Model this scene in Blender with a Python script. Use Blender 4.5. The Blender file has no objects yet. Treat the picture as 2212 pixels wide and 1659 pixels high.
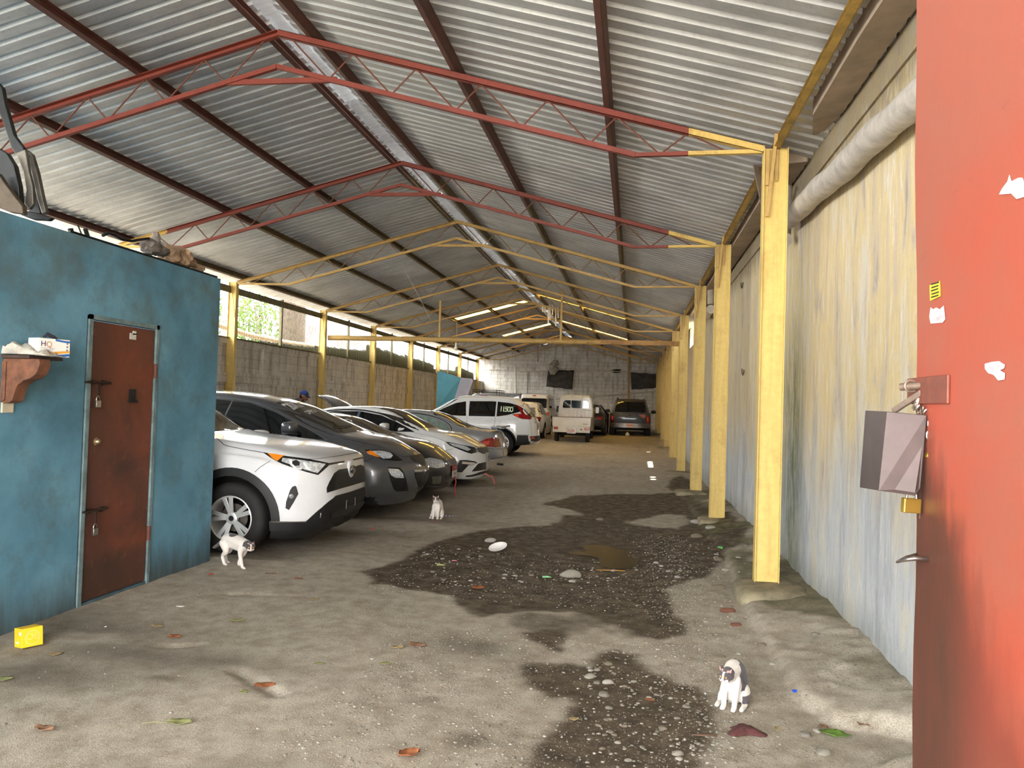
import bpy, bmesh, math, random
from math import sin, cos, pi, radians, atan2, hypot, sqrt
from mathutils import Vector, Matrix
from mathutils.bvhtree import BVHTree
import numpy as np
SC = bpy.context.scene
COL = SC.collection
random.seed(7)

# ---------------------------------------------------------------- camera
FPX = 1689.2
cam_d = bpy.data.cameras.new('camera'); cam = bpy.data.objects.new('camera', cam_d); COL.objects.link(cam)
SC.camera = cam
cam_d.sensor_width = 36.0; cam_d.lens = 36.0*FPX/2212.0; cam_d.clip_start = .05; cam_d.clip_end = 400
yaw, pit, rol = radians(8.921), radians(1.426), radians(1.778)
_f = Vector((-sin(yaw)*cos(pit), cos(yaw)*cos(pit), sin(pit)))
_r = Vector((cos(yaw), sin(yaw), 0)); _u = _r.cross(_f)
_r2 = cos(rol)*_r + sin(rol)*_u; _u2 = -sin(rol)*_r + cos(rol)*_u
CAMP = Vector((0, 0, 1.6))
cam.matrix_world = Matrix(((_r2.x, _u2.x, -_f.x, CAMP.x), (_r2.y, _u2.y, -_f.y, CAMP.y), (_r2.z, _u2.z, -_f.z, CAMP.z), (0, 0, 0, 1)))
def ray(px, py):                      # direction of a photo pixel (2212 x 1659)
    return _f + _r2*((px-1106)/FPX) - _u2*((py-829.5)/FPX)
def at(px, py, axis, v):              # the point of that ray on the plane axis = v
    d = ray(px, py); i = 'xyz'.index(axis); t = (v-CAMP[i])/d[i]
    return CAMP + d*t

# ---------------------------------------------------------------- world, sun, exposure
W = bpy.data.worlds.new('sky'); SC.world = W; W.use_nodes = True
wn = W.node_tree; bg = wn.nodes['Background']
bg.inputs[0].default_value = (.98, .98, .97, 1); bg.inputs[1].default_value = 3.2
sun_d = bpy.data.lights.new('sun', 'SUN'); sun = bpy.data.objects.new('sun', sun_d); COL.objects.link(sun)
sun_d.energy = 4.5; sun_d.angle = radians(1.0); sun_d.color = (1, .94, .84)
sun.rotation_euler = Vector((-.31, -.20, -1)).to_track_quat('-Z', 'Y').to_euler()
VS = SC.view_settings
VS.view_transform = 'Standard'; VS.look = 'None'; VS.gamma = 1; VS.use_curve_mapping = False
VS.exposure = 2.6
SC.cycles.max_bounces = 10; SC.cycles.diffuse_bounces = 6; SC.cycles.glossy_bounces = 4
SC.cycles.transparent_max_bounces = 12
SC.cycles.sample_clamp_indirect = 8.0

# ---------------------------------------------------------------- node helpers
class NT:
    def __init__(s, name):
        s.m = bpy.data.materials.new(name); s.m.use_nodes = True
        s.t = s.m.node_tree; s.b = s.t.nodes['Principled BSDF']; s.tc = None
    def n(s, typ, **kw):
        x = s.t.nodes.new(typ)
        for k, v in kw.items():
            if k.startswith('i_'):
                key = k[2:]; key = int(key) if key.isdigit() else key.replace('_', ' ')
                x.inputs[key].default_value = v
            else: setattr(x, k, v)
        return x
    def l(s, a, b): s.t.links.new(a, b)
    def coord(s, scale=(1, 1, 1), rot=(0, 0, 0), loc=(0, 0, 0), kind='Object'):
        if kind == 'World':
            g = s.n('ShaderNodeNewGeometry'); o = g.outputs['Position']
        else:
            if s.tc is None: s.tc = s.n('ShaderNodeTexCoord')
            o = s.tc.outputs[kind]
        mp = s.n('ShaderNodeMapping'); mp.inputs['Scale'].default_value = scale
        mp.inputs['Rotation'].default_value = rot; mp.inputs['Location'].default_value = loc
        s.l(o, mp.inputs[0]); return mp.outputs[0]
    def noise(s, vec, scale=5, detail=4, rough=.5, dist=0):
        x = s.n('ShaderNodeTexNoise'); x.inputs['Scale'].default_value = scale
        x.inputs['Detail'].default_value = detail; x.inputs['Roughness'].default_value = rough
        x.inputs['Distortion'].default_value = dist
        s.l(vec, x.inputs['Vector']); return x.outputs['Fac']
    def ramp(s, fac, stops):
        r = s.n('ShaderNodeValToRGB'); e = r.color_ramp.elements
        while len(e) < len(stops): e.new(.5)
        for k, (p, c) in enumerate(stops):
            e[k].position = p; e[k].color = c if len(c) == 4 else (*c, 1)
        s.l(fac, r.inputs[0]); return r.outputs[0]
    def mix(s, fac, a, b, typ='MIX'):
        x = s.n('ShaderNodeMix', data_type='RGBA', blend_type=typ)
        for sock, v in ((x.inputs['Factor'], fac), (x.inputs['A'], a), (x.inputs['B'], b)):
            if isinstance(v, (int, float)): sock.default_value = v
            elif isinstance(v, tuple): sock.default_value = (*v, 1) if len(v) == 3 else v
            else: s.l(v, sock)
        return x.outputs['Result']
    def math(s, op, a, b=0.0, c=None, clamp=False):
        x = s.n('ShaderNodeMath', operation=op, use_clamp=clamp)
        for k, v in enumerate((a, b) if c is None else (a, b, c)):
            if isinstance(v, (int, float)): x.inputs[k].default_value = v
            else: s.l(v, x.inputs[k])
        return x.outputs[0]
    def step(s, v, lo, hi):
        x = s.n('ShaderNodeMapRange'); x.inputs['From Min'].default_value = lo; x.inputs['From Max'].default_value = hi
        s.l(v, x.inputs['Value']); return x.outputs[0]
    def sep(s, vec):
        x = s.n('ShaderNodeSeparateXYZ'); s.l(vec, x.inputs[0]); return x.outputs
    def bump(s, h, strength=.3, dist=.02):
        x = s.n('ShaderNodeBump'); x.inputs['Strength'].default_value = strength; x.inputs['Distance'].default_value = dist
        s.l(h, x.inputs['Height']); s.l(x.outputs[0], s.b.inputs['Normal'])
    def col(s, c):
        if isinstance(c, tuple): s.b.inputs['Base Color'].default_value = (*c, 1)
        else: s.l(c, s.b.inputs['Base Color'])
    def set(s, **kw):
        for k, v in kw.items():
            i = s.b.inputs[k.replace('_', ' ')]
            if isinstance(v, (int, float, tuple)): i.default_value = v
            else: s.l(v, i)
        return s
def lin(r, g, b):                    # sRGB 0-255 to linear
    f = lambda c: (c/255/12.92) if c/255 <= .04045 else ((c/255+.055)/1.055)**2.4
    return (f(r), f(g), f(b))
MATS = {}
def plain(name, c, rough=.5, metal=0, var=.12, scale=8, bump=0, coat=0, emit=None, spec=None, trans=0):
    if name in MATS: return MATS[name]
    t = NT(name); v = t.coord()
    n = t.noise(v, scale, 5, .6)
    d = tuple(x*(1-var*1.6) for x in c); e = tuple(min(1, x*(1+var)) for x in c)
    t.col(t.ramp(n, [(.3, d), (.7, e)]))
    t.set(Roughness=rough, Metallic=metal, Coat_Weight=coat, Coat_Roughness=.05)
    if spec is not None: t.set(Specular_IOR_Level=spec)
    if trans: t.set(Transmission_Weight=trans)
    if bump: t.bump(n, bump, .01)
    if emit: t.set(Emission_Color=(*c, 1), Emission_Strength=emit)
    MATS[name] = t.m; return t.m

# ---------------------------------------------------------------- mesh helpers
class MB:
    def __init__(s): s.v = []; s.f = []
    def add(s, vs, fs):
        o = len(s.v); s.v += [tuple(p) for p in vs]; s.f += [tuple(i+o for i in f) for f in fs]; return s
    def box(s, a, b, M=None):
        (x0, y0, z0), (x1, y1, z1) = a, b
        vs = [(x0,y0,z0),(x1,y0,z0),(x1,y1,z0),(x0,y1,z0),(x0,y0,z1),(x1,y0,z1),(x1,y1,z1),(x0,y1,z1)]
        if M is not None: vs = [M @ Vector(p) for p in vs]
        return s.add(vs, [(0,3,2,1),(4,5,6,7),(0,1,5,4),(1,2,6,5),(2,3,7,6),(3,0,4,7)])
    def bar(s, p, q, w, h, up=(0, 0, 1)):           # rectangular bar from p to q
        p, q = Vector(p), Vector(q); d = (q-p); L = d.length; d.normalize(); u = Vector(up)
        r = d.cross(u)
        if r.length < 1e-4: r = d.cross(Vector((1, 0, 0)))
        r.normalize(); u = r.cross(d)
        vs = [p + r*a*w/2 + u*b*h/2 + d*t*L for t in (0, 1) for a, b in ((-1,-1),(1,-1),(1,1),(-1,1))]
        return s.add(vs, [(0,1,2,3),(7,6,5,4),(0,4,5,1),(1,5,6,2),(2,6,7,3),(3,7,4,0)])
    def tube(s, pts, r, n=8, cap=True, closed=False):
        pts = [Vector(p) for p in pts]; m = len(pts); o = len(s.v); u = None
        rs = r if isinstance(r, (list, tuple)) else [r]*m
        for i, p in enumerate(pts):
            if closed: d = pts[(i+1) % m]-pts[i-1]
            else: d = pts[min(i+1, m-1)]-pts[max(i-1, 0)]
            d.normalize()
            if u is None:
                u = d.cross(Vector((0, 0, 1)))
                if u.length < 1e-3: u = d.cross(Vector((1, 0, 0)))
            u = (u-d*u.dot(d)).normalized(); w = d.cross(u)
            s.v += [tuple(p+(u*cos(2*pi*k/n)+w*sin(2*pi*k/n))*rs[i]) for k in range(n)]
        for i in range(m if closed else m-1):
            j = (i+1) % m
            for k in range(n): s.f.append((o+i*n+k, o+i*n+(k+1) % n, o+j*n+(k+1) % n, o+j*n+k))
        if cap and not closed:
            s.f.append(tuple(o+k for k in range(n))[::-1]); s.f.append(tuple(o+(m-1)*n+k for k in range(n)))
        return s
    def lathe(s, prof, n=32, M=None, closed=False):   # prof (r, z) about z
        o = len(s.v); m = len(prof)
        for r, z in prof:
            for k in range(n):
                p = Vector((r*cos(2*pi*k/n), r*sin(2*pi*k/n), z)); s.v.append(tuple(M @ p if M is not None else p))
        for i in range(m if closed else m-1):
            j = (i+1) % m
            for k in range(n): s.f.append((o+i*n+k, o+i*n+(k+1) % n, o+j*n+(k+1) % n, o+j*n+k))
        return s
    def prism(s, poly, h, M=None):                    # poly in xy, extruded 0..h in z
        n = len(poly); vs = [Vector((x, y, z)) for z in (0, h) for x, y in poly]
        if M is not None: vs = [M @ p for p in vs]
        return s.add(vs, [tuple(range(n))[::-1], tuple(range(n, 2*n))]+[(i, (i+1) % n, n+(i+1) % n, n+i) for i in range(n)])
    def blob(s, c, r, sub=2, M=None, jit=0, seed=0):
        bm = bmesh.new(); bmesh.ops.create_icosphere(bm, subdivisions=sub, radius=1); rnd = random.Random(seed)
        c = Vector(c); r = Vector(r) if not isinstance(r, (int, float)) else Vector((r, r, r)); vs = []
        for v in bm.verts:
            k = 1+jit*(rnd.random()-.5)*2; p = Vector((v.co.x*r.x*k, v.co.y*r.y*k, v.co.z*r.z*k))
            vs.append((M @ p if M is not None else p)+c)
        s.add(vs, [tuple(v.index for v in f.verts) for f in bm.faces]); bm.free(); return s
    def build(s, name, mat, parent=None, smooth=None, bevel=0, fix=True):
        me = bpy.data.meshes.new(name); me.from_pydata(s.v, [], s.f); me.update()
        if fix:
            bm = bmesh.new(); bm.from_mesh(me); bmesh.ops.recalc_face_normals(bm, faces=bm.faces); bm.to_mesh(me); bm.free()
        return finish(name, me, mat, parent, smooth, bevel)
def finish(name, me, mat, parent=None, smooth=None, bevel=0):
    o = bpy.data.objects.new(name, me); COL.objects.link(o)
    for m in (mat if isinstance(mat, (list, tuple)) else [mat]): me.materials.append(m)
    if smooth is not None:
        for p in me.polygons: p.use_smooth = True
        if smooth < 180: me.set_sharp_from_angle(angle=radians(smooth))
    if bevel:
        b = o.modifiers.new('bevel', 'BEVEL'); b.width = bevel; b.segments = 2; b.limit_method = 'ANGLE'
        b.angle_limit = radians(35)
    if parent is not None: o.parent = parent
    return o
def tag(o, label=None, cat=None, group=None, kind=None):
    if label: o['label'] = label
    if cat: o['category'] = cat
    if group: o['group'] = group
    if kind: o['kind'] = kind
    return o
def thing(name, label, cat, loc=(0, 0, 0), rz=0, group=None):
    o = bpy.data.objects.new(name, None); COL.objects.link(o); o.empty_display_size = .1
    o.location = loc; o.rotation_euler = (0, 0, rz); return tag(o, label, cat, group)
def copy_tree(o, parent=None):
    c = o.copy(); COL.objects.link(c)
    if parent is not None: c.parent = parent
    for ch in list(o.children): copy_tree(ch, c)
    return c
def pchip(xs, ys, x):                # monotone cubic interpolation
    xs = np.asarray(xs, float); ys = np.asarray(ys, float); h = np.diff(xs); d = np.diff(ys)/h; n = len(xs)
    m = np.zeros(n)
    for i in range(1, n-1):
        if d[i-1]*d[i] > 0:
            w1 = 2*h[i]+h[i-1]; w2 = h[i]+2*h[i-1]; m[i] = (w1+w2)/(w1/d[i-1]+w2/d[i])
    m[0], m[-1] = d[0], d[-1]
    x = np.clip(x, xs[0], xs[-1]); k = np.clip(np.searchsorted(xs, x, 'right')-1, 0, n-2)
    t = (x-xs[k])/h[k]
    return ((2*t**3-3*t**2+1)*ys[k]+(t**3-2*t**2+t)*h[k]*m[k]+(-2*t**3+3*t**2)*ys[k+1]+(t**3-t**2)*h[k]*m[k+1])
def catmull(pts, k, closed=False):
    P = [Vector(p) for p in pts]; n = len(P); out = []
    for i in range(n if closed else n-1):
        a = P[(i-1) % n] if closed or i > 0 else P[i]*2-P[i+1]
        b = P[i]; c = P[(i+1) % n]
        d = P[(i+2) % n] if closed or i+2 < n else c*2-b
        for j in range(k):
            t = j/k
            out.append(.5*((2*b)+(c-a)*t+(2*a-5*b+4*c-d)*t*t+(3*b-a-3*c+d)*t**3))
    if not closed: out.append(P[-1])
    return out
def hashn(i, j):
    v = sin(i*127.1+j*311.7)*43758.5453; return v-math.floor(v)
def vnoise(x, y):
    i, j = math.floor(x), math.floor(y); u, v = x-i, y-j; u = u*u*(3-2*u); v = v*v*(3-2*v)
    return (hashn(i, j)*(1-u)+hashn(i+1, j)*u)*(1-v)+(hashn(i, j+1)*(1-u)+hashn(i+1, j+1)*u)*v
def fbm(x, y, o=4):
    s = 0; a = .5
    for k in range(o): s += a*(vnoise(x, y)-.5)*2; x *= 2.03; y *= 2.03; a *= .5
    return s

# ---------------------------------------------------------------- the ground's height
GX = [(-50, .0), (16, .0), (19, .03), (23, .10), (28, .20), (32, .31), (37, .42), (60, .46)]
XE = ([2, 3.0, 3.85, 3.98, 4.15, 4.3, 4.6, 6.4, 7.4, 9, 11.5, 16], [1.2, 1.15, 1.12, 1.5, 1.5, 1.0, .93, .92, .95, 1.0, .9, .9])
def sstep(a, b, x):
    t = min(1, max(0, (x-a)/(b-a))); return t*t*(3-2*t)
def ground(x, y):
    z = float(pchip([g[0] for g in GX], [g[1] for g in GX], y))
    if y < 16:
        edge = float(np.interp(y, XE[0], XE[1]))          # the raised concrete shoulder along the right wall
        z += (.05*sstep(edge, edge+.07, x)+.07*sstep(edge+.03, 1.6, x))*(1-sstep(13, 16, y))
        z -= .045*math.exp(-((x+.2)/1.0)**2)*math.exp(-((y-8.2)/2.4)**2)
        z -= .03*math.exp(-((x+.1)/.8)**2)*math.exp(-((y-4.6)/1.0)**2)
    return z

# ================================================================ THE FLOOR
def npn(x, y):
    i = np.floor(x); j = np.floor(y); u = x-i; v = y-j; u = u*u*(3-2*u); v = v*v*(3-2*v)
    h = lambda a, b: (np.sin(a*127.1+b*311.7)*43758.5453) % 1.0
    return (h(i, j)*(1-u)+h(i+1, j)*u)*(1-v)+(h(i, j+1)*(1-u)+h(i+1, j+1)*u)*v
def npf(x, y, o=4):
    s = 0; a = .5
    for k in range(o): s = s+a*(npn(x, y)-.5)*2; x = x*2.03+5.1; y = y*2.03+1.7; a *= .5
    return s
def nps(a, b, x):
    t = np.clip((x-a)/(b-a), 0, 1); return t*t*(3-2*t)
def inpoly(X, Y, poly):
    r = np.zeros(X.shape, bool); n = len(poly)
    for i in range(n):
        x0, y0 = poly[i]; x1, y1 = poly[(i+1) % n]
        c = ((y0 > Y) != (y1 > Y)) & (X < (x1-x0)*(Y-y0)/(y1-y0+1e-12)+x0); r ^= c
    return r
def gpoly(px):
    return [tuple(at(x, y, 'z', 0.0)[:2]) for x, y in px]
WET = [gpoly(p) for p in (
 [(775,1230),(850,1216),(900,1185),(925,1168),(1000,1150),(1100,1141),(1190,1136),(1215,1112),(1270,1112),(1225,1098),(1180,1090),(1240,1070),(1340,1066),(1400,1068),(1478,1063),(1505,1088),(1540,1112),(1610,1150),(1600,1178),(1570,1200),(1520,1240),(1450,1262),(1440,1290),(1480,1330),(1500,1362),(1440,1382),(1390,1368),(1360,1350),(1280,1322),(1220,1305),(1120,1312),(1060,1325),(1000,1312),(985,1292),(880,1282),(800,1262)],
 [(1120,1440),(1150,1426),(1210,1424),(1290,1440),(1300,1420),(1340,1405),(1400,1424),(1440,1465),(1500,1490),(1530,1540),(1500,1600),(1470,1700),(1100,1700),(1150,1600),(1240,1515),(1190,1490),(1140,1476)],
 [(1160,1362),(1210,1353),(1252,1372),(1235,1402),(1190,1388)],
 [(1440,1040),(1475,1030),(1520,1052),(1500,1060),(1445,1060)])]
DRY = [gpoly(p) for p in ([(1335,1124),(1400,1119),(1440,1110),(1486,1110),(1496,1124),(1460,1142),(1400,1136)],)]
OIL_DARK = [(at(x, y, 'z', 0), rx, ry) for x, y, rx, ry in ((440,1432,.30,.16),(345,1467,.10,.05),(300,1420,.8,.2),(120,1450,.5,.25),(850,1120,1.2,.25),(760,1150,.9,.3),(1020,1390,.3,.2),(620,1700,.5,.2),(150,1350,.9,.25),(60,1330,.8,.3))]  # oil spots and other darker ground patches
def make_floor():
    def axis(segs):
        out = []
        for a, b, st in segs: out += list(np.arange(a, b-1e-6, st))
        return np.array(out+[segs[-1][1]])
    xs = axis([(-12, -8.4, .6), (-8.4, -4.6, .15), (-4.6, 1.62, .035)])
    ys = axis([(-9, 1, .5), (1, 3, .1), (3, 10.5, .03), (10.5, 16, .06), (16, 44.4, .2)])
    X, Y = np.meshgrid(xs, ys, indexing='ij')
    Z = pchip([g[0] for g in GX], [g[1] for g in GX], Y.ravel()).reshape(Y.shape)
    edge = np.interp(Y+.03*npf(X*5, Y*5, 3), XE[0], XE[1])+.05*npf(Y*3.5, X*2+3.3, 4); m = 1-nps(13, 16, Y)
    sh = nps(0, .07, X-edge)*(Y < 16)
    Z += (.05*sh+.07*nps(.03, 1, (X-edge)/np.maximum(.05, 1.6-edge)))*m
    Z += (Y < 16)*(-.045*np.exp(-((X+.2)/1.0)**2)*np.exp(-((Y-8.2)/2.4)**2)-.03*np.exp(-((X+.1)/.8)**2)*np.exp(-((Y-4.6)/1.0)**2))
    wob = .16*npf(X*1.3, Y*1.1, 4); wob2 = .16*npf(X*1.3+31, Y*1.1+17, 4)
    fine = .05*npf(X*9, Y*7, 3)
    A, B = X+wob+fine, Y+wob2*1.6+fine
    wet = np.zeros(X.shape)
    for p in WET: wet = np.maximum(wet, inpoly(A, B, p)*1.0)
    for p in DRY: wet *= 1-inpoly(A, B, p)*1.0
    patch = nps(.16, .30, npf(X*1.7+9, Y*1.2+4, 5))*(Y < 7)*(Y > 3)*nps(-1.9, -.9, X)*nps(1.0, .3, X)
    wet = np.maximum(wet, patch*.7)
    k = wet.copy()                                # soften by one cell
    k[1:-1, 1:-1] = (wet[1:-1, 1:-1]*2+wet[:-2, 1:-1]+wet[2:, 1:-1]+wet[1:-1, :-2]+wet[1:-1, 2:])/6
    oil_dark = np.zeros(X.shape)
    for c, rx, ry in OIL_DARK:
        oil_dark = np.maximum(oil_dark, np.exp(-(((X-c.x+wob*.6)/rx)**2+((Y-c.y+wob2*.5)/ry)**2)))
    oil_dark = np.maximum(oil_dark, .75*nps(-2.6, -3.6, X+.3*npf(Y*.8, X*.8))*(Y > 7.2))  # also darkens the ground on the parked cars' side
    grav = nps(.02, .22, npf(X*1.1+3, Y*.9+8, 4))*(Y < 10.5)*nps(-3.0, -1.2, X)
    grav = np.maximum(grav, .9*np.exp(-((X-.45)/.42)**2)*(Y < 12))
    moss = sh*nps(-.1, .2, npf(X*2+3, Y*1.4+9, 3)+.25*nps(5.2, 6.5, Y)-.15)*nps(4.2, 5.6, Y)
    Z += .014*npf(X*1.6+4, Y*1.4, 3)*(Y < 12)+.008*npf(X*5, Y*4, 3)+.006*npf(X*22, Y*18, 2)*(Y < 11)*(.3+grav)
    Z += .012*grav*np.clip(npf(X*13, Y*11, 2), 0, 1)*(Y < 11)
    Z -= .004*k
    Z += .035*sh*npf(X*3.1, Y*2.3, 5)+.01*sh*npf(X*13, Y*11, 3)
    for (x0, y0), (x1, y1) in ((at(510,1450,'z',0)[:2], at(600,1500,'z',0)[:2]), (at(500,1280,'z',0)[:2], at(640,1285,'z',0)[:2]), (at(340,1395,'z',0)[:2], at(420,1390,'z',0)[:2])):
        L = hypot(x1-x0, y1-y0); t = np.clip(((X-x0)*(x1-x0)+(Y-y0)*(y1-y0))/L**2, 0, 1)
        d = np.hypot(X-x0-t*(x1-x0)+.03*npf(X*7, Y*7, 2), Y-y0-t*(y1-y0)+.04*npf(X*5+3, Y*5, 2))
        Z -= .028*np.exp(-(d/.035)**2)
    n, m2 = X.shape
    vs = np.stack([X, Y, Z], -1).reshape(-1, 3)
    idx = np.arange(n*m2).reshape(n, m2)
    q = np.stack([idx[:-1, :-1], idx[1:, :-1], idx[1:, 1:], idx[:-1, 1:]], -1).reshape(-1, 4)
    me = bpy.data.meshes.new('floor'); me.from_pydata(vs.tolist(), [], q.tolist()); me.update()
    for nm, arr in (('wet', k), ('oil_dark', oil_dark), ('grav', grav), ('moss', moss)):
        a = me.attributes.new(nm, 'FLOAT', 'POINT'); a.data.foreach_set('value', arr.ravel().astype(np.float32))
    t = NT('yard ground')
    v = t.coord(); at_ = lambda nm: t.n('ShaderNodeAttribute', attribute_name=nm).outputs['Fac']
    big = t.noise(v, .9, 6, .6); mid = t.noise(v, 7, 6, .65); fi = t.noise(v, 60, 4, .7); vf = t.noise(v, 190, 2, .7)
    dry = t.ramp(big, [(.25, lin(142,131,114)), (.5, lin(166,156,140)), (.75, lin(182,173,160))])
    dry = t.mix(.55, dry, t.ramp(mid, [(.3, lin(124,112,95)), (.6, lin(184,176,162))]), 'MIX')
    speck = t.ramp(vf, [(.36, (.25, .25, .25)), (.5, (1, 1, 1)), (.68, (1.25, 1.24, 1.22))])
    dry = t.mix(.55, dry, speck, 'MULTIPLY')
    gv = t.n('ShaderNodeTexVoronoi', i_Scale=42.0); t.l(v, gv.inputs['Vector'])
    peb = t.ramp(gv.outputs['Color'], [(.0, lin(84,78,68)), (.5, lin(126,121,111)), (1, lin(176,171,162))])
    pm = t.math('MULTIPLY', t.step(gv.outputs['Distance'], .42, .25), at_('grav'), clamp=True)
    pm = t.math('MULTIPLY', pm, t.step(fi, .45, .6), clamp=True)
    c = t.mix(pm, dry, peb)
    wetc = t.ramp(mid, [(.3, lin(66,57,46)), (.55, lin(90,79,65)), (.8, lin(112,101,85))])
    wetc = t.mix(.5, wetc, speck, 'MULTIPLY')
    wetc = t.mix(t.math('MULTIPLY', pm, .7), wetc, peb)
    c = t.mix(at_('wet'), c, wetc)
    c = t.mix(t.math('MULTIPLY', at_('oil_dark'), .62), c, lin(70,62,50))
    c = t.mix(t.math('MULTIPLY', at_('moss'), .75), c, t.ramp(mid, [(.3, lin(62,66,40)), (.7, lin(112,104,74))]))
    t.col(c)
    rr = t.step(t.math('ADD', t.math('MULTIPLY', at_('wet'), t.step(mid, .38, .6)), 0.0), 0, 1)
    ro = t.n('ShaderNodeMapRange'); ro.inputs['To Min'].default_value = .9; ro.inputs['To Max'].default_value = .55
    t.l(rr, ro.inputs['Value']); t.l(ro.outputs[0], t.b.inputs['Roughness'])
    t.set(Specular_IOR_Level=.25)
    h = t.math('ADD', t.math('MULTIPLY', fi, .7), t.math('ADD', t.math('MULTIPLY', vf, .5), t.math('MULTIPLY', t.math('SUBTRACT', 1, gv.outputs['Distance']), t.math('MULTIPLY', pm, .6))))
    t.bump(h, .55, .012)
    o = finish('floor', me, t.m, None, 180); o['kind'] = 'structure'
    return o
FLOOR = make_floor()
BVH_FLOOR = BVHTree.FromObject(FLOOR, bpy.context.evaluated_depsgraph_get())
def gz(x, y):
    h = BVH_FLOOR.ray_cast(Vector((x, y, 3)), Vector((0, 0, -1)))
    return h[0].z if h[0] else 0.0
def gpix(px, py):                     # where a photo pixel meets the floor
    h = BVH_FLOOR.ray_cast(CAMP, ray(px, py).normalized()); return h[0]

# ================================================================ MATERIALS OF THE BUILDING
def m_rust(name, base, dirt, lo=.45, hi=.7, rough=.6, scale=6, ythr=None, base2=None, xthr=None, streak=False):
    t = NT(name); v = t.coord(kind='World'); n = t.noise(v, scale, 8, .65); n2 = t.noise(v, scale*7, 4, .6)
    if ythr is not None:
        y = t.sep(v)[1]; b = t.mix(t.step(y, ythr-.02, ythr+.02), base, base2)
    elif xthr is not None:
        x = t.sep(v)[0]; m = t.math('ADD', t.math('GREATER_THAN', x, xthr[1]), t.math('LESS_THAN', x, xthr[0]), clamp=True)
        b = t.mix(m, base, base2)
    else: b = t.mix(0.0, base, base)
    if streak:
        sv = t.coord(scale=(9, 9, .7), kind='World'); s = t.noise(sv, 2.0, 6, .6)
        b = t.mix(t.math('MULTIPLY', t.step(s, .45, .75), .35), b, dirt)
    f = t.math('MULTIPLY', t.step(n, lo, hi), .8)
    c = t.mix(f, b, dirt); c = t.mix(.25, c, t.ramp(n2, [(.3, (.55, .55, .55)), (.6, (1.05, 1.05, 1.05))]), 'MULTIPLY')
    t.col(c); t.set(Roughness=rough, Specular_IOR_Level=.35); t.bump(n2, .12, .004)
    return t.m
YEL = lin(206,174,98); RUST = lin(112,58,32)
m_col = m_rust('yellow column paint', lin(218,190,112), lin(160,116,58), .56, .85, .5, 3, streak=True)
m_tr_red = m_rust('red oxide truss paint', lin(124,56,44), lin(88,42,34), .5, .8, .55, 5, base2=YEL, xthr=(-7.4, .42))
m_tr_yel = m_rust('yellow truss paint', lin(186,152,90), lin(130,90,52), .5, .8, .55, 5)
m_web = plain('rusty web rod', lin(104,58,44), .7)
m_weby = plain('dull yellow web rod', lin(140,106,62), .7)
m_pur = m_rust('purlin paint', lin(92,58,50), lin(62,42,36), .45, .75, .55, 5, ythr=12.2, base2=lin(104,88,58))
m_eave = m_rust('eave purlin paint', lin(166,132,62), lin(96,78,48), .4, .7, .6, 5)

def m_roof():
    t = NT('galvanised roof sheet'); v = t.coord(kind='World')
    n = t.noise(v, 1.1, 6, .6); n2 = t.noise(v, 26, 5, .7); n3 = t.noise(t.coord(scale=(.6, 6, 1), kind='World'), 2.2, 5, .6)
    c = t.ramp(n, [(.3, lin(172,173,175)), (.7, lin(212,213,214))])
    c = t.mix(.5, c, t.ramp(n3, [(.3, (.62, .62, .64)), (.7, (1.05, 1.05, 1.05))]), 'MULTIPLY')
    c = t.mix(t.math('MULTIPLY', t.step(n2, .55, .75), .35), c, lin(120,110,100))
    t.col(c); t.set(Metallic=.45, Specular_IOR_Level=.5)
    t.l(t.ramp(n2, [(.3, (.42, .42, .42)), (.7, (.58, .58, .58))]), t.b.inputs['Roughness'])
    t.bump(n2, .06, .004); return t.m
MROOF = m_roof()

# ================================================================ THE ROOF
XR, XL, XA = 1.08, -8.22, -3.57; ZE, ZA = 3.96, 5.21
SL = (ZA-ZE)/(XR-XA)
TY = [7.175, 11.33, 15.12, 19.9, 23.98, 28.24, 32.39, 36.55, 40.85]
def zchord(x): return ZA-SL*abs(x-XA)
PH = .105                                     # purlin height: sheets lie on top
def sheet(name, x0, x1, y0, y1, holes=()):
    mb = MB(); p = .19; ys = []; y = y0
    while y < y1:
        ys += [(y, 0), (y+.115, 0), (y+.132, .028), (y+.172, .028)]; y += p
    ys.append((y1, 0)); nx = 2
    def zr(x): return ZA-SL*abs(x-XA)+PH+.012
    def blk(a, b, yy):
        o = len(mb.v)
        for yv, h in yy:
            for x in (a, b): mb.v.append((x, yv, zr(x)+h))
        for i in range(len(yy)-1): mb.f.append((o+2*i, o+2*i+1, o+2*i+3, o+2*i+2))
    if not holes: blk(x0, x1, ys)
    else:
        cuts = sorted(holes, key=lambda h: h[2]); cur = y0
        for hx0, hx1, hy0, hy1 in cuts:
            blk(x0, x1, [q for q in ys if cur-.06 <= q[0] <= hy0])
            mid = [q for q in ys if hy0-.12 <= q[0] <= hy1+.12]
            blk(x0, hx0, mid); blk(hx1, x1, mid); cur = hy1
        blk(x0, x1, [q for q in ys if cur-.06 <= q[0]])
    o = mb.build(name, MROOF, None, None, fix=False)
    s = o.modifiers.new('t', 'SOLIDIFY'); s.thickness = .002
    o['kind'] = 'structure'; return o
def roofpt(px, py, side):                      # pixel on the roof slope plane
    d = ray(px, py); s = SL if side < 0 else -SL
    # z = ZA + s*(x-XA) + PH
    t = (ZA+PH+s*(CAMP.x-XA)-CAMP.z)/(d.z-s*d.x); return CAMP+d*t
SKY = []
for side, quad in ((1, ((1142,627),(1359,686))), (1, ((1200,684),(1362,729))), (-1, ((1140,658),(975,702))), (-1, ((1197,706),(1090,732)))):
    a, b = roofpt(*quad[0], side), roofpt(*quad[1], side)
    SKY.append((side, a, b))
holesR = []; holesL = []
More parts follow.
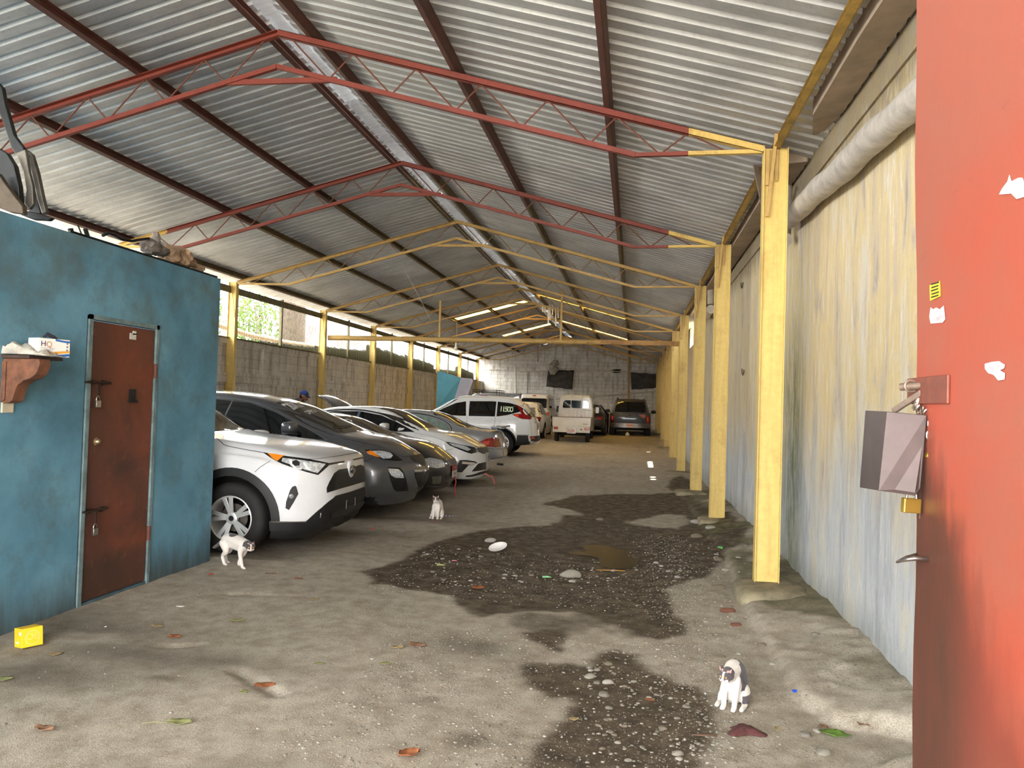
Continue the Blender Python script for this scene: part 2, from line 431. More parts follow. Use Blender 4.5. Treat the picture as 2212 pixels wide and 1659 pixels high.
SPANS = [(-3.25, -.30, 25.3, 25.75), (-3.25, -.30, 33.4, 33.95)], [(-6.4, -3.85, 27.2, 27.7), (-6.0, -3.85, 34.9, 35.5)]
sheet("ceiling", -3.47, 1.62, -4.0, 43.6, SPANS[0])  # front end runs unseen past the camera to shade the near ground
sheet("ceiling", -8.62, -3.67, -4.0, 43.6, SPANS[1])
m_sky = NT('yellow translucent roof sheet')
m_sky.col(lin(250,205,70)); m_sky.set(Roughness=.35, Transmission_Weight=.0)
_tr = m_sky.n('ShaderNodeBsdfTranslucent'); _tr.inputs[0].default_value = (*lin(255,206,96), 1)
_mx = m_sky.n('ShaderNodeMixShader'); _mx.inputs[0].default_value = .5
m_sky.l(m_sky.b.outputs[0], _mx.inputs[1]); m_sky.l(_tr.outputs[0], _mx.inputs[2])
m_sky.l(_mx.outputs[0], m_sky.t.nodes['Material Output'].inputs[0])
k = 0
for sp in SPANS:
    for (a, b, y0, y1) in sp:
        k += 1; mb = MB(); n = 14
        vs = []
        for i in range(n+1):
            y = y0-.03+(y1-y0+.06)*i/n
            for x in (a-.06, b+.06): vs.append((x, y, ZA-SL*abs(x-XA)+PH+.018+.012*(i % 2)))
        mb.add(vs, [(2*i, 2*i+1, 2*i+3, 2*i+2) for i in range(n)])
        o = mb.build('skylight', m_sky.m, None, None, fix=False)
        tag(o, ['near yellow translucent roof strip on the slope right of the ridge', 'far yellow translucent roof strip on the slope right of the ridge',
                'near yellow translucent roof strip on the slope left of the ridge', 'far yellow translucent roof strip on the slope left of the ridge'][k-1], 'skylight')
# ridge cap sheets with a bright slit on one side
mb = MB()
for i in range(22):
    y0 = -3.9+i*2.2; y1 = y0+2.26; z = ZA+PH+.055+.012*(i % 2)
    mb.add([(XA-.26, y0, z-.075), (XA, y0, z), (XA+.12, y0, z-.03), (XA-.26, y1, z-.075), (XA, y1, z), (XA+.12, y1, z-.03)], [(0, 1, 4, 3), (1, 2, 5, 4)])
o = mb.build('ridge_cap', MROOF, None, None, fix=False); tag(o, 'galvanised ridge cap running along the roof peak above the two ridge purlins', 'roof cap', kind='structure')
_m = o.modifiers.new('t', 'SOLIDIFY'); _m.thickness = .003
for nm, lab in (('hanging', ''),):
    mb = MB(); rnd = random.Random(4)
    for i in range(7):
        x = XA+.25+i*.09; y = 27.5+rnd.random()*.3; z = zchord(x)+.1; L = .3+.5*rnd.random()
        mb.bar((x, y, z), (x+.03*rnd.random(), y+.05, z-L), .05, .004)
    o = mb.build('torn_sheeting', plain('white torn plastic', lin(225,225,225), .5)); tag(o, 'torn strips of white plastic hanging under the roof ridge gap', 'plastic')

# ================================================================ PURLINS
def channel(mb, p, q, w, h, t=.004, up=(0, 0, 1), flip=1):
    p, q = Vector(p), Vector(q); d = (q-p).normalized(); u = Vector(up); r = d.cross(u).normalized()*flip; u = r.cross(d)*flip
    for a, b, c, e in ((-w/2, -h/2, w/2, -h/2+t), (-w/2, h/2-t, w/2, h/2), (-w/2, -h/2, -w/2+t, h/2)):
        vs = [P+r*x+u*y for P in (p, q) for x, y in ((a, b), (c, b), (c, e), (a, e))]
        mb.add(vs, [(0,1,2,3),(7,6,5,4),(0,4,5,1),(1,5,6,2),(2,6,7,3),(3,7,4,0)])
PN = [(-3.72, 'ridge purlin of the roof, left of the peak', 1), (-3.22, 'ridge purlin of the roof, right of the peak', -1), (-1.76, 'upper brown purlin under the right roof slope', -1),
      (-.31, 'lower brown purlin under the right roof slope', -1), (-5.06, 'upper brown purlin under the left roof slope', 1), (-6.42, 'lower brown purlin under the left roof slope', 1),
      (-8.1, 'dark eave purlin along the top of the left side opening', 1), (1.20, 'yellow eave purlin along the top of the right columns', -1)]
for x, lab, fl in PN:
    mb = MB(); z = zchord(x)+PH/2+.004
    channel(mb, (x, -4, z), (x, 43.2, z), .055, PH, .005, (SL*(1 if x > XA else -1), 0, 1), fl)
    o = mb.build('roof_purlin', m_eave if x > 1 else m_pur); tag(o, lab, 'purlin')

# ================================================================ TRUSSES
ordn = ['nearest', 'second', 'third', 'fourth', 'fifth', 'sixth', 'seventh', 'eighth', 'ninth']
def make_truss(i, y):
    red = i < 2; mt = m_tr_red if red else m_tr_yel; mw = m_web if red else m_weby
    lab = ('red oxide roof truss with yellow ends, nearest of the row' if i == 0 else 'red oxide roof truss with yellow ends, second of the row' if i == 1
           else f'yellow steel roof truss, {ordn[i]} from the gate')
    T = thing('roof_truss', lab, 'roof truss', (XA, y, ZE), 0, 'roof trusses across the shed'); W = XR-XA; H = ZA-ZE; D = .30
    w = .05
    mb = MB()
    for s in (-1, 1): channel(mb, (s*W, 0, -.028), (0, 0, H-.028), .055, .064, .005, (0, 0, 1), 1)
    mb.build('top_chord', mt, T)
    kx = W-1.13; zb = lambda x: H-SL*abs(x)-D-.06
    mb = MB()
    for s in (-1, 1):
        mb.bar((s*(W-.02), 0, -.045), (s*kx, 0, zb(kx)), .045, .035); mb.bar((s*kx, 0, zb(kx)), (0, 0, zb(0)), .045, .045)
    mb.build('bottom_chord', mt, T)
    mb = MB(); mb.bar((-.52, .01, zb(.52)+.0), (.62, .01, zb(.62)+.02), .035, .05); mb.build('ridge_tie', mt, T)
    for s in (-1, 1):                                      # zigzag web of round bar
        x = .14; up = True; pts = [(s*.14, H-SL*.14-.05)]
        while x < W-.45:
            x += .40 if up else .24
            if not up: pts.append((s*x, H-SL*x-.05))
            else: pts.append((s*min(x, W-.3), (zb(x) if x < kx else (zb(kx)+( -.045-zb(kx))*(x-kx)/(W-kx)))))
            up = not up
        for a, b in zip(pts, pts[1:]):
            mb = MB(); mb.tube([(a[0], 0, a[1]), (b[0], 0, b[1])], .008, 5); mb.build('web_rod', mw, T)
for i, y in enumerate(TY): make_truss(i, y)

# ================================================================ COLUMNS
def make_column(i, y, side):
    x0 = XR if side > 0 else XL; gzv = .10 if side > 0 else .0
    zb = [.10, .08, .07, .05, .05, .24, .31, .44, .46][i] if side > 0 else float(pchip([g[0] for g in GX], [g[1] for g in GX], y))
    zt = ZE-.02
    if side > 0:
        lab = 'yellow steel column standing on the stone footing by the right wall, nearest of its row' if i == 0 else f'yellow steel column along the right wall, {ordn[i]} from the gate'
    else: lab = f'yellow steel column in the left wall, {ordn[i-2] if i > 2 else "nearest"} of its row'.replace('nearest of its row', 'just beyond the blue room')
    T = thing('steel_column', lab, 'column', (x0, y, zb), 0, 'yellow columns along the right wall' if side > 0 else 'yellow columns along the left wall')
    H = zt-zb; w = .21 if side > 0 else .17; d = .11; s = 1 if side > 0 else -1
    a, b = (0, w*s) if s > 0 else (w*s, 0)
    mb = MB(); mb.box((a+.004, -.0, 0), (b-.004, .006, H)); mb.build('web_plate', m_col, T)
    mb = MB()
    for xx in ((a, a+.008), (b-.008, b)): mb.box((xx[0], -.035, 0), (xx[1], .075, H))
    mb.build('flange', m_col, T)
    if side > 0:
        mb = MB(); mb.bar((.035, -.05, H-.62), (.10, -.06, H+.16), .028, .018, (0, 1, 0)); mb.bar((.028, -.045, H-.02), (.028, -.045, H-.34), .03, .012, (0, 1, 0)); mb.build('strut', m_tr_yel, T)
        mb = MB(); mb.prism([(.06, H-.02), (.125, H-.02), (.12, H-.30), (.10, H-.30)], .008, Matrix.Rotation(pi/2, 4, 'X')@Matrix.Translation((0, 0, .03))); mb.build('gusset', m_tr_yel, T)
    else:
        mb = MB(); mb.bar((-.1, -.05, H-.05), (.0, -.05, H-.75), .02, .015, (0, 1, 0)); mb.build('strut', m_tr_yel, T)
for i, y in enumerate(TY): make_column(i, y, 1)
for i, y in enumerate(TY[2:]): make_column(i+2, y, -1)

# knee brace under the eave purlin beyond column 1
mb = MB(); a = at(1630, 345, 'x', 1.14); b = at(1652, 470, 'x', 1.14)
mb.bar(a, (1.14, 7.3, 3.35), .05, .03); o = mb.build('brace', plain('grey brown steel', lin(120,100,82), .6)); tag(o, 'short grey brown steel brace under the eave beside the nearest yellow column', 'brace')

# cross pipe with hangers
T = thing('cross_pipe', 'long yellow pipe spanning the shed below the trusses', 'pipe', (0, 0, 0))
mb = MB(); mb.tube([(XL+.02, 20.05, 3.22), (-.9, 20.4, 3.265)], .068, 14); mb.build('pipe', m_tr_yel, T, 40)
mb = MB(); mb.bar((-.95, 20.4, 3.265), (XR+.03, 20.55, 3.27), .1, .12); mb.build('square_tube', m_rust('ochre square tube', lin(176,132,76), lin(120,84,50)), T)
for x, zt in ((at(948, 700, 'y', 20.1).x, 4.28), (at(1213, 700, 'y', 20.3).x, 4.6)):
    mb = MB(); mb.bar((x, 20.2, 3.28), (x, 20.2, zt), .05, .05); mb.build('hanger_post', m_tr_yel, T)
for px, py in ((1163, 800), (1269, 790), (1322, 772)):
    x = at(px, 745, 'y', 20.3).x; zb = at(px, py-18, 'y', 20.3).z
    mb = MB(); mb.bar((x, 20.28, 3.24), (x, 20.28, zb), .03, .02); mb.build('rusty_hook', m_web, T)

# ================================================================ WALLS
def dep(px, py, t): return CAMP+ray(px, py)*t          # the point a given depth along a pixel's ray
def m_plaster():
    t = NT('weathered plaster'); v = t.coord(kind='World')
    s1 = t.noise(t.coord(scale=(3.0, 3.0, .62), kind='World'), 1.5, 9, .7, .9)
    s2 = t.noise(t.coord(scale=(11, 11, 2.0), kind='World'), 1.5, 8, .75, .6)
    s3 = t.noise(t.coord(scale=(2, 2, .25), kind='World', loc=(7, 3, 1)), 1.3, 6, .6)
    pz = t.sep(v)
    c = t.ramp(s1, [(.28, lin(144,134,126)), (.42, lin(188,174,154)), (.52, lin(204,184,138)), (.62, lin(202,195,182)), (.78, lin(180,160,126))])
    pale = t.ramp(s1, [(.3, lin(150,152,156)), (.5, lin(184,188,192)), (.6, lin(198,195,184)), (.72, lin(184,168,134))])
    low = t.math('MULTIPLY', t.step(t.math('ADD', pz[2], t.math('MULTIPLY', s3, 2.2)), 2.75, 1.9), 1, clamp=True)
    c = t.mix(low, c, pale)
    c = t.mix(t.math('MULTIPLY', t.step(s2, .56, .76), .6), c, lin(150,140,134))
    c = t.mix(t.math('MULTIPLY', t.step(s2, .46, .30), .6), c, lin(226,222,214))
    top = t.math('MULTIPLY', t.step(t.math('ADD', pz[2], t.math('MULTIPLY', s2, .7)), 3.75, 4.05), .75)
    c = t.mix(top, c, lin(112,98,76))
    # moss beside the first column, and along the foot
    yy = t.math('ABSOLUTE', t.math('SUBTRACT', pz[1], 8.05)); m = t.math('MULTIPLY', t.step(yy, .8, .05), t.step(pz[2], 2.9, 1.8))
    m = t.math('MULTIPLY', m, t.step(s2, .62, .42)); c = t.mix(t.math('MULTIPLY', m, .85), c, lin(84,98,52))
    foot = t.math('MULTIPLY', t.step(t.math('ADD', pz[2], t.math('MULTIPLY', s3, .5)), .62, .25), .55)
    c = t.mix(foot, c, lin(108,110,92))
    t.col(c); t.set(Roughness=.9, Specular_IOR_Level=.2)
    t.bump(t.math('ADD', s2, t.noise(v, 30, 5, .7)), .35, .012); return t.m
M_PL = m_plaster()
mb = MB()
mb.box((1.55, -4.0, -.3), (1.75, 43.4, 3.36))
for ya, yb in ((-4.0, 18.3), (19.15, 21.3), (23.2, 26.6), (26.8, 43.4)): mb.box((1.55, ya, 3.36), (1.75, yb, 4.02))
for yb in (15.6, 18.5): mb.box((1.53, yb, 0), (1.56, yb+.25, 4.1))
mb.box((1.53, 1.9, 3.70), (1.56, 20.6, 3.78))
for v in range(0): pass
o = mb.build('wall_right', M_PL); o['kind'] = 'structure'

def m_block(name, axis, mortar, c1, c2, stain, bw=.40, bh=.20):
    t = NT(name); v = t.coord(kind='World'); p = t.sep(v)
    cb = t.n('ShaderNodeCombineXYZ'); t.l(p[1 if axis == 'x' else 0], cb.inputs[0]); t.l(p[2], cb.inputs[1])
    br = t.n('ShaderNodeTexBrick', i_Scale=1.0, i_Mortar_Size=.009, i_Mortar_Smooth=.3, i_Bias=0.0, i_Brick_Width=bw, i_Row_Height=bh)
    br.inputs['Color1'].default_value = (*c1, 1); br.inputs['Color2'].default_value = (*c2, 1); br.inputs['Mortar'].default_value = (*mortar, 1)
    t.l(cb.outputs[0], br.inputs['Vector'])
    s = t.noise(t.coord(scale=(4, 4, .5), kind='World'), 1.4, 7, .65); n = t.noise(v, 2.2, 7, .65); f = t.noise(v, 24, 5, .7)
    c = t.mix(t.step(s, .48, .7), br.outputs['Color'], stain)
    c = t.mix(t.math('MULTIPLY', t.step(n, .52, .66), .75), c, tuple(x*1.12 for x in c1))
    c = t.mix(.5, c, t.ramp(f, [(.3, (.68, .67, .65)), (.65, (1.08, 1.08, 1.08))]), 'MULTIPLY')
    t.col(c); t.set(Roughness=.92, Specular_IOR_Level=.15)
    t.bump(t.math('SUBTRACT', t.math('MULTIPLY', f, .4), br.outputs['Fac']), .35, .008); return t
tb = m_block('painted block wall left', 'x', lin(178,172,160), lin(214,208,196), lin(202,195,183), lin(140,130,114))
mb = MB(); mb.box((-8.6, 1.0, -.3), (-8.41, 43.4, 2.74))
mb.box((-8.41, 12, 1.86), (-8.37, 43, 2.08)); mb.box((-8.44, 1.0, 2.66), (-8.38, 43.2, 2.78))
for y in np.arange(12.6, 42, 2.07): mb.box((-8.41, y, 0), (-8.385, y+.22, 2.7))
o = mb.build('wall_left', tb.m); o['kind'] = 'structure'
t2 = m_block('painted block wall back', 'y', lin(160,156,146), lin(214,211,203), lin(200,195,182), lin(146,140,126))
gab = [(-8.6, 4.05), (-8.6, 0), (1.75, 0), (1.75, 4.05), (XA, ZA+.05)]
mb = MB(); mb.prism(gab, .2, Matrix.Translation((0, 43.25, 0)) @ Matrix.Rotation(pi/2, 4, 'X'))
mb.box((-8.4, 42.98, 3.45), (1.5, 43.06, 3.65)); mb.box((-1.2, 42.98, .3), (-.75, 43.06, 4.6)); mb.box((-6.3, 42.99, .3), (-5.9, 43.06, 3.5))
o = mb.build('wall_back', t2.m); o['kind'] = 'structure'
for v in ():
    pass
mb = MB(); mb.box((-8.27, 42.0, .3), (-6.1, 42.95, 2.15)); o = mb.build('cement_tank', plain('raw cement render', lin(124,122,118), .9, var=.3, scale=3, bump=.3)); tag(o, 'grey cement wall-height tank in the back corner of the shed', 'tank')
m_tarp = plain('dark grey tarp', lin(62,58,52), .8, var=.4, scale=5, bump=.3)
def tarp(pts, lab):
    rnd = random.Random(3); mb = MB(); n = 10; tl, tr, br, bl = [Vector(p) for p in pts]; vs = []
    for j in range(n+1):
        for i in range(n+1):
            u, v = i/n, j/n; p = (tl*(1-u)+tr*u)*(1-v)+(bl*(1-u)+br*u)*v
            vs.append(p+Vector((0, -.05-.05*abs(sin(u*9+v*3))-.02*rnd.random(), (.015*sin(u*14) if j in (0, n) else 0))))
    mb.add(vs, [(j*(n+1)+i, j*(n+1)+i+1, (j+1)*(n+1)+i+1, (j+1)*(n+1)+i) for j in range(n) for i in range(n)])
    o = mb.build('tarp', m_tarp, None, 60); m = o.modifiers.new('s', 'SOLIDIFY'); m.thickness = .006; tag(o, lab, 'tarp')
Q = lambda x, y, Y=42.97: at(x, y, 'y', Y)
tarp((Q(1184,800), Q(1240,800), Q(1236,841), Q(1180,835)), 'dark square tarp hung over an opening in the middle of the back block wall')
tarp((Q(1363,805), Q(1420,808), Q(1419,838), Q(1364,842)), 'dark sagging tarp on the back wall next to the yellow columns')
mw = plain('dirty white pipe', lin(186,178,160), .6)
mb = MB(); mb.tube([Q(1200, 862, 42.9), Q(1280, 856, 42.9), Q(1420, 845, 42.9)], .045, 8); tag(mb.build('wall_pipe', mw, None, 40), 'long slanting white pipe low across the back wall', 'pipe')
mb = MB(); mb.tube([Q(1114, 790, 42.9), Q(1114, 870, 42.9)], .04, 8); tag(mb.build('wall_pipe', mw, None, 40), 'upright white pipe on the back wall behind the white van', 'pipe')
mb = MB(); mb.tube([Q(1358, 770, 42.9), Q(1357, 866, 42.9)], .05, 8); tag(mb.build('wall_pipe', m_tr_yel, None, 40), 'upright yellow pipe on the back wall above the dark wagon', 'pipe')
mb = MB(); mb.tube([Q(1123, 803, 42.93), Q(1200, 801, 42.93), Q(1300, 801, 42.93), Q(1420, 805, 42.93)], .03, 6); tag(mb.build('wall_pipe', mw, None, 40), 'thin level white pipe across the back wall at tarp height', 'pipe')
mb = MB(); c = Q(1195, 795, 42.78)
for k in range(5): mb.blob(c+Vector((.1*sin(k*2), -.05, .12*k-.2)), (.2, .12, .16), 2, None, .25, k)
tag(mb.build('cloth_bundle', plain('grey cloth', lin(150,144,128), .9, var=.3), None, 60), 'crumpled grey cloth hanging over the corner of the middle tarp', 'cloth')

# ---------------------------------------------------------------- left openings: barred screens
m_slat = plain('pale barred screen', lin(150,146,110), .5, spec=.2)
m_post = m_rust('olive frame steel', lin(112,104,72), lin(70,60,44))
for w, (ya, yb) in enumerate(zip([2.0, 6.9, 11.2]+TY[2:8], [6.9, 11.2]+TY[2:9])):
    mb = MB(); y = ya+.09
    while y < yb-.03:
        mb.box((-8.36, y, 2.78), (-8.356, y+.016, 3.86)); y += .078
    o = mb.build(f'window_{w+1}', m_slat); o['kind'] = 'structure'
    mb = MB(); ym = (ya+yb)/2; mb.box((-8.39, ym-.03, 2.76), (-8.33, ym+.03, 3.9)); mb.box((-8.38, ya, 3.72), (-8.34, yb, 3.86)); mb.box((-8.38, ya, 2.77), (-8.34, yb, 2.80))
    f = mb.build('window_frame', m_post, o)
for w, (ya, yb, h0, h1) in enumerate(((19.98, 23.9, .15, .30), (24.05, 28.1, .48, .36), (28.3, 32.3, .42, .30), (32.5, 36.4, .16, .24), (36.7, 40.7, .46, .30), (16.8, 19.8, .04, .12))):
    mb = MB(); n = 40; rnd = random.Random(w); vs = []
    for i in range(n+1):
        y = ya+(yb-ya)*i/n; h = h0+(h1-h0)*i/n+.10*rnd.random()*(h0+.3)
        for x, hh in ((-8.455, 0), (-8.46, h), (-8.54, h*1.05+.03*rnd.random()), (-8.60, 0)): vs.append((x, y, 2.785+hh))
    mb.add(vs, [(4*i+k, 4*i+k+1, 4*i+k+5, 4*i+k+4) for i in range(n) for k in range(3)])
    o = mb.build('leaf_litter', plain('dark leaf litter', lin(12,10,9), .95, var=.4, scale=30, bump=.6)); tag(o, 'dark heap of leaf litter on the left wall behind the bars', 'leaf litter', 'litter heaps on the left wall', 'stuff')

# ---------------------------------------------------------------- outside: trees, trunk, pole
m_leaf = NT('leaf green'); _v = m_leaf.coord(kind='World'); _n = m_leaf.noise(_v, 1.5, 4)
_c = m_leaf.ramp(_n, [(.3, lin(44,66,22)), (.5, lin(66,94,30)), (.75, lin(100,122,44))]); m_leaf.col(_c); m_leaf.set(Roughness=.6)
_tr = m_leaf.n('ShaderNodeBsdfTranslucent'); m_leaf.l(_c, _tr.inputs[0]); _mx = m_leaf.n('ShaderNodeMixShader'); _mx.inputs[0].default_value = .4
m_leaf.l(m_leaf.b.outputs[0], _mx.inputs[1]); m_leaf.l(_tr.outputs[0], _mx.inputs[2]); m_leaf.l(_mx.outputs[0], m_leaf.t.nodes['Material Output'].inputs[0])
m_bark = plain('bark', lin(62,50,40), .9, var=.4, scale=12, bump=.6)
def leaves(rnd, c, r, n, size=.10):
    mb = MB()
    for i in range(n):
        d = Vector((rnd.gauss(0, 1), rnd.gauss(0, 1), rnd.gauss(0, 1))).normalized()*(rnd.random()**.5)
        p = Vector((c[0]+d.x*r[0], c[1]+d.y*r[1], c[2]+d.z*r[2])); a = Vector((rnd.gauss(0, 1), rnd.gauss(0, 1), rnd.gauss(0, .6))).normalized()
        b = a.cross(Vector((rnd.random()-.5, rnd.random()-.5, 1))).normalized(); s = size*(.6+.8*rnd.random())
        mb.add([p-a*s, p+b*s*.38, p+a*s, p-b*s*.38], [(0, 1, 2, 3)])
    return mb
rnd = random.Random(11)
for k, (x, y, z, rx, ry, rz, n, lab) in enumerate(((-11.5, 17.5, 3.7, 1.3, 2.6, 1.6, 2600, 'bright green leafy tree outside the barred opening next to the blue room'),
      (-11.8, 22.5, 3.3, 1.2, 2.2, 1.5, 2000, 'bright green tree behind the grey trunk outside the left opening'),
      (-12.5, 12.5, 3.4, 1.2, 2.5, 1.5, 1500, 'green tree glimpsed outside over the blue room'),
      (-13, 25.5, 4.6, 1.2, 1.6, .9, 800, 'high green branch outside the left opening by the cross pipe'))):
    T = thing('tree', lab, 'tree', (x, y, 0))
    mb = leaves(rnd, (0, 0, z), (rx, ry, rz), n); mb.build('foliage', m_leaf.m, T, None, fix=False)
    tb_ = MB(); tb_.tube([(.2, .1, -.2), (.1, 0, 1.5), (0, .1, z)], [.16, .12, .05], 8); tb_.build('trunk', m_bark, T, 60)
mb = MB(); mb.tube([(-9.95, 21.6, -.2), (-10.0, 21.7, 2.5), (-9.95, 21.75, 6)], [.42, .36, .34], 14); tag(mb.build('big_tree', m_bark, None, 60), 'thick grey brown tree trunk outside behind the barred screen', 'tree trunk')
mb = MB(); mb.tube([(-9.3, 11, 3.42), (-9.3, 15, 3.25), (-9.25, 17.6, 3.06), (-9.3, 19.8, 3.05), (-9.3, 24.6, 3.16), (-9.3, 27, 3.02), (-9.3, 33, 3.28)], .065, 8); mb.tube([(-9.3, 13, -.3), (-9.3, 13, 3.33)], .05, 6); mb.tube([(-9.3, 30, -.3), (-9.3, 30, 3.15)], .05, 6)
tag(mb.build('bamboo_pole', plain('brown bamboo', lin(140,112,86), .6), None, 60), 'long brown pole lying level outside behind the left barred screens', 'pole')
mb = MB(); mb.tube([(-10.0, 17.8, -.3), (-9.95, 17.9, 4.6)], .12, 10); tag(mb.build('white_post', plain('white post', lin(214,214,214), .6), None, 60), 'thick white post outside among the leaves', 'post')
mb = MB()
mb.tube([(-9.5, 18.5, 3.2), (-9.7, 18.6, -.3)], .03, 6)
for a, b in (((-9.4, 17.6, 3.3), (-9.6, 19.6, 3.7)), ((-9.6, 16.9, 3.2), (-9.9, 18.9, 3.9)), ((-9.5, 18.8, 3.2), (-9.6, 20.2, 3.6)), ((-9.4, 18.4, 3.1), (-9.6, 18.6, 3.9))): mb.tube([a, ((Vector(a)+Vector(b))/2+Vector((0, 0, .06))), b], .012, 5)
tag(mb.build('bare_branch', m_bark), 'thin bare branches crossing outside the screen by the blue room', 'branch')
t = NT('painted sheet fence'); v = t.coord(kind='World'); n = t.noise(t.coord(scale=(1, 1, .5), kind='World'), 1.1, 4, .6)
t.col(t.ramp(n, [(.3, lin(64,84,112)), (.45, lin(104,106,114)), (.6, lin(92,66,64)), (.75, lin(112,96,76))])); t.set(Roughness=.7)
mb = MB(); mb.box((-12.2, 27.4, -.3), (-12.1, 43, 4.3)); tag(mb.build('sheet_fence', t.m), 'pale blotchy sheet fence outside beyond the far left openings', 'fence')
mb = MB(); mb.box((-40, -40, -.35), (-8.45, 90, -.3)); mb.box((1.7, -40, -.35), (30, 90, -.3)); mb.box((-8.45, -40, -.35), (1.7, -8.6, -.05))
o = mb.build('ground_outside', plain('outside ground', lin(150,146,130), .95)); o['kind'] = 'structure'
T = thing('tree', 'green tree glimpsed through the gaps above the far right wall', 'tree', (3.4, 27, 0))
leaves(rnd, (0, 0, 3.6), (1.0, 7, 1.4), 2200, .12).build('foliage', m_leaf.m, T, None, fix=False)
mb = MB(); mb.tube([(0, 0, -.2), (.1, 0, 3.4)], .15, 8); mb.build('trunk', m_bark, T, 60)

# ---------------------------------------------------------------- right wall: gutter box, pipe, footing
m_gut = plain('grey beige sheet metal duct', lin(168,150,132), .55, var=.18, scale=3)
def duct(name, y0, y1, lab):
    mb = MB(); a, b = 1.30, 1.522; z0, z1 = 3.90, 4.12
    poly = [(a, z0+.0), (b, z0+.02), (b, z1+.05), (a, z1)]
    n = 8; vs = []
    for i in range(n+1):
        y = y0+(y1-y0)*i/n; w = .006*sin(i*2.1)
        s = 1 if y1 - y > .4 else .35+.65*(y1-y)/.4
        for x, z in poly: vs.append((b+(x-b)*(s if x < b else 1)+w, y, z1+(z-z1)*(1 if s == 1 else (.6+.4*s))))
    mb.add(vs, [(4*i+k, 4*i+(k+1) % 4, 4*i+4+(k+1) % 4, 4*i+4+k) for i in range(n) for k in range(4)]+[(0, 1, 2, 3), (4*n+3, 4*n+2, 4*n+1, 4*n)])
    tag(mb.build(name, m_gut), lab, 'duct')
duct('gutter_box', 1.9, 6.9, 'grey beige box gutter under the roof edge, between red gate and nearest yellow column')
duct('gutter_box', 7.5, 43, 'long box gutter under the right roof edge beyond the nearest yellow column')
mb = MB(); pts = []; rs = []
for i in range(130):
    y = 3.2+i*(7.9-3.2)/129; z = 3.28+.055*(y-4.4)+.01*sin(y*4); pts.append((1.43, y, z)); rs.append(.088+(.006 if i % 2 else 0)*(1 if 4.9 < y < 6.9 else .3)+.004*sin(y*9))
mb.tube(pts, rs, 20); tag(mb.build('downpipe', plain('grey pipe with tape wraps', lin(178,170,160), .6, var=.2, scale=9), None, 60), 'thick grey wrapped pipe running high along the right plaster wall', 'pipe')
mb = MB(); mb.tube([(1.44, 7.99, 3.30), (1.44, 8.10, 3.32), (1.45, 8.12, 3.86)], .06, 10); tag(mb.build('pipe_elbow', plain('grey pvc', lin(170,160,148), .6), None, 60), 'grey pipe elbow behind the top of the nearest yellow column', 'pipe')
p = at(1535, 668, 'x', 1.40); mb = MB(); mb.tube([p, p+Vector((.02, 1.5, .03))], .085, 14); mb.tube([p+Vector((0, .05, .10)), p+Vector((0, .1, .55))], .06, 10)
tag(mb.build('drain_pipe', plain('cream pvc pipe', lin(214,204,186), .5), None, 60), 'cream pipe end poking out high behind the third yellow column', 'pipe')
# footing under column 1
def rock(name, c, r, mat, lab, cat, seed=0, jit=.12, sub=3, rz=0, flat=True, group=None):
    mb = MB(); bm = bmesh.new(); bmesh.ops.create_icosphere(bm, subdivisions=sub, radius=1); rnd = random.Random(seed)
    pl = [(Vector((rnd.gauss(0,1), rnd.gauss(0,1), rnd.gauss(0,1))).normalized(), .62+.3*rnd.random()) for _ in range(9)]
    R = Matrix.Rotation(rz, 3, 'Z'); vs = []
    for v in bm.verts:
        p = v.co.copy()
        for nrm, d in pl:
            e = p.dot(nrm)
            if e > d: p -= nrm*(e-d)*.85
        p *= 1+jit*(rnd.random()-.5)*.4
        vs.append(R @ Vector((p.x*r[0], p.y*r[1], p.z*r[2])))
    fs = [tuple(v.index for v in f.verts) for f in bm.faces]; bm.free()
    mb.add(vs, fs); o = mb.build(name, mat, None, 50); o.location = c; tag(o, lab, cat, group); return o
m_conc = plain('mossy concrete footing', lin(134,124,100), .95, var=.35, scale=6, bump=.7)
def slabrock(name, x0, x1, y0, y1, z0, z1, mat, lab, cat, seed):
    rnd = random.Random(seed); mb = MB(); n = 8; vs = []; bm = bmesh.new(); bmesh.ops.create_cube(bm, size=1)
    bmesh.ops.subdivide_edges(bm, edges=bm.edges, cuts=7, use_grid_fill=True)
    for v in bm.verts:
        p = v.co*2; q = Vector(p); m = (abs(p.x)**6+abs(p.y)**6+abs(p.z)**6)**(1/6); q /= max(m, 1e-3)
        q += q*(.05*fbm(q.x*2+seed, q.y*2+q.z, 3))
        vs.append(((x0+x1)/2+q.x*(x1-x0)/2, (y0+y1)/2+q.y*(y1-y0)/2, (z0+z1)/2+q.z*(z1-z0)/2))
    fs = [tuple(v.index for v in f.verts) for f in bm.faces]; bm.free(); mb.add(vs, fs)
    return tag(mb.build(name, mat, None, 50), lab, cat)
slabrock('column_footing', .90, 1.52, 6.72, 7.42, -.12, .105, m_conc, 'rough mossy stone footing under the nearest yellow column', 'footing', 2)
slabrock('column_footing', .93, 1.50, 11.0, 11.6, -.12, .085, m_conc, 'low stone footing under the second yellow column', 'footing', 5)
slabrock('column_footing', .80, 1.40, 14.75, 15.4, -.1, .075, m_conc, 'stone footing under the third yellow column', 'footing', 8)
for i, y in enumerate(TY[3:9]): slabrock('column_footing', .82, 1.45, y-.3, y+.3, ground(1, y)-.2, [.055, .055, .245, .315, .445, .46][i], m_conc, f'stone footing under the {ordn[i+3]} yellow column', 'footing', 9+i)

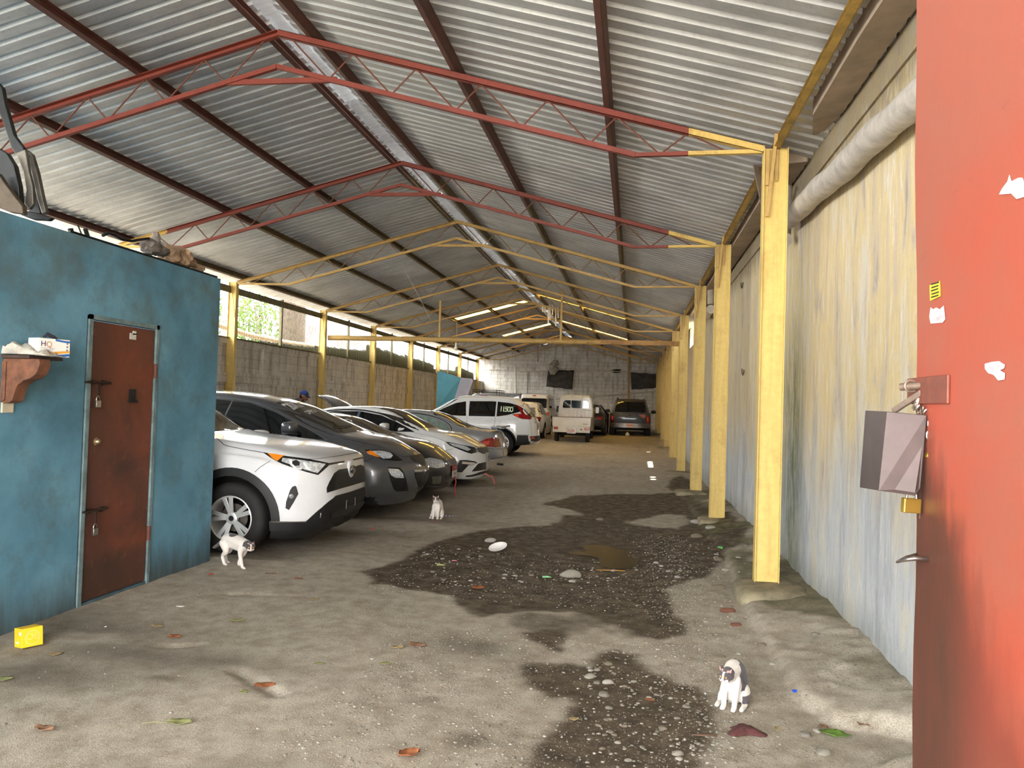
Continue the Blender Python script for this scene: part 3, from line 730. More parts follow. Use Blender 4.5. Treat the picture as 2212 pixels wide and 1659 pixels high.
# ================================================================ BLUE ROOM
def m_blue():
    t = NT('old blue wall paint'); v = t.coord(kind='World'); p = t.sep(v)
    n = t.noise(v, 1.3, 7, .6, .3); n2 = t.noise(v, 3.4, 7, .66); f = t.noise(v, 45, 4, .7)
    c = t.ramp(n, [(.3, lin(70,108,128)), (.5, lin(94,142,166)), (.7, lin(114,162,184))])
    c = t.mix(t.math('MULTIPLY', t.step(n2, .5, .7), .6), c, lin(86,104,104))
    # brown damp patches high on the wall
    d = t.math('MULTIPLY', t.step(p[2], 1.9, 2.3), t.step(t.noise(v, 1.5, 5, .6), .47, .68)); c = t.mix(t.math('MULTIPLY', d, .7), c, lin(88,90,76))
    g = t.step(t.math('ADD', p[2], t.math('MULTIPLY', t.noise(t.coord(scale=(3, 3, .6), kind='World'), 2.4, 6, .65), .55)), .62, .2)
    c = t.mix(t.math('MULTIPLY', g, .85), c, lin(66,64,54))
    s = t.noise(t.coord(scale=(1, .55, 26), kind='World', rot=(.08, 0, 0)), 1.2, 3, .5); s = t.math('MULTIPLY', t.step(s, .735, .76), t.step(n2, .5, .55))
    c = t.mix(t.math('MULTIPLY', s, .55), c, lin(190,196,186))
    t.col(c); t.set(Roughness=.75, Specular_IOR_Level=.3); t.bump(t.math('ADD', f, n2), .2, .008); return t.m
M_BL = m_blue()
mb = MB(); mb.box((-4.15, .3, -.1), (-4.0, 5.2, 2.72)); mb.box((-4.15, 6.08, -.1), (-4.0, 7.04, 2.72)); mb.box((-4.15, 5.2, 2.16), (-4.0, 6.08, 2.72)); mb.box((-4.15, 5.2, -.1), (-4.0, 6.08, .02))
mb.box((-8.3, 6.9, -.1), (-4.15, 7.04, 2.72)); mb.box((-8.3, .3, 2.55), (-4.15, 6.9, 2.70))
o = mb.build('wall_blue_room', M_BL); o['kind'] = 'structure'
def m_door():
    t = NT('rusty brown door'); v = t.coord(kind='World'); p = t.sep(v)
    n = t.noise(v, 2.2, 7, .62, .4); n2 = t.noise(v, 9, 6, .65)
    c = t.ramp(n, [(.3, lin(72,46,38)), (.5, lin(106,60,44)), (.68, lin(126,66,46))])
    c = t.mix(t.math('MULTIPLY', t.step(p[1], 5.62, 5.33), t.math('MULTIPLY', t.step(n, .35, .6), .7)), c, lin(48,40,38))
    lo = t.step(t.math('ADD', p[2], t.math('MULTIPLY', n2, .25)), .50, .40); c = t.mix(t.math('MULTIPLY', lo, .6), c, lin(58,44,38))
    c = t.mix(t.math('MULTIPLY', t.step(n2, .58, .72), .4), c, lin(138,98,70))
    t.col(c); t.set(Roughness=.55, Specular_IOR_Level=.4); t.bump(n2, .15, .006); return t.m
D = MB(); D.box((-4.06, 5.265, .03), (-4.005, 6.03, 2.12)); dr = D.build('door_1', m_door()); dr['kind'] = 'structure'
fr = MB()
for a, b in (((-4.05, 5.215, .0), (-3.99, 5.255, 2.165)), ((-4.05, 6.04, .0), (-3.99, 6.075, 2.165)), ((-4.05, 5.215, 2.13), (-3.99, 6.075, 2.165))): fr.box(a, b)
fr.build('door_frame', plain('pale blue frame', lin(112,134,138), .6, var=.3), dr)
mk = plain('blackened steel', lin(66,52,44), .5, .6)
mch = plain('worn chrome', lin(190,186,178), .3, 1)
def boltset(z, y, nm):
    mb = MB(); mb.tube([(-3.985, y-.08, z), (-3.985, y+.20, z)], .009, 8); mb.box((-4.004, y-.02, z-.02), (-3.99, y+.02, z+.02)); mb.box((-4.004, y+.12, z-.02), (-3.99, y+.16, z+.02))
    mb.bar((-3.98, y+.06, z), (-3.975, y+.06, z-.16), .012, .008, (1, 0, 0)); b = mb.build(nm, mk, dr, 40)
    mb = MB(); mb.tube([(-3.975, y+.05+.018*cos(a), z-.13+.03*sin(a)) for a in np.linspace(-.2, pi+.2, 9)], .004, 6); mb.box((-3.985, y+.025, z-.185), (-3.965, y+.075, z-.135)); mb.build('padlock', mch, b, 40, .003)
boltset(1.66, 5.27, 'sliding_bolt'); boltset(.70, 5.30, 'sliding_bolt')
mb = MB(); mb.lathe([(0, .03), (.012, .03), (.02, .02), (.022, .004), (.03, 0)], 16, Matrix.Translation((-4.005, 5.36, 1.215)) @ Matrix.Rotation(pi/2, 4, 'Y')); mb.build('lock_cylinder', plain('brass lock', lin(176,160,124), .35, .8), dr, 40)
mb = MB(); mb.box((-4.004, 5.72, 1.53), (-3.997, 5.80, 1.62)); mb.box((-4.004, 5.71, 1.515), (-3.985, 5.81, 1.53)); mb.build('viewing_slot', plain('black opening', lin(22,20,20), .8), dr)
mb = MB(); mb.box((-4.004, 5.70, 2.02), (-4.001, 5.78, 2.07)); mb.box((-4.004, 5.735, 2.06), (-4.001, 5.78, 2.09)); mb.build('paper_note', plain('white paper', lin(214,210,200), .8), dr)
for z in (1.78, .42):
    mb = MB(); mb.tube([(-3.99, 6.04, z-.06), (-3.99, 6.04, z+.06)], .014, 8); mb.build('hinge', m_web, dr, 40)

# shelf, bracket and what is on it
Y0 = 4.44; xs_ = at(136, 782, 'y', Y0+.28).x
T = thing('wall_shelf', 'dark wooden shelf on a carved brown bracket on the blue wall', 'shelf', (-4.0, Y0, 1.79))
mb = MB(); mb.box((-.0, -.02, 0), (xs_+4.0, .28, .022)); mb.build('board', plain('dark shelf wood', lin(66,50,42), .6, var=.3, scale=14), T, None, .003)
prof = [(.0, 0), (.255, 0), (.262, -.03), (.25, -.07), (.235, -.10), (.20, -.125), (.15, -.14), (.135, -.155), (.11, -.17), (.095, -.20), (.085, -.235), (.075, -.27), (.05, -.285), (0, -.29)]
mb = MB(); mb.prism([(x, z) for x, z in prof], .10, Matrix.Translation((0, .10, 0)) @ Matrix.Rotation(pi/2, 4, 'X'))
for yy in (.0, ): mb.prism([(.0, -.02), (.03, -.02), (.03, -.27), (0, -.28)], .012, Matrix.Translation((0, .0, 0)) @ Matrix.Rotation(pi/2, 4, 'X'))
mb.build('bracket', plain('old carved wood', lin(122,80,58), .7, var=.35, scale=10, bump=.4), T, None, .004)
mb = MB(); mb.box((-.0, .0, -.35), (.012, .09, -.285)); tag(mb.build('switch_plate', plain('cream plate', lin(206,198,174), .5)), 'small cream switch plate on the blue wall below the shelf bracket', 'switch plate').location = (-4.0, Y0, 1.79)
zt = 1.79+.023
bx = thing('glove_box', 'small white box with blue and orange waves and HQ lettering on the shelf', 'box', (-3.80, Y0+.10, zt), radians(72))
mwht = plain('white carton', lin(232,228,222), .6, var=.03); mblu = plain('blue print', lin(40,100,170), .6, var=.05); mor = plain('orange print', lin(226,160,60), .6, var=.05); mbk = plain('black print', lin(40,44,60), .6)
L_, D_, H_ = .21, .11, .115
mb = MB(); mb.box((-.06, -.045, 0), (L_-.06, D_-.045, H_)); mb.build('carton', mwht, bx, None, .002)
def wave(y, z0, z1, amp, ph, m, nm, x0=-.06, x1=.15):
    mb = MB(); n = 16; vs = []
    for i in range(n+1):
        x = x0+(x1-x0)*i/n; vs += [(x, y, z0+amp*sin(i/n*3+ph)), (x, y, z1+amp*1.2*sin(i/n*3+ph+.3))]
    mb.add(vs, [(2*i, 2*i+2, 2*i+3, 2*i+1) for i in range(n)]); mb.build(nm, m, bx, None)
wave(-.0458, .022, .034, -.008, 1.0, mor, 'orange_band'); wave(-.0458, .003, .018, -.005, 1.0, mblu, 'blue_band', .04)
wave(-.0458, .098, .112, .004, 2.2, mblu, 'blue_band', .05)
def text(name, s, size, M, mat, parent=None, ext=.0004, bold=0.0, spacing=1.0, align='CENTER'):
    cu = bpy.data.curves.new(name, 'FONT'); cu.body = s; cu.size = size; cu.extrude = ext; cu.offset = bold; cu.align_x = align; cu.align_y = 'CENTER'; cu.space_character = spacing
    o = bpy.data.objects.new(name, cu); me = bpy.data.meshes.new_from_object(o); bpy.data.objects.remove(o); bpy.data.curves.remove(cu)
    if M is not None: me.transform(M)
    return finish(name, me, mat, parent)
FRONT = lambda x, y, z: Matrix.Translation((x, y, z)) @ Matrix.Rotation(pi/2, 4, 'X')
text('lettering', 'H', .05, FRONT(-.030, -.047, .078), plain('blue letter', lin(60,80,130), .6), bx); text('lettering', 'Q', .05, FRONT(.008, -.047, .076), plain('tan letter', lin(200,150,110), .6), bx)
mb = MB()
for k in range(4): mb.box((-.045, -.0468, .052-.008*k), (.05-.01*k, -.046, .0535-.008*k))
for k in range(3): mb.box((.125, -.0468, .04+.022*k), (.137, -.046, .052+.022*k))
mb.build('small_print', plain('grey print', lin(120,124,136), .6), bx)
mb = MB(); mb.tube([(.0, .0, H_+.008), (.03, .01, H_+.03), (.07, .005, H_+.015), (.10, .02, H_+.008)], [.008, .014, .012, .006], 8); mb.build('glove_tip', plain('dark glove', lin(50,54,66), .6), bx, 60)
mb = MB(); n = 14; vs = []; rnd = random.Random(5)
for j in range(n+1):
    for i in range(n*2+1):
        u, v = i/(2*n), j/n; x = -.22+.40*u; h = .05*math.exp(-((u-.35)/.3)**2)+.03*abs(sin(u*11+v*4))*math.exp(-((v-.5)/.5)**2)+.012*rnd.random()
        if u > .9 or u < .03 or v < .05 or v > .95: h = .003
        vs.append((x, -.02+.15*v, h))
w_ = 2*n+1; mb.add(vs, [(j*w_+i, j*w_+i+1, (j+1)*w_+i+1, (j+1)*w_+i) for j in range(n) for i in range(2*n)])
o = mb.build('rag', plain('grubby white cloth', lin(188,182,170), .9, var=.2, scale=20), None, 60); o.location = (-3.86, Y0-.0, zt+.002); o.modifiers.new('s', 'SOLIDIFY').thickness = .006; tag(o, 'crumpled grubby white rag lying on the shelf in front of the white box', 'rag')

# things lying on top of the blue room
def slabpix(name, px, depth, th, mat, parent=None, smooth=None):
    a = [dep(x, y, depth) for x, y in px]; n = len(a); d = (_f*th); vs = a+[p+d for p in a]
    mb = MB(); mb.add(vs, [tuple(range(n)), tuple(range(2*n-1, n-1, -1))]+[(i, n+i, n+(i+1) % n, (i+1) % n) for i in range(n)])
    return mb.build(name, mat, parent, smooth, .006)
T = thing('scrap_car_door', 'salvaged dark car door frames stacked on top of the blue room', 'car part', (0, 0, 0))
mdk = plain('dark green black steel', lin(28,32,32), .45, .3, var=.5, scale=5); mgr = plain('scratched silver grey panel', lin(104,99,90), .4, .4, var=.35, scale=6); mbr = plain('dusty brown trim', lin(88,75,58), .7, var=.3)
slabpix('door_pillar', [(-6,176),(4,188),(10,222),(30,292),(50,318),(52,336),(34,334),(24,318),(8,270),(-6,232)], 6.0, .05, mdk, T)
slabpix('window_frame', [(34,330),(54,322),(62,372),(70,400),(72,440),(62,452),(52,440),(56,410),(50,372)], 5.95, .04, mgr, T)
slabpix('outer_skin', [(56,322),(68,332),(80,372),(90,420),(99,458),(90,462),(80,430),(72,392),(62,352)], 6.05, .05, mgr, T)
slabpix('inner_panel', [(-6,318),(14,330),(30,356),(40,400),(44,448),(20,440),(-6,420)], 5.85, .06, mdk, T)
slabpix('arm_rest', [(-6,372),(10,396),(28,420),(48,446),(50,462),(20,458),(-6,448)], 5.75, .06, mbr, T)
slabpix('rubber_seal', [(60,372),(74,400),(84,440),(88,462),(60,462),(66,440)], 6.1, .03, mdk, T)
slabpix('lower_sill', [(40,452),(60,456),(90,462),(112,470),(104,476),(70,474),(44,464)], 6.0, .05, mdk, T)
for c_, pxs, lab in (((0, 0), [(326,530,7.7,.09,.10,.07),(345,538,7.75,.08,.1,.05),(336,518,7.8,.05,.04,.09)], 'crumpled grey rags on top of the blue room by the truss end'), ((0, 0), [(366,548,7.85,.12,.1,.09),(388,553,7.9,.13,.1,.10),(404,562,7.9,.10,.08,.05),(425,576,8.0,.10,.05,.04)], 'crumpled brown paper sack on top of the blue room')):
    mb = MB()
    for k, (x, y, dd, a, b, c) in enumerate(pxs):
        p = at(x, y+4, 'x', -4.09); mb.blob(p, (a*.8, b*1.1, c*.95), 3, None, .16, k)
    tag(mb.build('crumpled_bag', plain('brown sack paper' if 'brown' in lab else 'grey rag', lin(150,124,98) if 'brown' in lab else lin(112,104,98), .9, var=.3, scale=9), None, 30), lab, 'sack' if 'brown' in lab else 'rags')
for pts, r, lab in ((((152,494),(158,480)), .028, 'stubby grey stick standing on the blue room wall top'), (((168,486),(182,502)), .008, 'thin dark twig leaning on the blue room wall top'), (((184,494),(194,506)), .024, 'dark scrap standing on the blue room wall top')):
    mb = MB(); pa, pb = at(*pts[1], 'x', -4.07), at(*pts[0], 'x', -4.07); pa.z = 2.715; mb.tube([pa, pb], r*.7, 6); tag(mb.build('stick', mdk), lab, 'stick')
mb = MB(); mb.tube([at(x, y-3, 'x', -4.05) for x, y in ((222,512),(232,507),(246,509),(262,519),(285,524),(300,521),(322,518))], .012, 6); tag(mb.build('cable', mdk, None, 60), 'dark cable curling along the top edge of the blue room', 'cable')
mb = MB(); mb.tube([(-4.02, 5.0, 2.733), (-4.02, 6.0, 2.733), (-4.02, 7.0, 2.733)], .01, 6); tag(mb.build('edge_pipe', mdk, None, 60), 'thin dark pipe along the top edge of the blue wall', 'pipe')

# yellow carton on the floor
c = gpix(62, 1396); yb = thing('yellow_carton', 'small tilted yellow carton lying on the ground at the foot of the blue wall', 'box', (c.x, c.y, c.z+.0), radians(-28))
mye = plain('yellow carton', lin(244,196,36), .55, var=.06); myd = plain('pale yellow print', lin(236,206,110), .6)
R_ = Matrix.Translation((0, 0, .004)) @ Matrix.Rotation(radians(-7), 4, 'Y')
mb = MB(); mb.box((-.055, -.06, 0), (.055, .06, .115), R_); mb.build('carton', mye, yb, None, .002)
mb = MB()
for a0 in range(24):
    a = 2*pi*a0/24; b = 2*pi*(a0+1)/24
    for r0, r1 in ((.038, .044),):
        mb.add([R_ @ Vector((.0555, .0+r*cos(q), .055+r*sin(q))) for r, q in ((r0, a), (r1, a), (r1, b), (r0, b))], [(0, 1, 2, 3)])
mb.build('printed_ring', myd, yb)
text('lettering', 'OE', .055, R_ @ Matrix.Translation((.056, .0, .06)) @ Matrix.Rotation(pi/2, 4, 'Z') @ Matrix.Rotation(pi/2, 4, 'X'), myd, yb)
mb = MB(); mb.box((.018, -.061, .075), (.045, -.0602, .095), R_); mb.build('price_label', plain('white label', lin(226,220,222), .6), yb)
mb = MB(); mb.box((-.03, -.061, .022), (.01, -.0602, .036), R_); mb.build('white_print', plain('cream print', lin(250,232,180), .6), yb)

# ================================================================ THE RED GATE
def m_gate():
    t = NT('red gate paint'); v = t.coord(kind='World'); p = t.sep(v)
    n = t.noise(v, 2.0, 7, .6); n2 = t.noise(t.coord(scale=(6, 6, 1.6), kind='World'), 3, 7, .65); f = t.noise(v, 50, 4, .7)
    c = t.ramp(n, [(.35, lin(153,87,70)), (.5, lin(160,80,62)), (.65, lin(166,74,55))])
    up = t.step(p[2], 2.0, 2.25); c = t.mix(t.math('MULTIPLY', up, .6), c, lin(150,88,72))
    c = t.mix(t.math('MULTIPLY', t.step(n2, .56, .70), .18), c, lin(150,70,56))
    e = t.math('ADD', p[2], t.math('MULTIPLY', t.math('SUBTRACT', 2.33, p[1]), .95))       # grime under the bolt, fanning away
    e = t.math('ADD', e, t.math('MULTIPLY', t.math('SUBTRACT', n2, .5), .45))
    g = t.step(e, 1.66, 1.42); g2 = t.math('MULTIPLY', t.step(p[1], 1.86, 2.1), t.step(e, 1.68, 1.50))
    c = t.mix(t.math('MULTIPLY', g, .62), c, lin(100,48,40)); c = t.mix(t.math('MULTIPLY', g2, t.math('ADD', .45, t.math('MULTIPLY', n2, .6)), clamp=True), c, lin(66,48,38))
    s = t.noise(t.coord(scale=(3, 3, 9), kind='World', rot=(.42, 0, 0)), 2.2, 6, .7)
    sm = t.math('MULTIPLY', t.step(s, .58, .66), t.math('MULTIPLY', t.step(t.math('ABSOLUTE', t.math('SUBTRACT', t.math('ADD', p[2], t.math('MULTIPLY', p[1], .42)), 3.03)), .035, .005), .7))
    c = t.mix(sm, c, lin(110,66,62))
    t.col(c); t.set(Roughness=.5, Specular_IOR_Level=.35); t.bump(t.math('ADD', n2, f), .12, .004); return t.m
XG = .78
G = thing('steel_gate', 'tall red steel gate leaf standing open beside the right wall', 'gate', (XG, 2.4, 0))
mb = MB(); n = 20; vs = []
for k in range(n+1):
    z = .12+(3.5-.12)*k/n; e = .012*sin(z*3.1)+.006*sin(z*9)
    ye = (2.245+(2.47-2.245)*((z-.67)/(2.85-.67)))*.35+2.345*.65
    for x, y in ((XG, .2), (XG, ye+e), (XG+.045, ye+e), (XG+.045, .2)): vs.append((x-XG, y-2.4, z))
mb.add(vs, [(4*i+k, 4*i+(k+1) % 4, 4*i+4+(k+1) % 4, 4*i+4+k) for i in range(n) for k in range(4)]+[(0, 1, 2, 3), (4*n+3, 4*n+2, 4*n+1, 4*n)])
mb.build('gate_leaf', m_gate(), G)
mgb = plain('bare worn steel', lin(142,122,108), .45, .5, var=.3, scale=14); mgd = plain('dull brown steel plate', lin(84,72,70), .45, .4, var=.2, scale=6)
gx = lambda px, py, x=XG-.005: at(px, py, 'x', x)-Vector((XG, 2.4, 0))
gd = lambda px, py, t: dep(px, py, t)-Vector((XG, 2.4, 0))
mb = MB(); a, b = gx(1962, 818), gx(2048, 872); mb.box((-.008, b.y, b.z), (-.001, a.y, a.z)); mb.build('bolt_plate', plain('chipped red plate', lin(132,74,60), .5, .2, var=.15, scale=30), G, None, .002)
mb = MB(); mb.tube([gd(1946, 836, 2.20), gd(2052, 829, 2.08)], .0105, 12); mb.tube([gd(1990, 833, 2.16), gd(1991, 850, 2.15), gd(1976, 885, 2.16)], .009, 8); mb.build('bolt_rod', mgb, G, 40)
for px in (1968, 2008, 2036):
    mb = MB(); c = gd(px, 834, 2.2-(px-1946)*.0011); mb.tube([c+Vector((-.016*cos(a), 0, .016*sin(a))) for a in np.linspace(0, 2*pi, 13)[:-1]], .0035, 6, closed=True); mb.build('bolt_eye', mgb, G, 40)
mb = MB(); mb.bar(gd(1930, 888, 2.22), gd(1992, 848, 2.14), .012, .016); mb.build('hinge_arm', mgb, G, None, .002)
# bent lock cover
pl = [[gd(1869, 887, 2.30), gd(1916, 889, 2.13), gd(2002, 897, 2.10)], [gd(1857, 1053, 2.28), gd(1898, 1060, 2.11), gd(1975, 1071, 2.08)], [None, None, gd(1988, 1056, 2.09)]]
vs = [pl[0][0], pl[0][1], pl[0][2], pl[1][0], pl[1][1], pl[1][2], pl[2][2]]; bk = [p+Vector((.003, .004, 0)) for p in vs]
mb = MB(); mb.add(vs+bk, [(0, 1, 4, 3), (1, 2, 6, 5, 4), (7, 10, 11, 8), (8, 11, 12, 13, 9), (0, 7, 8, 1), (1, 8, 9, 2), (3, 4, 11, 10), (4, 5, 12, 11), (5, 6, 13, 12), (6, 2, 9, 13), (0, 3, 10, 7)])
mb.build('lock_cover', mgd, G, None, .002)
mb = MB()
ch = [(1976,878,2.13),(1984,884,2.12),(1992,886,2.115),(1999,893,2.11),(2006,903,2.105),(2009,915,2.10),(2009,928,2.10),(2006,940,2.10)]
for i, (x, y, d) in enumerate(ch):
    c = gd(x, y, d); ax = Vector((0, -.5, .8)).normalized() if i < 4 else Vector((0, 0, 1)); sd = Vector((.8, .2, .1)) if i % 2 else Vector((.1, .9, 0)); sd.normalize()
    mb.tube([c+ax*.012*cos(a)+sd*.006*sin(a) for a in np.linspace(0, 2*pi, 11)[:-1]], .0022, 5, closed=True)
mb.build('chain', mch, G, 40)
def padlock(c, w, h, th, mat, nm, lab, tilt=0):
    T = thing(nm, lab, 'padlock', c+Vector((XG, 2.4, 0))); R = Matrix.Rotation(radians(14), 4, 'Z') @ Matrix.Rotation(tilt, 4, 'Y')
    mb = MB(); mb.box((-w/2, -th/2, -h/2), (w/2, th/2, h/2), R); mb.build('lock_body', mat, T, None, .003)
    mb = MB(); mb.tube([R @ Vector((w*.28*cos(a), 0, h/2+ (w*.5 if 0 < a < pi else 0)*sin(a))) for a in np.linspace(0, pi, 9)]+[], .0035, 7); mb.build('shackle', mch, T, 60)
    return T
mbs = plain('brass', lin(206,170,80), .3, .85, var=.15)
padlock(gd(2012, 980, 2.10), .026, .028, .012, mbs, 'padlock', 'small brass padlock on the chain beside the bent lock cover', .35)
P2 = padlock(gd(1968, 1092, 2.12), .05, .040, .018, mbs, 'padlock', 'large brass padlock hanging below the bent lock cover', .05)
mb = MB(); mb.bar(gd(1995, 1000, 2.14), gd(1990, 1120, 2.14), .01, .006); mb.build('hasp_strap', plain('brown strap', lin(96,72,58), .6), G)
mb = MB(); mb.tube([gd(1938, 1214, 2.12), gd(1952, 1209, 2.08), gd(1975, 1206, 2.06), gd(2005, 1208, 2.07), gd(2030, 1210, 2.12)], [.004, .006, .007, .0065, .006], 8); mb.tube([gd(1938, 1214, 2.12), gd(1960, 1204, 2.13), gd(1990, 1196, 2.16)], [.004, .006, .006], 8); mb.build('pull_handle', plain('polished steel handle', lin(150,140,136), .25, .9), G, 60)
def scrap(px, mat, nm, dx=-.0015):
    vs = [gx(x, y, XG-.0015+dx) for x, y in px]; n = len(vs); vs2 = [p+Vector((.001, 0, 0)) for p in vs]; mb = MB()
    mb.add(vs+vs2, [tuple(range(n)), tuple(range(2*n-1, n-1, -1))]+[(i, n+i, n+(i+1) % n, (i+1) % n) for i in range(n)]); return mb.build(nm, mat, G)
mwp = plain('torn white paper', lin(236,226,222), .8, var=.2, scale=30)
scrap([(2008,616),(2030,607),(2031,640),(2009,650)], plain('yellow sticker', lin(244,222,60), .5), 'yellow_sticker')
mb = MB()
for k in range(5):
    a, b = gx(2011+(k % 2), 616+7*k-1.5, XG-.0045), gx(2028-(k % 3), 610+7*k-.5, XG-.0045); mb.bar(a, b, .0006, .0035)
mb.build('sticker_print', plain('black print ink', lin(50,44,30), .6), G)
scrap([(2176,392),(2180,378),(2184,392),(2200,384),(2208,384),(2212,396),(2222,400),(2216,424),(2196,430),(2184,418),(2158,420),(2164,408)], mwp, 'torn_notice')
mpk = plain('pinkish paper residue', lin(224,190,196), .8, var=.25, scale=60)
scrap([(2010,664),(2016,668),(2022,664),(2030,668),(2038,660),(2041,690),(2036,697),(2010,699),(2007,685)], mpk, 'torn_label')
scrap([(2127,786),(2140,782),(2158,780),(2170,788),(2168,796),(2160,800),(2170,806),(2169,820),(2156,822),(2146,810),(2134,806),(2127,796)], mpk, 'torn_label')

for px, py in ((1608, 800), (1606, 612)):
    p = at(px, py, 'x', 1.548); mb = MB(); mb.tube([p+Vector((-.02, .10*cos(a), .07*sin(a))) for a in np.linspace(-pi, .4, 10)], .006, 6); tag(mb.build('wire_hook', mk, None, 60), 'bent rusty wire hook ' + ('at mid height' if py > 700 else 'high up') + ' on the right wall between the first two columns', 'hook')
p = at(985, 752, 'y', 27.0); mb = MB(); mb.tube([p+Vector((0, 0, .3)), Vector((p.x, p.y, zchord(p.x)+.12))], .008, 5); mb.blob(p+Vector((0, 0, .0)), (.06, .06, .09), 2); mb.tube([p+Vector((0, 0, .06)), p+Vector((0, 0, .32))], .03, 8)
tag(mb.build('light_bulb', plain('white glass bulb', lin(222,220,206), .3), None, 60), 'bare light bulb hanging in front of the far left openings', 'light bulb')
mb = MB(); mb.tube([at(876, 587, 'y', 14.0), at(905, 640, 'y', 17), at(928, 688, 'y', 22)], .008, 5); tag(mb.build('cable', mwp, None, 60), 'thin pale cable slanting down under the left roof slope', 'cable')

# ================================================================ VEHICLES
def paint(name, c, rough=.32, metal=0.0, coat=1.0, dirt=.06):
    t = NT(name); v = t.coord(); n = t.noise(v, 3, 5, .6)
    t.col(t.ramp(n, [(.3, tuple(x*(1-dirt*1.5) for x in c)), (.7, c)]))
    t.set(Roughness=rough, Metallic=metal, Coat_Weight=coat, Coat_Roughness=.06); return t.m
P_WHITE = paint('white car paint', lin(226,226,228)); P_GREY = paint('dark grey metallic car paint', lin(98,100,104), .34, .55)
P_BLACK = paint('black car paint', lin(30,31,34), .3); P_SILV = paint('silver car paint', lin(172,174,176), .34, .5)
P_PEARL = paint('pearl white car paint', lin(222,222,220)); P_DIRT = paint('dusty dark grey car paint', lin(66,68,70), .5, .1, .4, .3)
P_TRK = paint('aged white truck paint', lin(214,212,208), .5, 0, .3, .1)
M_CLAD = plain('black bumper plastic', lin(20,20,22), .6, var=.1); M_GLASS = plain('tinted car glass', (.006, .007, .008), .04, 0, 0, spec=.8)
M_GLASS2 = plain('clear pale car glass', lin(120,136,128), .06, spec=.8, var=.2); M_TYRE = plain('tyre rubber', lin(30,29,28), .8, var=.2, scale=20, bump=.2)
M_ALLOY = plain('alloy rim', lin(214,214,212), .3, .55, var=.05); M_CHROME = plain('car chrome', lin(225,225,225), .1, 1, var=.02); M_HUB = plain('dark wheel well', lin(14,14,15), .9)
M_LENS = plain('headlight lens', lin(214,218,222), .22, .3, coat=1, var=.35, scale=40); M_LENSD = plain('dark lamp housing', lin(12,12,13), .4, 0, coat=.2); M_AMBER = plain('amber lens', lin(250,138,20), .2, 0, coat=1, var=.08)
M_RED = plain('red lamp lens', lin(150,20,26), .15, 0, coat=1, var=.2, scale=30); M_REDB = plain('bright red reflector', lin(240,70,50), .2, 0, coat=1, var=.1); M_MESH = None
M_SEAM = plain('panel gap', lin(20,20,22), .9); M_PLATE = plain('licence plate white', lin(214,206,196), .5, var=.08); M_WS = plain('windscreen glass', lin(52,50,44), .05, spec=.9, var=.3, scale=2)
def m_mesh(name, cx, dark, lite):
    t = NT(name); v = t.coord(scale=(cx, cx, cx*1.6)); w = t.n('ShaderNodeTexVoronoi', feature='DISTANCE_TO_EDGE', i_Scale=1.0, i_Randomness=0.0); t.l(v, w.inputs['Vector'])
    t.col(t.ramp(w.outputs['Distance'], [(.12, lite), (.2, dark)])); t.set(Roughness=.45); t.bump(w.outputs['Distance'], .6, .01); return t.m
M_MESH = m_mesh('grille honeycomb', 22, lin(4,4,4), lin(24,24,26))

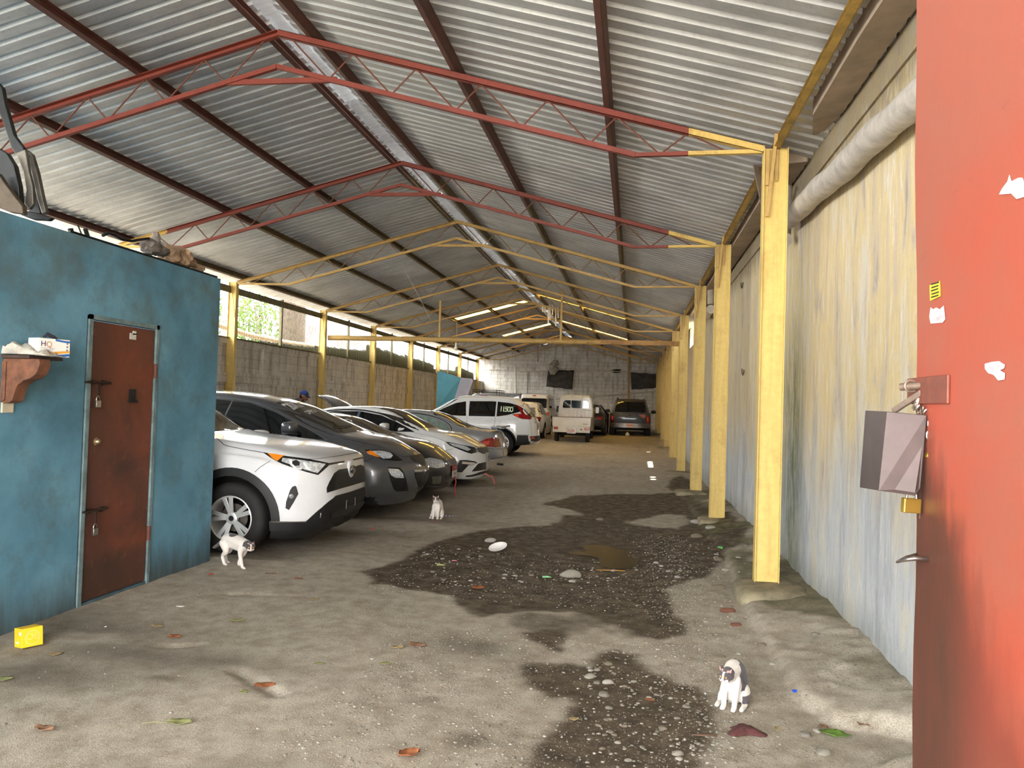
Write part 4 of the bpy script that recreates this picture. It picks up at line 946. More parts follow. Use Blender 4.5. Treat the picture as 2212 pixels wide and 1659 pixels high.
class Car:
    def __init__(s, name, label, cat, x, y, rz, group=None, z=None):
        s.z = gz(x, y) if z is None else z
        s.T = thing(name, label, cat, (x, y, s.z), rz, group)
        s.M = Matrix.Translation((x, y, s.z)) @ Matrix.Rotation(rz, 4, 'Z'); s.I = s.M.inverted(); s.n = 0; s.mir = {}
    def body(s, st, fp, rp, cf, cr, mat, arches=(), low=None, lowmat=None, name='body', pf=4.0, pr=4.0, fade=.9, tum=0.0, extra=None):
        xs = [a[0] for a in st]; cols = list(zip(*st)); x0, x1 = xs[0], xs[-1]
        N = 70; X = np.linspace(x0, x1, N); V = [pchip(xs, c, X) for c in cols[1:]]
        rings = []
        def section(bot, belt, top, hw, hr):
            dt = min(.10, .35*(top-belt)); h = belt-bot; w = hw-.055
            cp = [(0, bot), (hw*.55, bot), (hw-.10, bot+.004), (hw-.03, bot+.07), (hw-.006, bot+.30*h), (hw, bot+.55*h), (hw-.008, bot+.80*h), (hw-.03, belt-.03), (w-.012, belt+.002),
                  (w+(hr-w)*.5+.006, belt+.5*(top-belt-dt)), (hr+.012, top-dt), (hr-.035, top-dt*.36), (hr-.14, top-dt*.10), (hr*.45, top+.006), (0, top+.012)]
            return catmull([(0, a, b) for a, b in cp], 4)
        def warp(p):
            x, y, z = p
            wf = sstep(x1-fade, x1, x)**1.3; wr = sstep(x0+fade, x0, x)**1.3
            zz = max(fp[0][0], min(fp[-1][0], z)); df = float(pchip([a[0] for a in fp], [a[1] for a in fp], zz))
            zz = max(rp[0][0], min(rp[-1][0], z)); dr = float(pchip([a[0] for a in rp], [a[1] for a in rp], zz))
            hw = 0.92
            x += wf*(df-cf*(abs(y)/hw)**pf); x -= wr*(dr-cr*(abs(y)/hw)**pr)
            if extra: x, y, z = extra(x, y, z)
            return (x, y, z)
        mb = MB(); sec = [section(*[V[k][i] for k in range(5)]) for i in range(N)]
        def scl(ring, ins, i):
            zc = (V[0][i]+V[2][i])/2; hh = (V[2][i]-V[0][i])/2; hw = V[3][i]
            return [Vector((0, p.y*(1-ins/hw), zc+(p.z-zc)*(1-ins/hh))) for p in ring]
        allr = []
        R = .05
        for e, i, sg in ((0, 0, 1),):
            for f in (.999, .8, .6, .4, .2): allr.append((X[0], [Vector((0, p.y*(1-f), (V[0][0]+V[2][0])/2+(p.z-(V[0][0]+V[2][0])/2)*(1-f))) for p in scl(sec[0], R, 0)]))
            for a in (0, 30, 60): allr.append((X[0]+R*(1-cos(radians(a))), scl(sec[0], R*(1-sin(radians(a))), 0)))
        for i in range(N):
            if X[i] > X[0]+R and X[i] < X[-1]-R: allr.append((X[i], sec[i]))
        for a in (60, 30, 0): allr.append((X[-1]-R*(1-cos(radians(a))), scl(sec[-1], R*(1-sin(radians(a))), N-1)))
        for f in (.2, .4, .6, .8, .999): allr.append((X[-1], [Vector((0, p.y*(1-f), (V[0][-1]+V[2][-1])/2+(p.z-(V[0][-1]+V[2][-1])/2)*(1-f))) for p in scl(sec[-1], R, N-1)]))
        K = len(sec[0]); vs = []; L = 2*K-2
        for x, ring in allr:
            full = [Vector((x, p.y, p.z)) for p in ring]+[Vector((x, -p.y, p.z)) for p in ring[-2:0:-1]]
            vs += [warp(p) for p in full]
        fs = [(i*L+k, (i+1)*L+k, (i+1)*L+(k+1) % L, i*L+(k+1) % L) for i in range(len(allr)-1) for k in range(L)]
        fs += [tuple(range(L)), tuple(range((len(allr)-1)*L, len(allr)*L))[::-1]]
        mb.add(vs, fs); o = mb.build(name, [mat, M_HUB, lowmat or M_CLAD], s.T, None)
        if low is not None:
            for p in o.data.polygons:
                c = p.center
                if low(c.x, abs(c.y), c.z): p.material_index = 2
        s.bvh = BVHTree.FromPolygons([v.co for v in o.data.vertices], [tuple(p.vertices) for p in o.data.polygons])
        for ax, ar, hw in arches:
            c = MB()
            for sg in (-1, 1):
                n = 40; pr = [(ax+ar*cos(a)*1.0, s.az+ar*sin(a)) for a in np.linspace(0, 2*pi, n+1)[:-1]]
                y0, y1 = (hw-.32)*sg, (hw+.2)*sg
                o_ = len(c.v); c.v += [(x, yy, z) for yy in (y0, y1) for x, z in pr]
                c.f += [tuple(o_+k for k in range(n)), tuple(o_+n+k for k in range(n))[::-1]]+[(o_+k, o_+(k+1) % n, o_+n+(k+1) % n, o_+n+k) for k in range(n)]
            co = c.build('cut', [mat, M_HUB, M_CLAD], s.T); 
            for p in co.data.polygons: p.material_index = 1
            m = o.modifiers.new('b', 'BOOLEAN'); m.object = co; m.operation = 'DIFFERENCE'; m.solver = 'EXACT'
            dg = bpy.context.evaluated_depsgraph_get(); me = bpy.data.meshes.new_from_object(o.evaluated_get(dg)); o.modifiers.clear(); o.data = me; bpy.data.objects.remove(co)
        for p in o.data.polygons: p.use_smooth = True
        o.data.set_sharp_from_angle(angle=radians(32)); s.o = o; return o
    az = .36
    def hitpx(s, px, py):
        o = s.I @ CAMP; d = (s.I.to_3x3() @ ray(px, py)).normalized(); h = s.bvh.ray_cast(o, d)
        if h[0] is not None: s.last = (h[0]-o).length; return h[0], h[1]
        q = o+d*getattr(s, 'last', 10); h = s.bvh.find_nearest(q); return h[0], h[1]
    def hitloc(s, p, ax):
        d = {'side': Vector((0, 1, 0)), 'left': Vector((0, -1, 0)), 'front': Vector((-1, 0, 0)), 'rear': Vector((1, 0, 0)), 'top': Vector((0, 0, -1))}[ax]
        o = Vector(p)-d*4; h = s.bvh.ray_cast(o, d)
        if h[0] is not None and (h[0]-Vector(p)).dot(d) < 1.2: return h[0], h[1]
        h = s.bvh.find_nearest(Vector(p)); return h[0], h[1]
    def _patch(s, poly, hit, cells, name, mat, off, mirror, parent, th, smooth=40):
        bm = bmesh.new(); dense = []
        n = len(poly); ext = max(max(p[0] for p in poly)-min(p[0] for p in poly), max(p[1] for p in poly)-min(p[1] for p in poly)); st = ext/cells
        f = bm.faces.new([bm.verts.new((p[0], p[1], 0)) for p in poly])
        for ax in (0, 1):
            lo = min(p[ax] for p in poly); hi = max(p[ax] for p in poly); k = lo+st
            while k < hi-st*.2:
                nn = Vector((1, 0, 0)) if ax == 0 else Vector((0, 1, 0)); bmesh.ops.bisect_plane(bm, geom=bm.verts[:]+bm.edges[:]+bm.faces[:], plane_co=nn*k, plane_no=nn); k += st
        bm.verts.index_update(); P = []; Nn = []
        for v in bm.verts:
            h, nr = hit(v.co.x, v.co.y); P.append(h+nr*off); Nn.append(nr)
        F = [tuple(v.index for v in f.verts) for f in bm.faces]
        B = [(e.verts[0].index, e.verts[1].index) for e in bm.edges if e.is_boundary]; bm.free()
        m = len(P); mb = MB(); Q = [p-n_*(th+off) for p, n_ in zip(P, Nn)]
        mb.add(P+Q, F+[(a, b, b+m, a+m) for a, b in B])
        sep = mirror and min(abs(p.y) for p in P) > .03
        if mirror and not sep: mb.add([(p.x, -p.y, p.z) for p in P+Q], F+[(a, b, b+m, a+m) for a, b in B])
        o1 = mb.build(name, mat, parent or s.T, smooth)
        if sep:
            mm = MB(); mm.add([(p.x, -p.y, p.z) for p in P+Q], F+[(a, b, b+m, a+m) for a, b in B])
            s.mir[o1.name] = mm.build(name, mat, s.mir.get(parent.name, parent) if parent else s.T, smooth)
        return o1
    def ppx(s, name, poly, mat, off=.004, mirror=0, parent=None, cells=9, th=.012, dense=None):
        return s._patch(poly, s.hitpx, cells, name, mat, off, mirror, parent, th)
    def ploc(s, name, ax, poly, mat, off=.004, mirror=0, parent=None, cells=9, th=.012):
        if ax in ('side', 'left'):
            sg = -1 if ax == 'side' else 1; f = lambda a, b: s.hitloc((a, sg*.85, b), ax)
        elif ax in ('front', 'rear'):
            xx = 1.0 if ax == 'front' else -3.6; f = lambda a, b: s.hitloc((s.xf if ax == 'front' else s.xr, a, b), ax)
        else: f = lambda a, b: s.hitloc((a, b, 1.5), ax)
        return s._patch(poly, f, cells, name, mat, off, mirror, parent, th)
    xf, xr = .9, -3.6
    def seam(s, name, pts, w=.006, mat=None, ax=None, mirror=False, off=.0025, k=6, close=False):
        pp = catmull([(a, b, 0) for a, b in pts], k, close); P = []
        for p in pp:
            if ax is None: P.append(s.hitpx(p.x, p.y))
            elif ax in ('side', 'left'): P.append(s.hitloc((p.x, -.85 if ax == 'side' else .85, p.y), ax))
            elif ax == 'front': P.append(s.hitloc((s.xf, p.x, p.y), ax))
            elif ax == 'rear': P.append(s.hitloc((s.xr, p.x, p.y), ax))
            else: P.append(s.hitloc((p.x, p.y, 1.5), 'top'))
        mb = MB(); vs = []; n = len(P)
        for i in range(n):
            t = (P[min(i+1, n-1)][0]-P[max(i-1, 0)][0]).normalized(); r = t.cross(P[i][1]).normalized()*w/2
            c = P[i][0]+P[i][1]*off; vs += [c-r, c+r]
        fs = [(2*i, 2*i+1, 2*i+3, 2*i+2) for i in range(n-1)]; mb.add(vs, fs)
        if mirror and min(abs(v[1]) for v in vs) < .03: mb.add([(v[0], -v[1], v[2]) for v in vs], fs)
        elif mirror: MB().add([(v[0], -v[1], v[2]) for v in vs], fs).build(name, mat or M_SEAM, s.T, None)
        return mb.build(name, mat or M_SEAM, s.T, None)
    def wheel(s, x, y, R=.36, w=.22, rim=.225, style=5, mat=None, steer=0, cover=False):
        mat = mat or M_ALLOY; sg = -1 if y < 0 else 1
        M = Matrix.Translation((x, y, R)) @ Matrix.Rotation(steer, 4, 'Z') @ Matrix.Rotation(-pi/2*sg, 4, 'X')     # local z points outwards
        h = w/2; mb = MB()
        prof = [(rim-.012, -h+.02), (rim+.012, -h+.004), (rim+.05, -h-.004), (R-.045, -h-.002), (R-.018, -h+.016), (R-.004, -h+.04), (R, -.02), (R, .02), (R-.004, h-.04), (R-.018, h-.016), (R-.045, h+.002), (rim+.05, h+.004), (rim+.012, h-.004), (rim-.012, h-.02)]
        mb.lathe(prof, 48, M); W_ = mb.build('wheel', M_TYRE, s.T, 40)
        mb = MB(); mb.lathe([(rim+.004, h-.004), (rim-.006, h-.002), (rim-.018, h-.02), (rim-.03, h-.08), (rim-.03, -h+.02)], 48, M); mb.build('rim', mat, W_, 40)
        mb = MB(); mb.lathe([(0, h-.10), (rim*.62, h-.10), (rim*.62, h-.115), (0, h-.115)], 32, M); mb.build('brake_disc', plain('brake disc steel', lin(110,104,98), .4, .8), W_, 40)
        if style:
            mb = MB()
            for k in range(style):
                a = 2*pi*k/style+pi/2+.2
                for da in ((-.17, .17) if style <= 6 else (0,)):
                    w0, w1 = (.019, .024) if style <= 6 else (.014, .02); r0, r1 = .045, rim-.012
                    M2 = M @ Matrix.Rotation(a+da*.9, 4, 'Z'); sh = da*.10
                    for z0, z1, ww in ((h-.05, h-.022, 1.0),):
                        vs = [(r0, -w0, z1-.012), (r0, w0, z1-.012), (r1, w1+sh*.2, z1+.012), (r1, -w1+sh*.2, z1+.012), (r0, -w0*.7, z0-.01), (r0, w0*.7, z0-.01), (r1, w1*.7, z0+.01), (r1, -w1*.7, z0+.01)]
                        mb.add([M2 @ Vector(v) for v in vs], [(0,1,2,3),(7,6,5,4),(0,4,5,1),(1,5,6,2),(2,6,7,3),(3,7,4,0)])
            mb.lathe([(0, h-.028), (.04, h-.028), (.062, h-.034), (.066, h-.06), (0, h-.06)], 24, M); mb.build('spokes', mat, W_, 40, .003)
            mb = MB(); mb.lathe([(0, h-.022), (.024, h-.022), (.028, h-.028), (0, h-.03)], 20, M); mb.build('hub_cap', plain('dark hub cap', lin(46,48,52), .3, .5), W_, 40)
        return W_
    def mirrorpod(s, x, y, z, mat, size=(.10, .11, .075), name='door_mirror'):
        sg = -1 if y < 0 else 1; bm = bmesh.new(); bmesh.ops.create_cube(bm, size=2); bmesh.ops.subdivide_edges(bm, edges=bm.edges, cuts=5, use_grid_fill=True); mb = MB(); vs = []
        for v in bm.verts:
            p = v.co; m = (abs(p.x)**3.2+abs(p.y)**4+abs(p.z)**4)**(1/3.7); q = p/max(m, .01); vs.append((x+q.x*size[0]*(.8 if q.x > 0 else 1), y+q.y*size[1], z+q.z*size[2]*(1-.18*max(0, q.y*sg))))
        mb.add(vs, [tuple(v.index for v in f.verts) for f in bm.faces]); bm.free(); o = mb.build(name, mat, s.T, 60)
        mb = MB(); mb.bar((x+.01, y-sg*size[1]*.7, z-.05), (x+.03, y-sg*(size[1]+.10), z-.08), .05, .035); mb.build('mirror_arm', M_CLAD, o)
        return o

def plate(car, M, w=.31, h=.16, txt='', tcol=None, frame=None, mat=None):
    mb = MB(); mb.box((-w/2, -.004, -h/2), (w/2, .004, h/2), M); o = mb.build('licence_plate', mat or M_PLATE, car.T, None, .002)
    if frame:
        mb = MB()
        for a, b in (((-w/2-.012, -.007, -h/2-.012), (w/2+.012, .006, -h/2)), ((-w/2-.012, -.007, h/2), (w/2+.012, .006, h/2+.012)), ((-w/2-.012, -.007, -h/2), (-w/2, .006, h/2)), ((w/2, -.007, -h/2), (w/2+.012, .006, h/2))): mb.box(a, b, M)
        mb.build('plate_frame', frame, o)
    if txt: text('lettering', txt, h*.55, M @ Matrix.Translation((0, -.006, 0)) @ Matrix.Rotation(pi/2, 4, 'X'), tcol or plain('plate ink', lin(60,40,44), .6), o)
    return o
RZF = lambda a: Matrix.Rotation(a, 4, 'Z')

# ---------------------------------------------------------------- white crossover behind the blue room's corner
A = Car('crossover_car', 'white crossover car parked beside the blue room corner, nearest of the row of cars', 'car', -3.98, 8.24, radians(1.0))
A.az = .36; A.xf, A.xr = .9, -3.6
A.body([(-3.66, .34, 1.00, 1.52, .82, .58), (-3.3, .30, 1.04, 1.63, .90, .60), (-2.7, .24, 1.03, 1.68, .925, .61), (-2.0, .22, 1.02, 1.69, .925, .615), (-1.45, .22, 1.02, 1.645, .925, .62), (-1.0, .22, 1.02, 1.43, .925, .66), (-.55, .22, 1.03, 1.19, .925, .72), (-.2, .22, 1.02, 1.145, .925, .76), (.3, .20, .985, 1.095, .925, .78), (.65, .17, .955, 1.045, .92, .78), (.93, .16, .905, .98, .89, .76)],
       [(.16, -.20), (.3, -.06), (.42, -.01), (.6, .0), (.8, -.01), (.92, -.04), (1.0, -.08)], [(.35, .0), (.8, .02), (1.1, -.10), (1.5, -.32)], .46, .22, P_WHITE, [(0, .435, .92), (-2.69, .435, .92)],
       low=lambda x, y, z: z < .33, pf=6)
for x, sy in ((0, -1), (0, 1), (-2.69, -1), (-2.69, 1)): A.wheel(x, sy*.80, .362, .225, .226, 5)
AR = lambda wb, r, hw: [(0, r, hw), (-wb, r, hw)]
# ---------------------------------------------------------------- dark grey crossover
B = Car('crossover_car', 'dark grey crossover car with white writing on its windscreen, second in the row', 'car', -3.90, 10.85, 0)
B.xf = .95
B.body([(-3.68, .34, 1.02, 1.45, .80, .56), (-3.3, .30, 1.06, 1.56, .89, .58), (-2.7, .24, 1.04, 1.62, .925, .60), (-2.0, .22, 1.02, 1.645, .935, .60), (-1.5, .22, 1.01, 1.605, .935, .60), (-1.0, .22, 1.00, 1.50, .935, .62), (-.5, .22, .99, 1.30, .935, .68), (-.05, .22, .97, 1.12, .935, .74), (.4, .20, .92, 1.03, .93, .76), (.7, .18, .86, .95, .915, .74), (.98, .17, .76, .84, .87, .68)],
       [(.24, -.16), (.36, -.05), (.5, .0), (.62, .0), (.74, -.06), (.85, -.14)], [(.35, .0), (.8, .02), (1.1, -.10), (1.5, -.32)], .50, .22, P_GREY, AR(2.75, .42, .93),
       low=lambda x, y, z: z < .30 and x < .55, pf=2.6)
for x, sy in ((0, -1), (0, 1), (-2.75, -1), (-2.75, 1)): B.wheel(x, sy*.82, .36, .23, .235, 5)
# ---------------------------------------------------------------- low black sedan
Cc = Car('sedan_car', 'low black sedan with a red and white front plate between two larger cars', 'car', -3.82, 12.85, 0)
SED = lambda nose, hw, zf: [(-3.55, .36, .92, 1.02, .74, .60), (-3.3, .32, .95, 1.05, .82, .64), (-2.9, .26, .94, 1.08, hw-.02, .62), (-2.5, .22, .92, 1.2, hw, .56), (-2.0, .20, .91, 1.31, hw, .54), (-1.4, .20, .90, 1.34, hw, .54), (-1.0, .20, .90, 1.29, hw, .55), (-.5, .20, .90, 1.10, hw, .62), (-.15, .20, .89, .99, hw, .68), (.35, .19, .82, .90, hw-.01, .68), (.65, .17, .74, .81, hw-.04, .66), (nose, .16, zf, zf+.07, hw-.09, .6)]
Cc.body(SED(.86, .87, .60), [(.2, -.10), (.35, -.01), (.5, .0), (.62, -.05), (.75, -.14)], [(.35, 0), (.7, .02), (1.0, -.05)], .34, .22, P_BLACK, AR(2.6, .37, .87), pf=3)
for x, sy in ((0, -1), (0, 1), (-2.6, -1), (-2.6, 1)): Cc.wheel(x, sy*.77, .31, .2, .2, 5)
Cc.xf = .8
# ---------------------------------------------------------------- white sedan
Dd = Car('sedan_car', 'white sedan with dark tinted windows, parked beyond the low black sedan', 'car', -3.76, 15.15, 0)
Dd.body([(-3.7, .36, .98, 1.08, .78, .62), (-3.4, .32, 1.0, 1.10, .86, .66), (-2.9, .24, .98, 1.2, .90, .62), (-2.5, .20, .96, 1.34, .905, .58), (-2.0, .20, .955, 1.43, .905, .57), (-1.4, .20, .95, 1.455, .905, .57), (-1.0, .20, .95, 1.41, .905, .58), (-.5, .20, .94, 1.20, .905, .64), (-.1, .20, .93, 1.03, .905, .70), (.35, .18, .88, .97, .90, .72), (.65, .15, .80, .88, .88, .70), (.95, .14, .69, .76, .83, .64)],
        [(.2, -.06), (.3, .0), (.5, .0), (.62, -.03), (.78, -.12)], [(.35, 0), (.7, .02), (1.0, -.05)], .42, .24, P_PEARL, AR(2.72, .39, .905), pf=3)
for x, sy in ((0, -1), (0, 1), (-2.72, -1), (-2.72, 1)): Dd.wheel(x, sy*.79, .33, .215, .22, 5)
Dd.xf = .85
# ---------------------------------------------------------------- silver sedan, tail out, bonnet up
Ee = Car('sedan_car', 'silver sedan with a rear spoiler and raised bonnet, its tail towards the aisle', 'car', -6.43, 17.6, pi)
Ee.body([(-3.56, .36, .84, .95, .70, .56), (-3.3, .32, .90, .98, .81, .62), (-2.95, .26, .91, 1.0, .85, .62), (-2.6, .24, .91, 1.08, .86, .57), (-2.2, .20, .90, 1.27, .86, .53), (-1.85, .20, .89, 1.355, .86, .52), (-1.3, .20, .88, 1.38, .86, .52), (-1.0, .20, .88, 1.34, .86, .53), (-.5, .20, .88, 1.11, .86, .60), (-.15, .20, .87, .95, .86, .66), (.3, .22, .82, .88, .85, .64), (.65, .24, .74, .79, .80, .60), (.88, .28, .62, .68, .72, .5)],
        [(.2, -.06), (.4, .0), (.62, -.02), (.8, -.12)], [(.3, -.06), (.42, .02), (.6, .0), (.8, -.05), (.95, -.12)], .3, .30, P_SILV, AR(2.62, .35, .86), pr=2.8)
for x, sy in ((0, -1), (0, 1), (-2.62, -1), (-2.62, 1)): Ee.wheel(x, sy*.76, .30, .19, .19, 5)
Ee.xr = -3.5
# ---------------------------------------------------------------- white crossover, tail out
Ff = Car('crossover_car', 'white crossover car with red swept tail lights, its tail towards the aisle', 'car', -6.40, 23.0, pi, z=.10)
Ff.body([(-3.60, .34, 1.08, 1.50, .80, .56), (-3.25, .30, 1.08, 1.61, .90, .60), (-2.7, .26, 1.06, 1.67, .925, .61), (-2.0, .22, 1.04, 1.69, .925, .61), (-1.4, .22, 1.03, 1.66, .925, .61), (-1.0, .22, 1.02, 1.50, .925, .64), (-.5, .22, 1.02, 1.22, .925, .70), (-.1, .22, 1.01, 1.10, .925, .74), (.4, .24, .97, 1.04, .92, .74), (.9, .28, .86, .93, .84, .66)],
        [(.3, -.1), (.5, .0), (.8, -.02), (1.0, -.1)], [(.32, .0), (.5, .06), (.62, .03), (.95, .0), (1.1, -.07), (1.3, -.25), (1.5, -.38)], .34, .32, P_PEARL, AR(2.66, .42, .925), pr=3,
        low=lambda x, y, z: z < .42 and x < -3.0 or z < .32)
for x, sy in ((0, -1), (0, 1), (-2.66, -1), (-2.66, 1)): Ff.wheel(x, sy*.80, .36, .225, .23, 5)
Ff.xr = -3.5
# ---------------------------------------------------------------- white hatch, white van, dark wagon, black car, racked wagon
Gg = Car('hatchback_car', 'small white hatchback seen from behind, half hidden by the white crossover', 'car', -4.28, 33.2, pi/2, z=.20)
Gg.body([(-3.2, .34, .92, 1.25, .70, .5), (-2.9, .30, .95, 1.38, .80, .52), (-2.4, .22, .94, 1.46, .83, .53), (-1.4, .20, .92, 1.48, .83, .53), (-.9, .20, .92, 1.36, .83, .54), (-.4, .2, .9, 1.08, .83, .6), (.3, .22, .84, .92, .81, .6), (.8, .26, .68, .76, .7, .5)],
        [(.3, 0), (.8, -.05)], [(.3, 0), (.7, .03), (.95, -.05), (1.25, -.3)], .3, .26, P_WHITE, AR(2.4, .36, .83))
for x, sy in ((0, -1), (0, 1), (-2.4, -1), (-2.4, 1)): Gg.wheel(x, sy*.74, .3, .19, .19, 8)
Gg.xr = -3.1
Hh = Car('van', 'tall white van with a dark rear window standing by the back wall', 'van', -4.84, 41.0, pi/2, z=.34)
Hh.body([(-3.1, .4, 1.0, 1.72, .76, .62), (-2.8, .35, 1.02, 1.78, .80, .66), (-1.5, .3, 1.02, 1.79, .80, .66), (-.2, .3, 1.02, 1.76, .80, .64), (.3, .3, 1.0, 1.55, .80, .64), (.7, .3, .95, 1.1, .78, .6), (.9, .35, .8, .9, .74, .56)],
        [(.4, 0), (1, -.1)], [(.4, 0), (.9, .02), (1.3, -.04), (1.85, -.16)], .15, .12, P_PEARL, AR(2.3, .37, .80))
for x, sy in ((0, -1), (0, 1), (-2.3, -1), (-2.3, 1)): Hh.wheel(x, sy*.71, .31, .19, .19, 8)
Hh.xr = -3.0
Ii = Car('wagon_car', 'dusty dark grey wagon seen from behind beside the yellow columns', 'car', -.16, 37.7, pi/2, z=.22)
Ii.body([(-3.72, .50, 1.12, 1.62, .84, .62), (-3.4, .42, 1.13, 1.70, .885, .66), (-2.6, .36, 1.12, 1.74, .895, .67), (-1.2, .34, 1.10, 1.73, .895, .66), (-.7, .34, 1.10, 1.55, .895, .68), (-.3, .34, 1.08, 1.2, .895, .72), (.3, .36, 1.02, 1.1, .89, .72), (.85, .4, .9, .98, .84, .66)],
        [(.4, 0), (1, -.06)], [(.5, 0), (.9, .02), (1.15, -.02), (1.65, -.26)], .2, .16, P_DIRT, AR(2.83, .42, .895))
for x, sy in ((0, -1), (0, 1), (-2.83, -1), (-2.83, 1)): Ii.wheel(x, sy*.77, .37, .235, .2, 8)
Ii.xr = -3.6
Jj = Car('sedan_car', 'black car with its door open, glimpsed between the small truck and the dark wagon', 'car', -2.02, 36.2, pi/2, z=.36)
Jj.body(SED(.86, .87, .60), [(.2, -.10), (.5, .0), (.75, -.14)], [(.35, 0), (.7, .02), (1.0, -.05)], .34, .22, P_BLACK, AR(2.6, .37, .87))
for x, sy in ((0, -1), (0, 1), (-2.6, -1), (-2.6, 1)): Jj.wheel(x, sy*.77, .31, .2, .2, 8)
Kk = Car('wagon_car', 'pale wagon with a black roof rack, only its roof showing behind the white crossover', 'car', -6.45, 36.3, pi/2, z=.36)
Kk.body([(-3.2, .5, 1.08, 1.50, .80, .56), (-2.9, .42, 1.1, 1.60, .85, .58), (-2.4, .36, 1.10, 1.64, .86, .58), (-1.0, .34, 1.08, 1.62, .86, .58), (-.5, .34, 1.06, 1.35, .86, .6), (-.1, .34, 1.04, 1.12, .86, .66), (.8, .4, .9, .98, .8, .6)],
        [(.4, 0), (1, -.06)], [(.5, 0), (.9, .02), (1.1, -.02), (1.6, -.2)], .2, .16, paint('pale blue grey paint', lin(150,158,172), .4, .3), AR(2.5, .38, .86))
for x, sy in ((0, -1), (0, 1), (-2.5, -1), (-2.5, 1)): Kk.wheel(x, sy*.75, .33, .2, .19, 8)

# ---------------------------------------------------------------- helpers for vehicle details
def Zc(x0, y0, s): return lambda *pts: [(x0+x/s, y0+y/s) for x, y in pts]
C2 = Zc(430, 820, 4.1475); C1 = Zc(432, 800, 3.151); CE = Zc(600, 860, 5.53); CF = Zc(880, 840, 7.9); CG = Zc(1100, 840, 6.703)
def arch_trim(car, ax, r0, r1, a0=-8, a1=188, mat=None, name='wheel_arch_trim', off=.012):
    for sg, axn in ((-1, 'side'), (1, 'left')):
        mb = MB(); n = 28; vs = []
        for i in range(n+1):
            a = radians(a0+(a1-a0)*i/n)
            for r in (r0, (r0+r1)/2, r1):
                h, nr = car.hitloc((ax+r*cos(a), sg*.85, car.az+r*sin(a)), axn); vs.append(h+Vector((0, sg*off*(1 if r < r1 else .3), 0)))
            vs.append(vs[-3]+Vector((0, -sg*.06, 0)))
        fs = [(4*i+k, 4*i+k+1, 4*i+5+k, 4*i+4+k) for i in range(n) for k in (0, 1)]+[(4*i+3, 4*i, 4*i+4, 4*i+7) for i in range(n)]
        mb.add(vs, fs); mb.build(name, mat or M_CLAD, car.T, 60)
def windshield(car, x0, x1, y0, y1, mat=M_WS, bow=.08, name='windscreen'):
    return car.ploc(name, 'top', [(x0-bow, -y0), (x0-bow*.25, -y0*.5), (x0, 0), (x0-bow*.25, y0*.5), (x0-bow, y0), (x1-bow*.3, y1), (x1, 0), (x1-bow*.3, -y1)], mat, .004, 0, None, 12, .01)
def dlo(car, poly, mat=M_GLASS, name='side_window'): return car.ploc(name, 'side', poly, mat, .004, 2 if 0 else 1, None, 14, .01)
def text_on(car, s, size, org, du, dv, ax, mat, name='lettering', bold=0.0, spacing=1.0):
    cu = bpy.data.curves.new(name, 'FONT'); cu.body = s; cu.size = size; cu.align_x = 'LEFT'; cu.align_y = 'BOTTOM'; cu.offset = bold; cu.space_character = spacing
    o = bpy.data.objects.new(name, cu); me = bpy.data.meshes.new_from_object(o); bpy.data.objects.remove(o); bpy.data.curves.remove(cu)
    bm = bmesh.new(); bm.from_mesh(me); bmesh.ops.triangulate(bm, faces=bm.faces); bmesh.ops.subdivide_edges(bm, edges=[e for e in bm.edges if e.calc_length() > size*.4], cuts=1); bm.to_mesh(me); bm.free()
    du, dv, org = Vector(du), Vector(dv), Vector(org)
    for v in me.vertices:
        p = org+du*v.co.x+dv*v.co.y; h, n = car.hitloc(p, ax); v.co = h+n*.009
    return finish(name, me, mat, car.T)
def local_at(car, px, py, y):                       # where a pixel's ray crosses the car's plane y = const
    o = car.I @ CAMP; d = car.I.to_3x3() @ ray(px, py); t = (y-o.y)/d.y; return o+d*t
def emblem3(car, p, r, mat, parent=None, tilt=0):    # three interlaced ovals on a disc
    M = Matrix.Translation(p) @ Matrix.Rotation(tilt, 4, 'Y') @ Matrix.Rotation(pi/2, 4, 'Y')
    mb = MB(); el = lambda a, b, cx=0, cy=0: [M @ Vector((cx+a*cos(t), cy+b*sin(t), .008)) for t in np.linspace(0, 2*pi, 25)[:-1]]
    mb.tube(el(r*.72, r), r*.09, 6, closed=True); mb.tube(el(r*.5, r*.28), r*.06, 6, closed=True); mb.tube(el(r*.2, r*.75, -r*.3*0-r*.28, 0), r*.06, 6, closed=True)
    o = mb.build('emblem', mat, parent or car.T, 40)
    mb = MB(); mb.lathe([(0, .004), (r*.98, .002), (r*1.0, -.03)], 24, M @ Matrix.Diagonal((.74, 1, 1, 1))); mb.build('emblem_disc', M_LENSD, o, 40); return o

# ---------------------------------------------------------------- details: white crossover (nearest)
c = A
arch_trim(c, 0, .432, .515, -12, 192); arch_trim(c, -2.69, .432, .50)
windshield(c, -.54, -1.34, .72, .60)
dlo(c, [(-.72, 1.09), (-1.35, 1.50), (-2.0, 1.57), (-2.9, 1.55), (-3.25, 1.36), (-3.2, 1.13)])
h = c.ppx('headlight', C2((575,655),(800,690),(970,712),(1160,748),(1155,775),(1065,855),(960,828),(840,790),(745,755),(700,735),(640,700)), M_LENSD, .006, 1, None, 12)
c.ppx('turn_signal', C2((615,664),(690,672),(758,684),(700,733),(655,704)), M_AMBER, .011, 1, h)
c.ppx('lens', C2((750,704),(960,732),(1128,757),(1060,838),(960,812),(850,775),(740,735)), M_LENS, .010, 1, h)
c.ppx('projector', C2((835,740),(870,725),(905,745),(900,772),(860,780),(835,762)), M_LENSD, .014, 1, h)
for q in (C2((810,728),(830,722),(838,760),(870,790),(920,800),(915,808),(850,798),(818,768)), C2((930,745),(950,748),(985,800),(1000,812),(960,806))): c.ppx('light_guide', q, plain('white light strip', lin(240,240,235), .3), .014, 1, h)
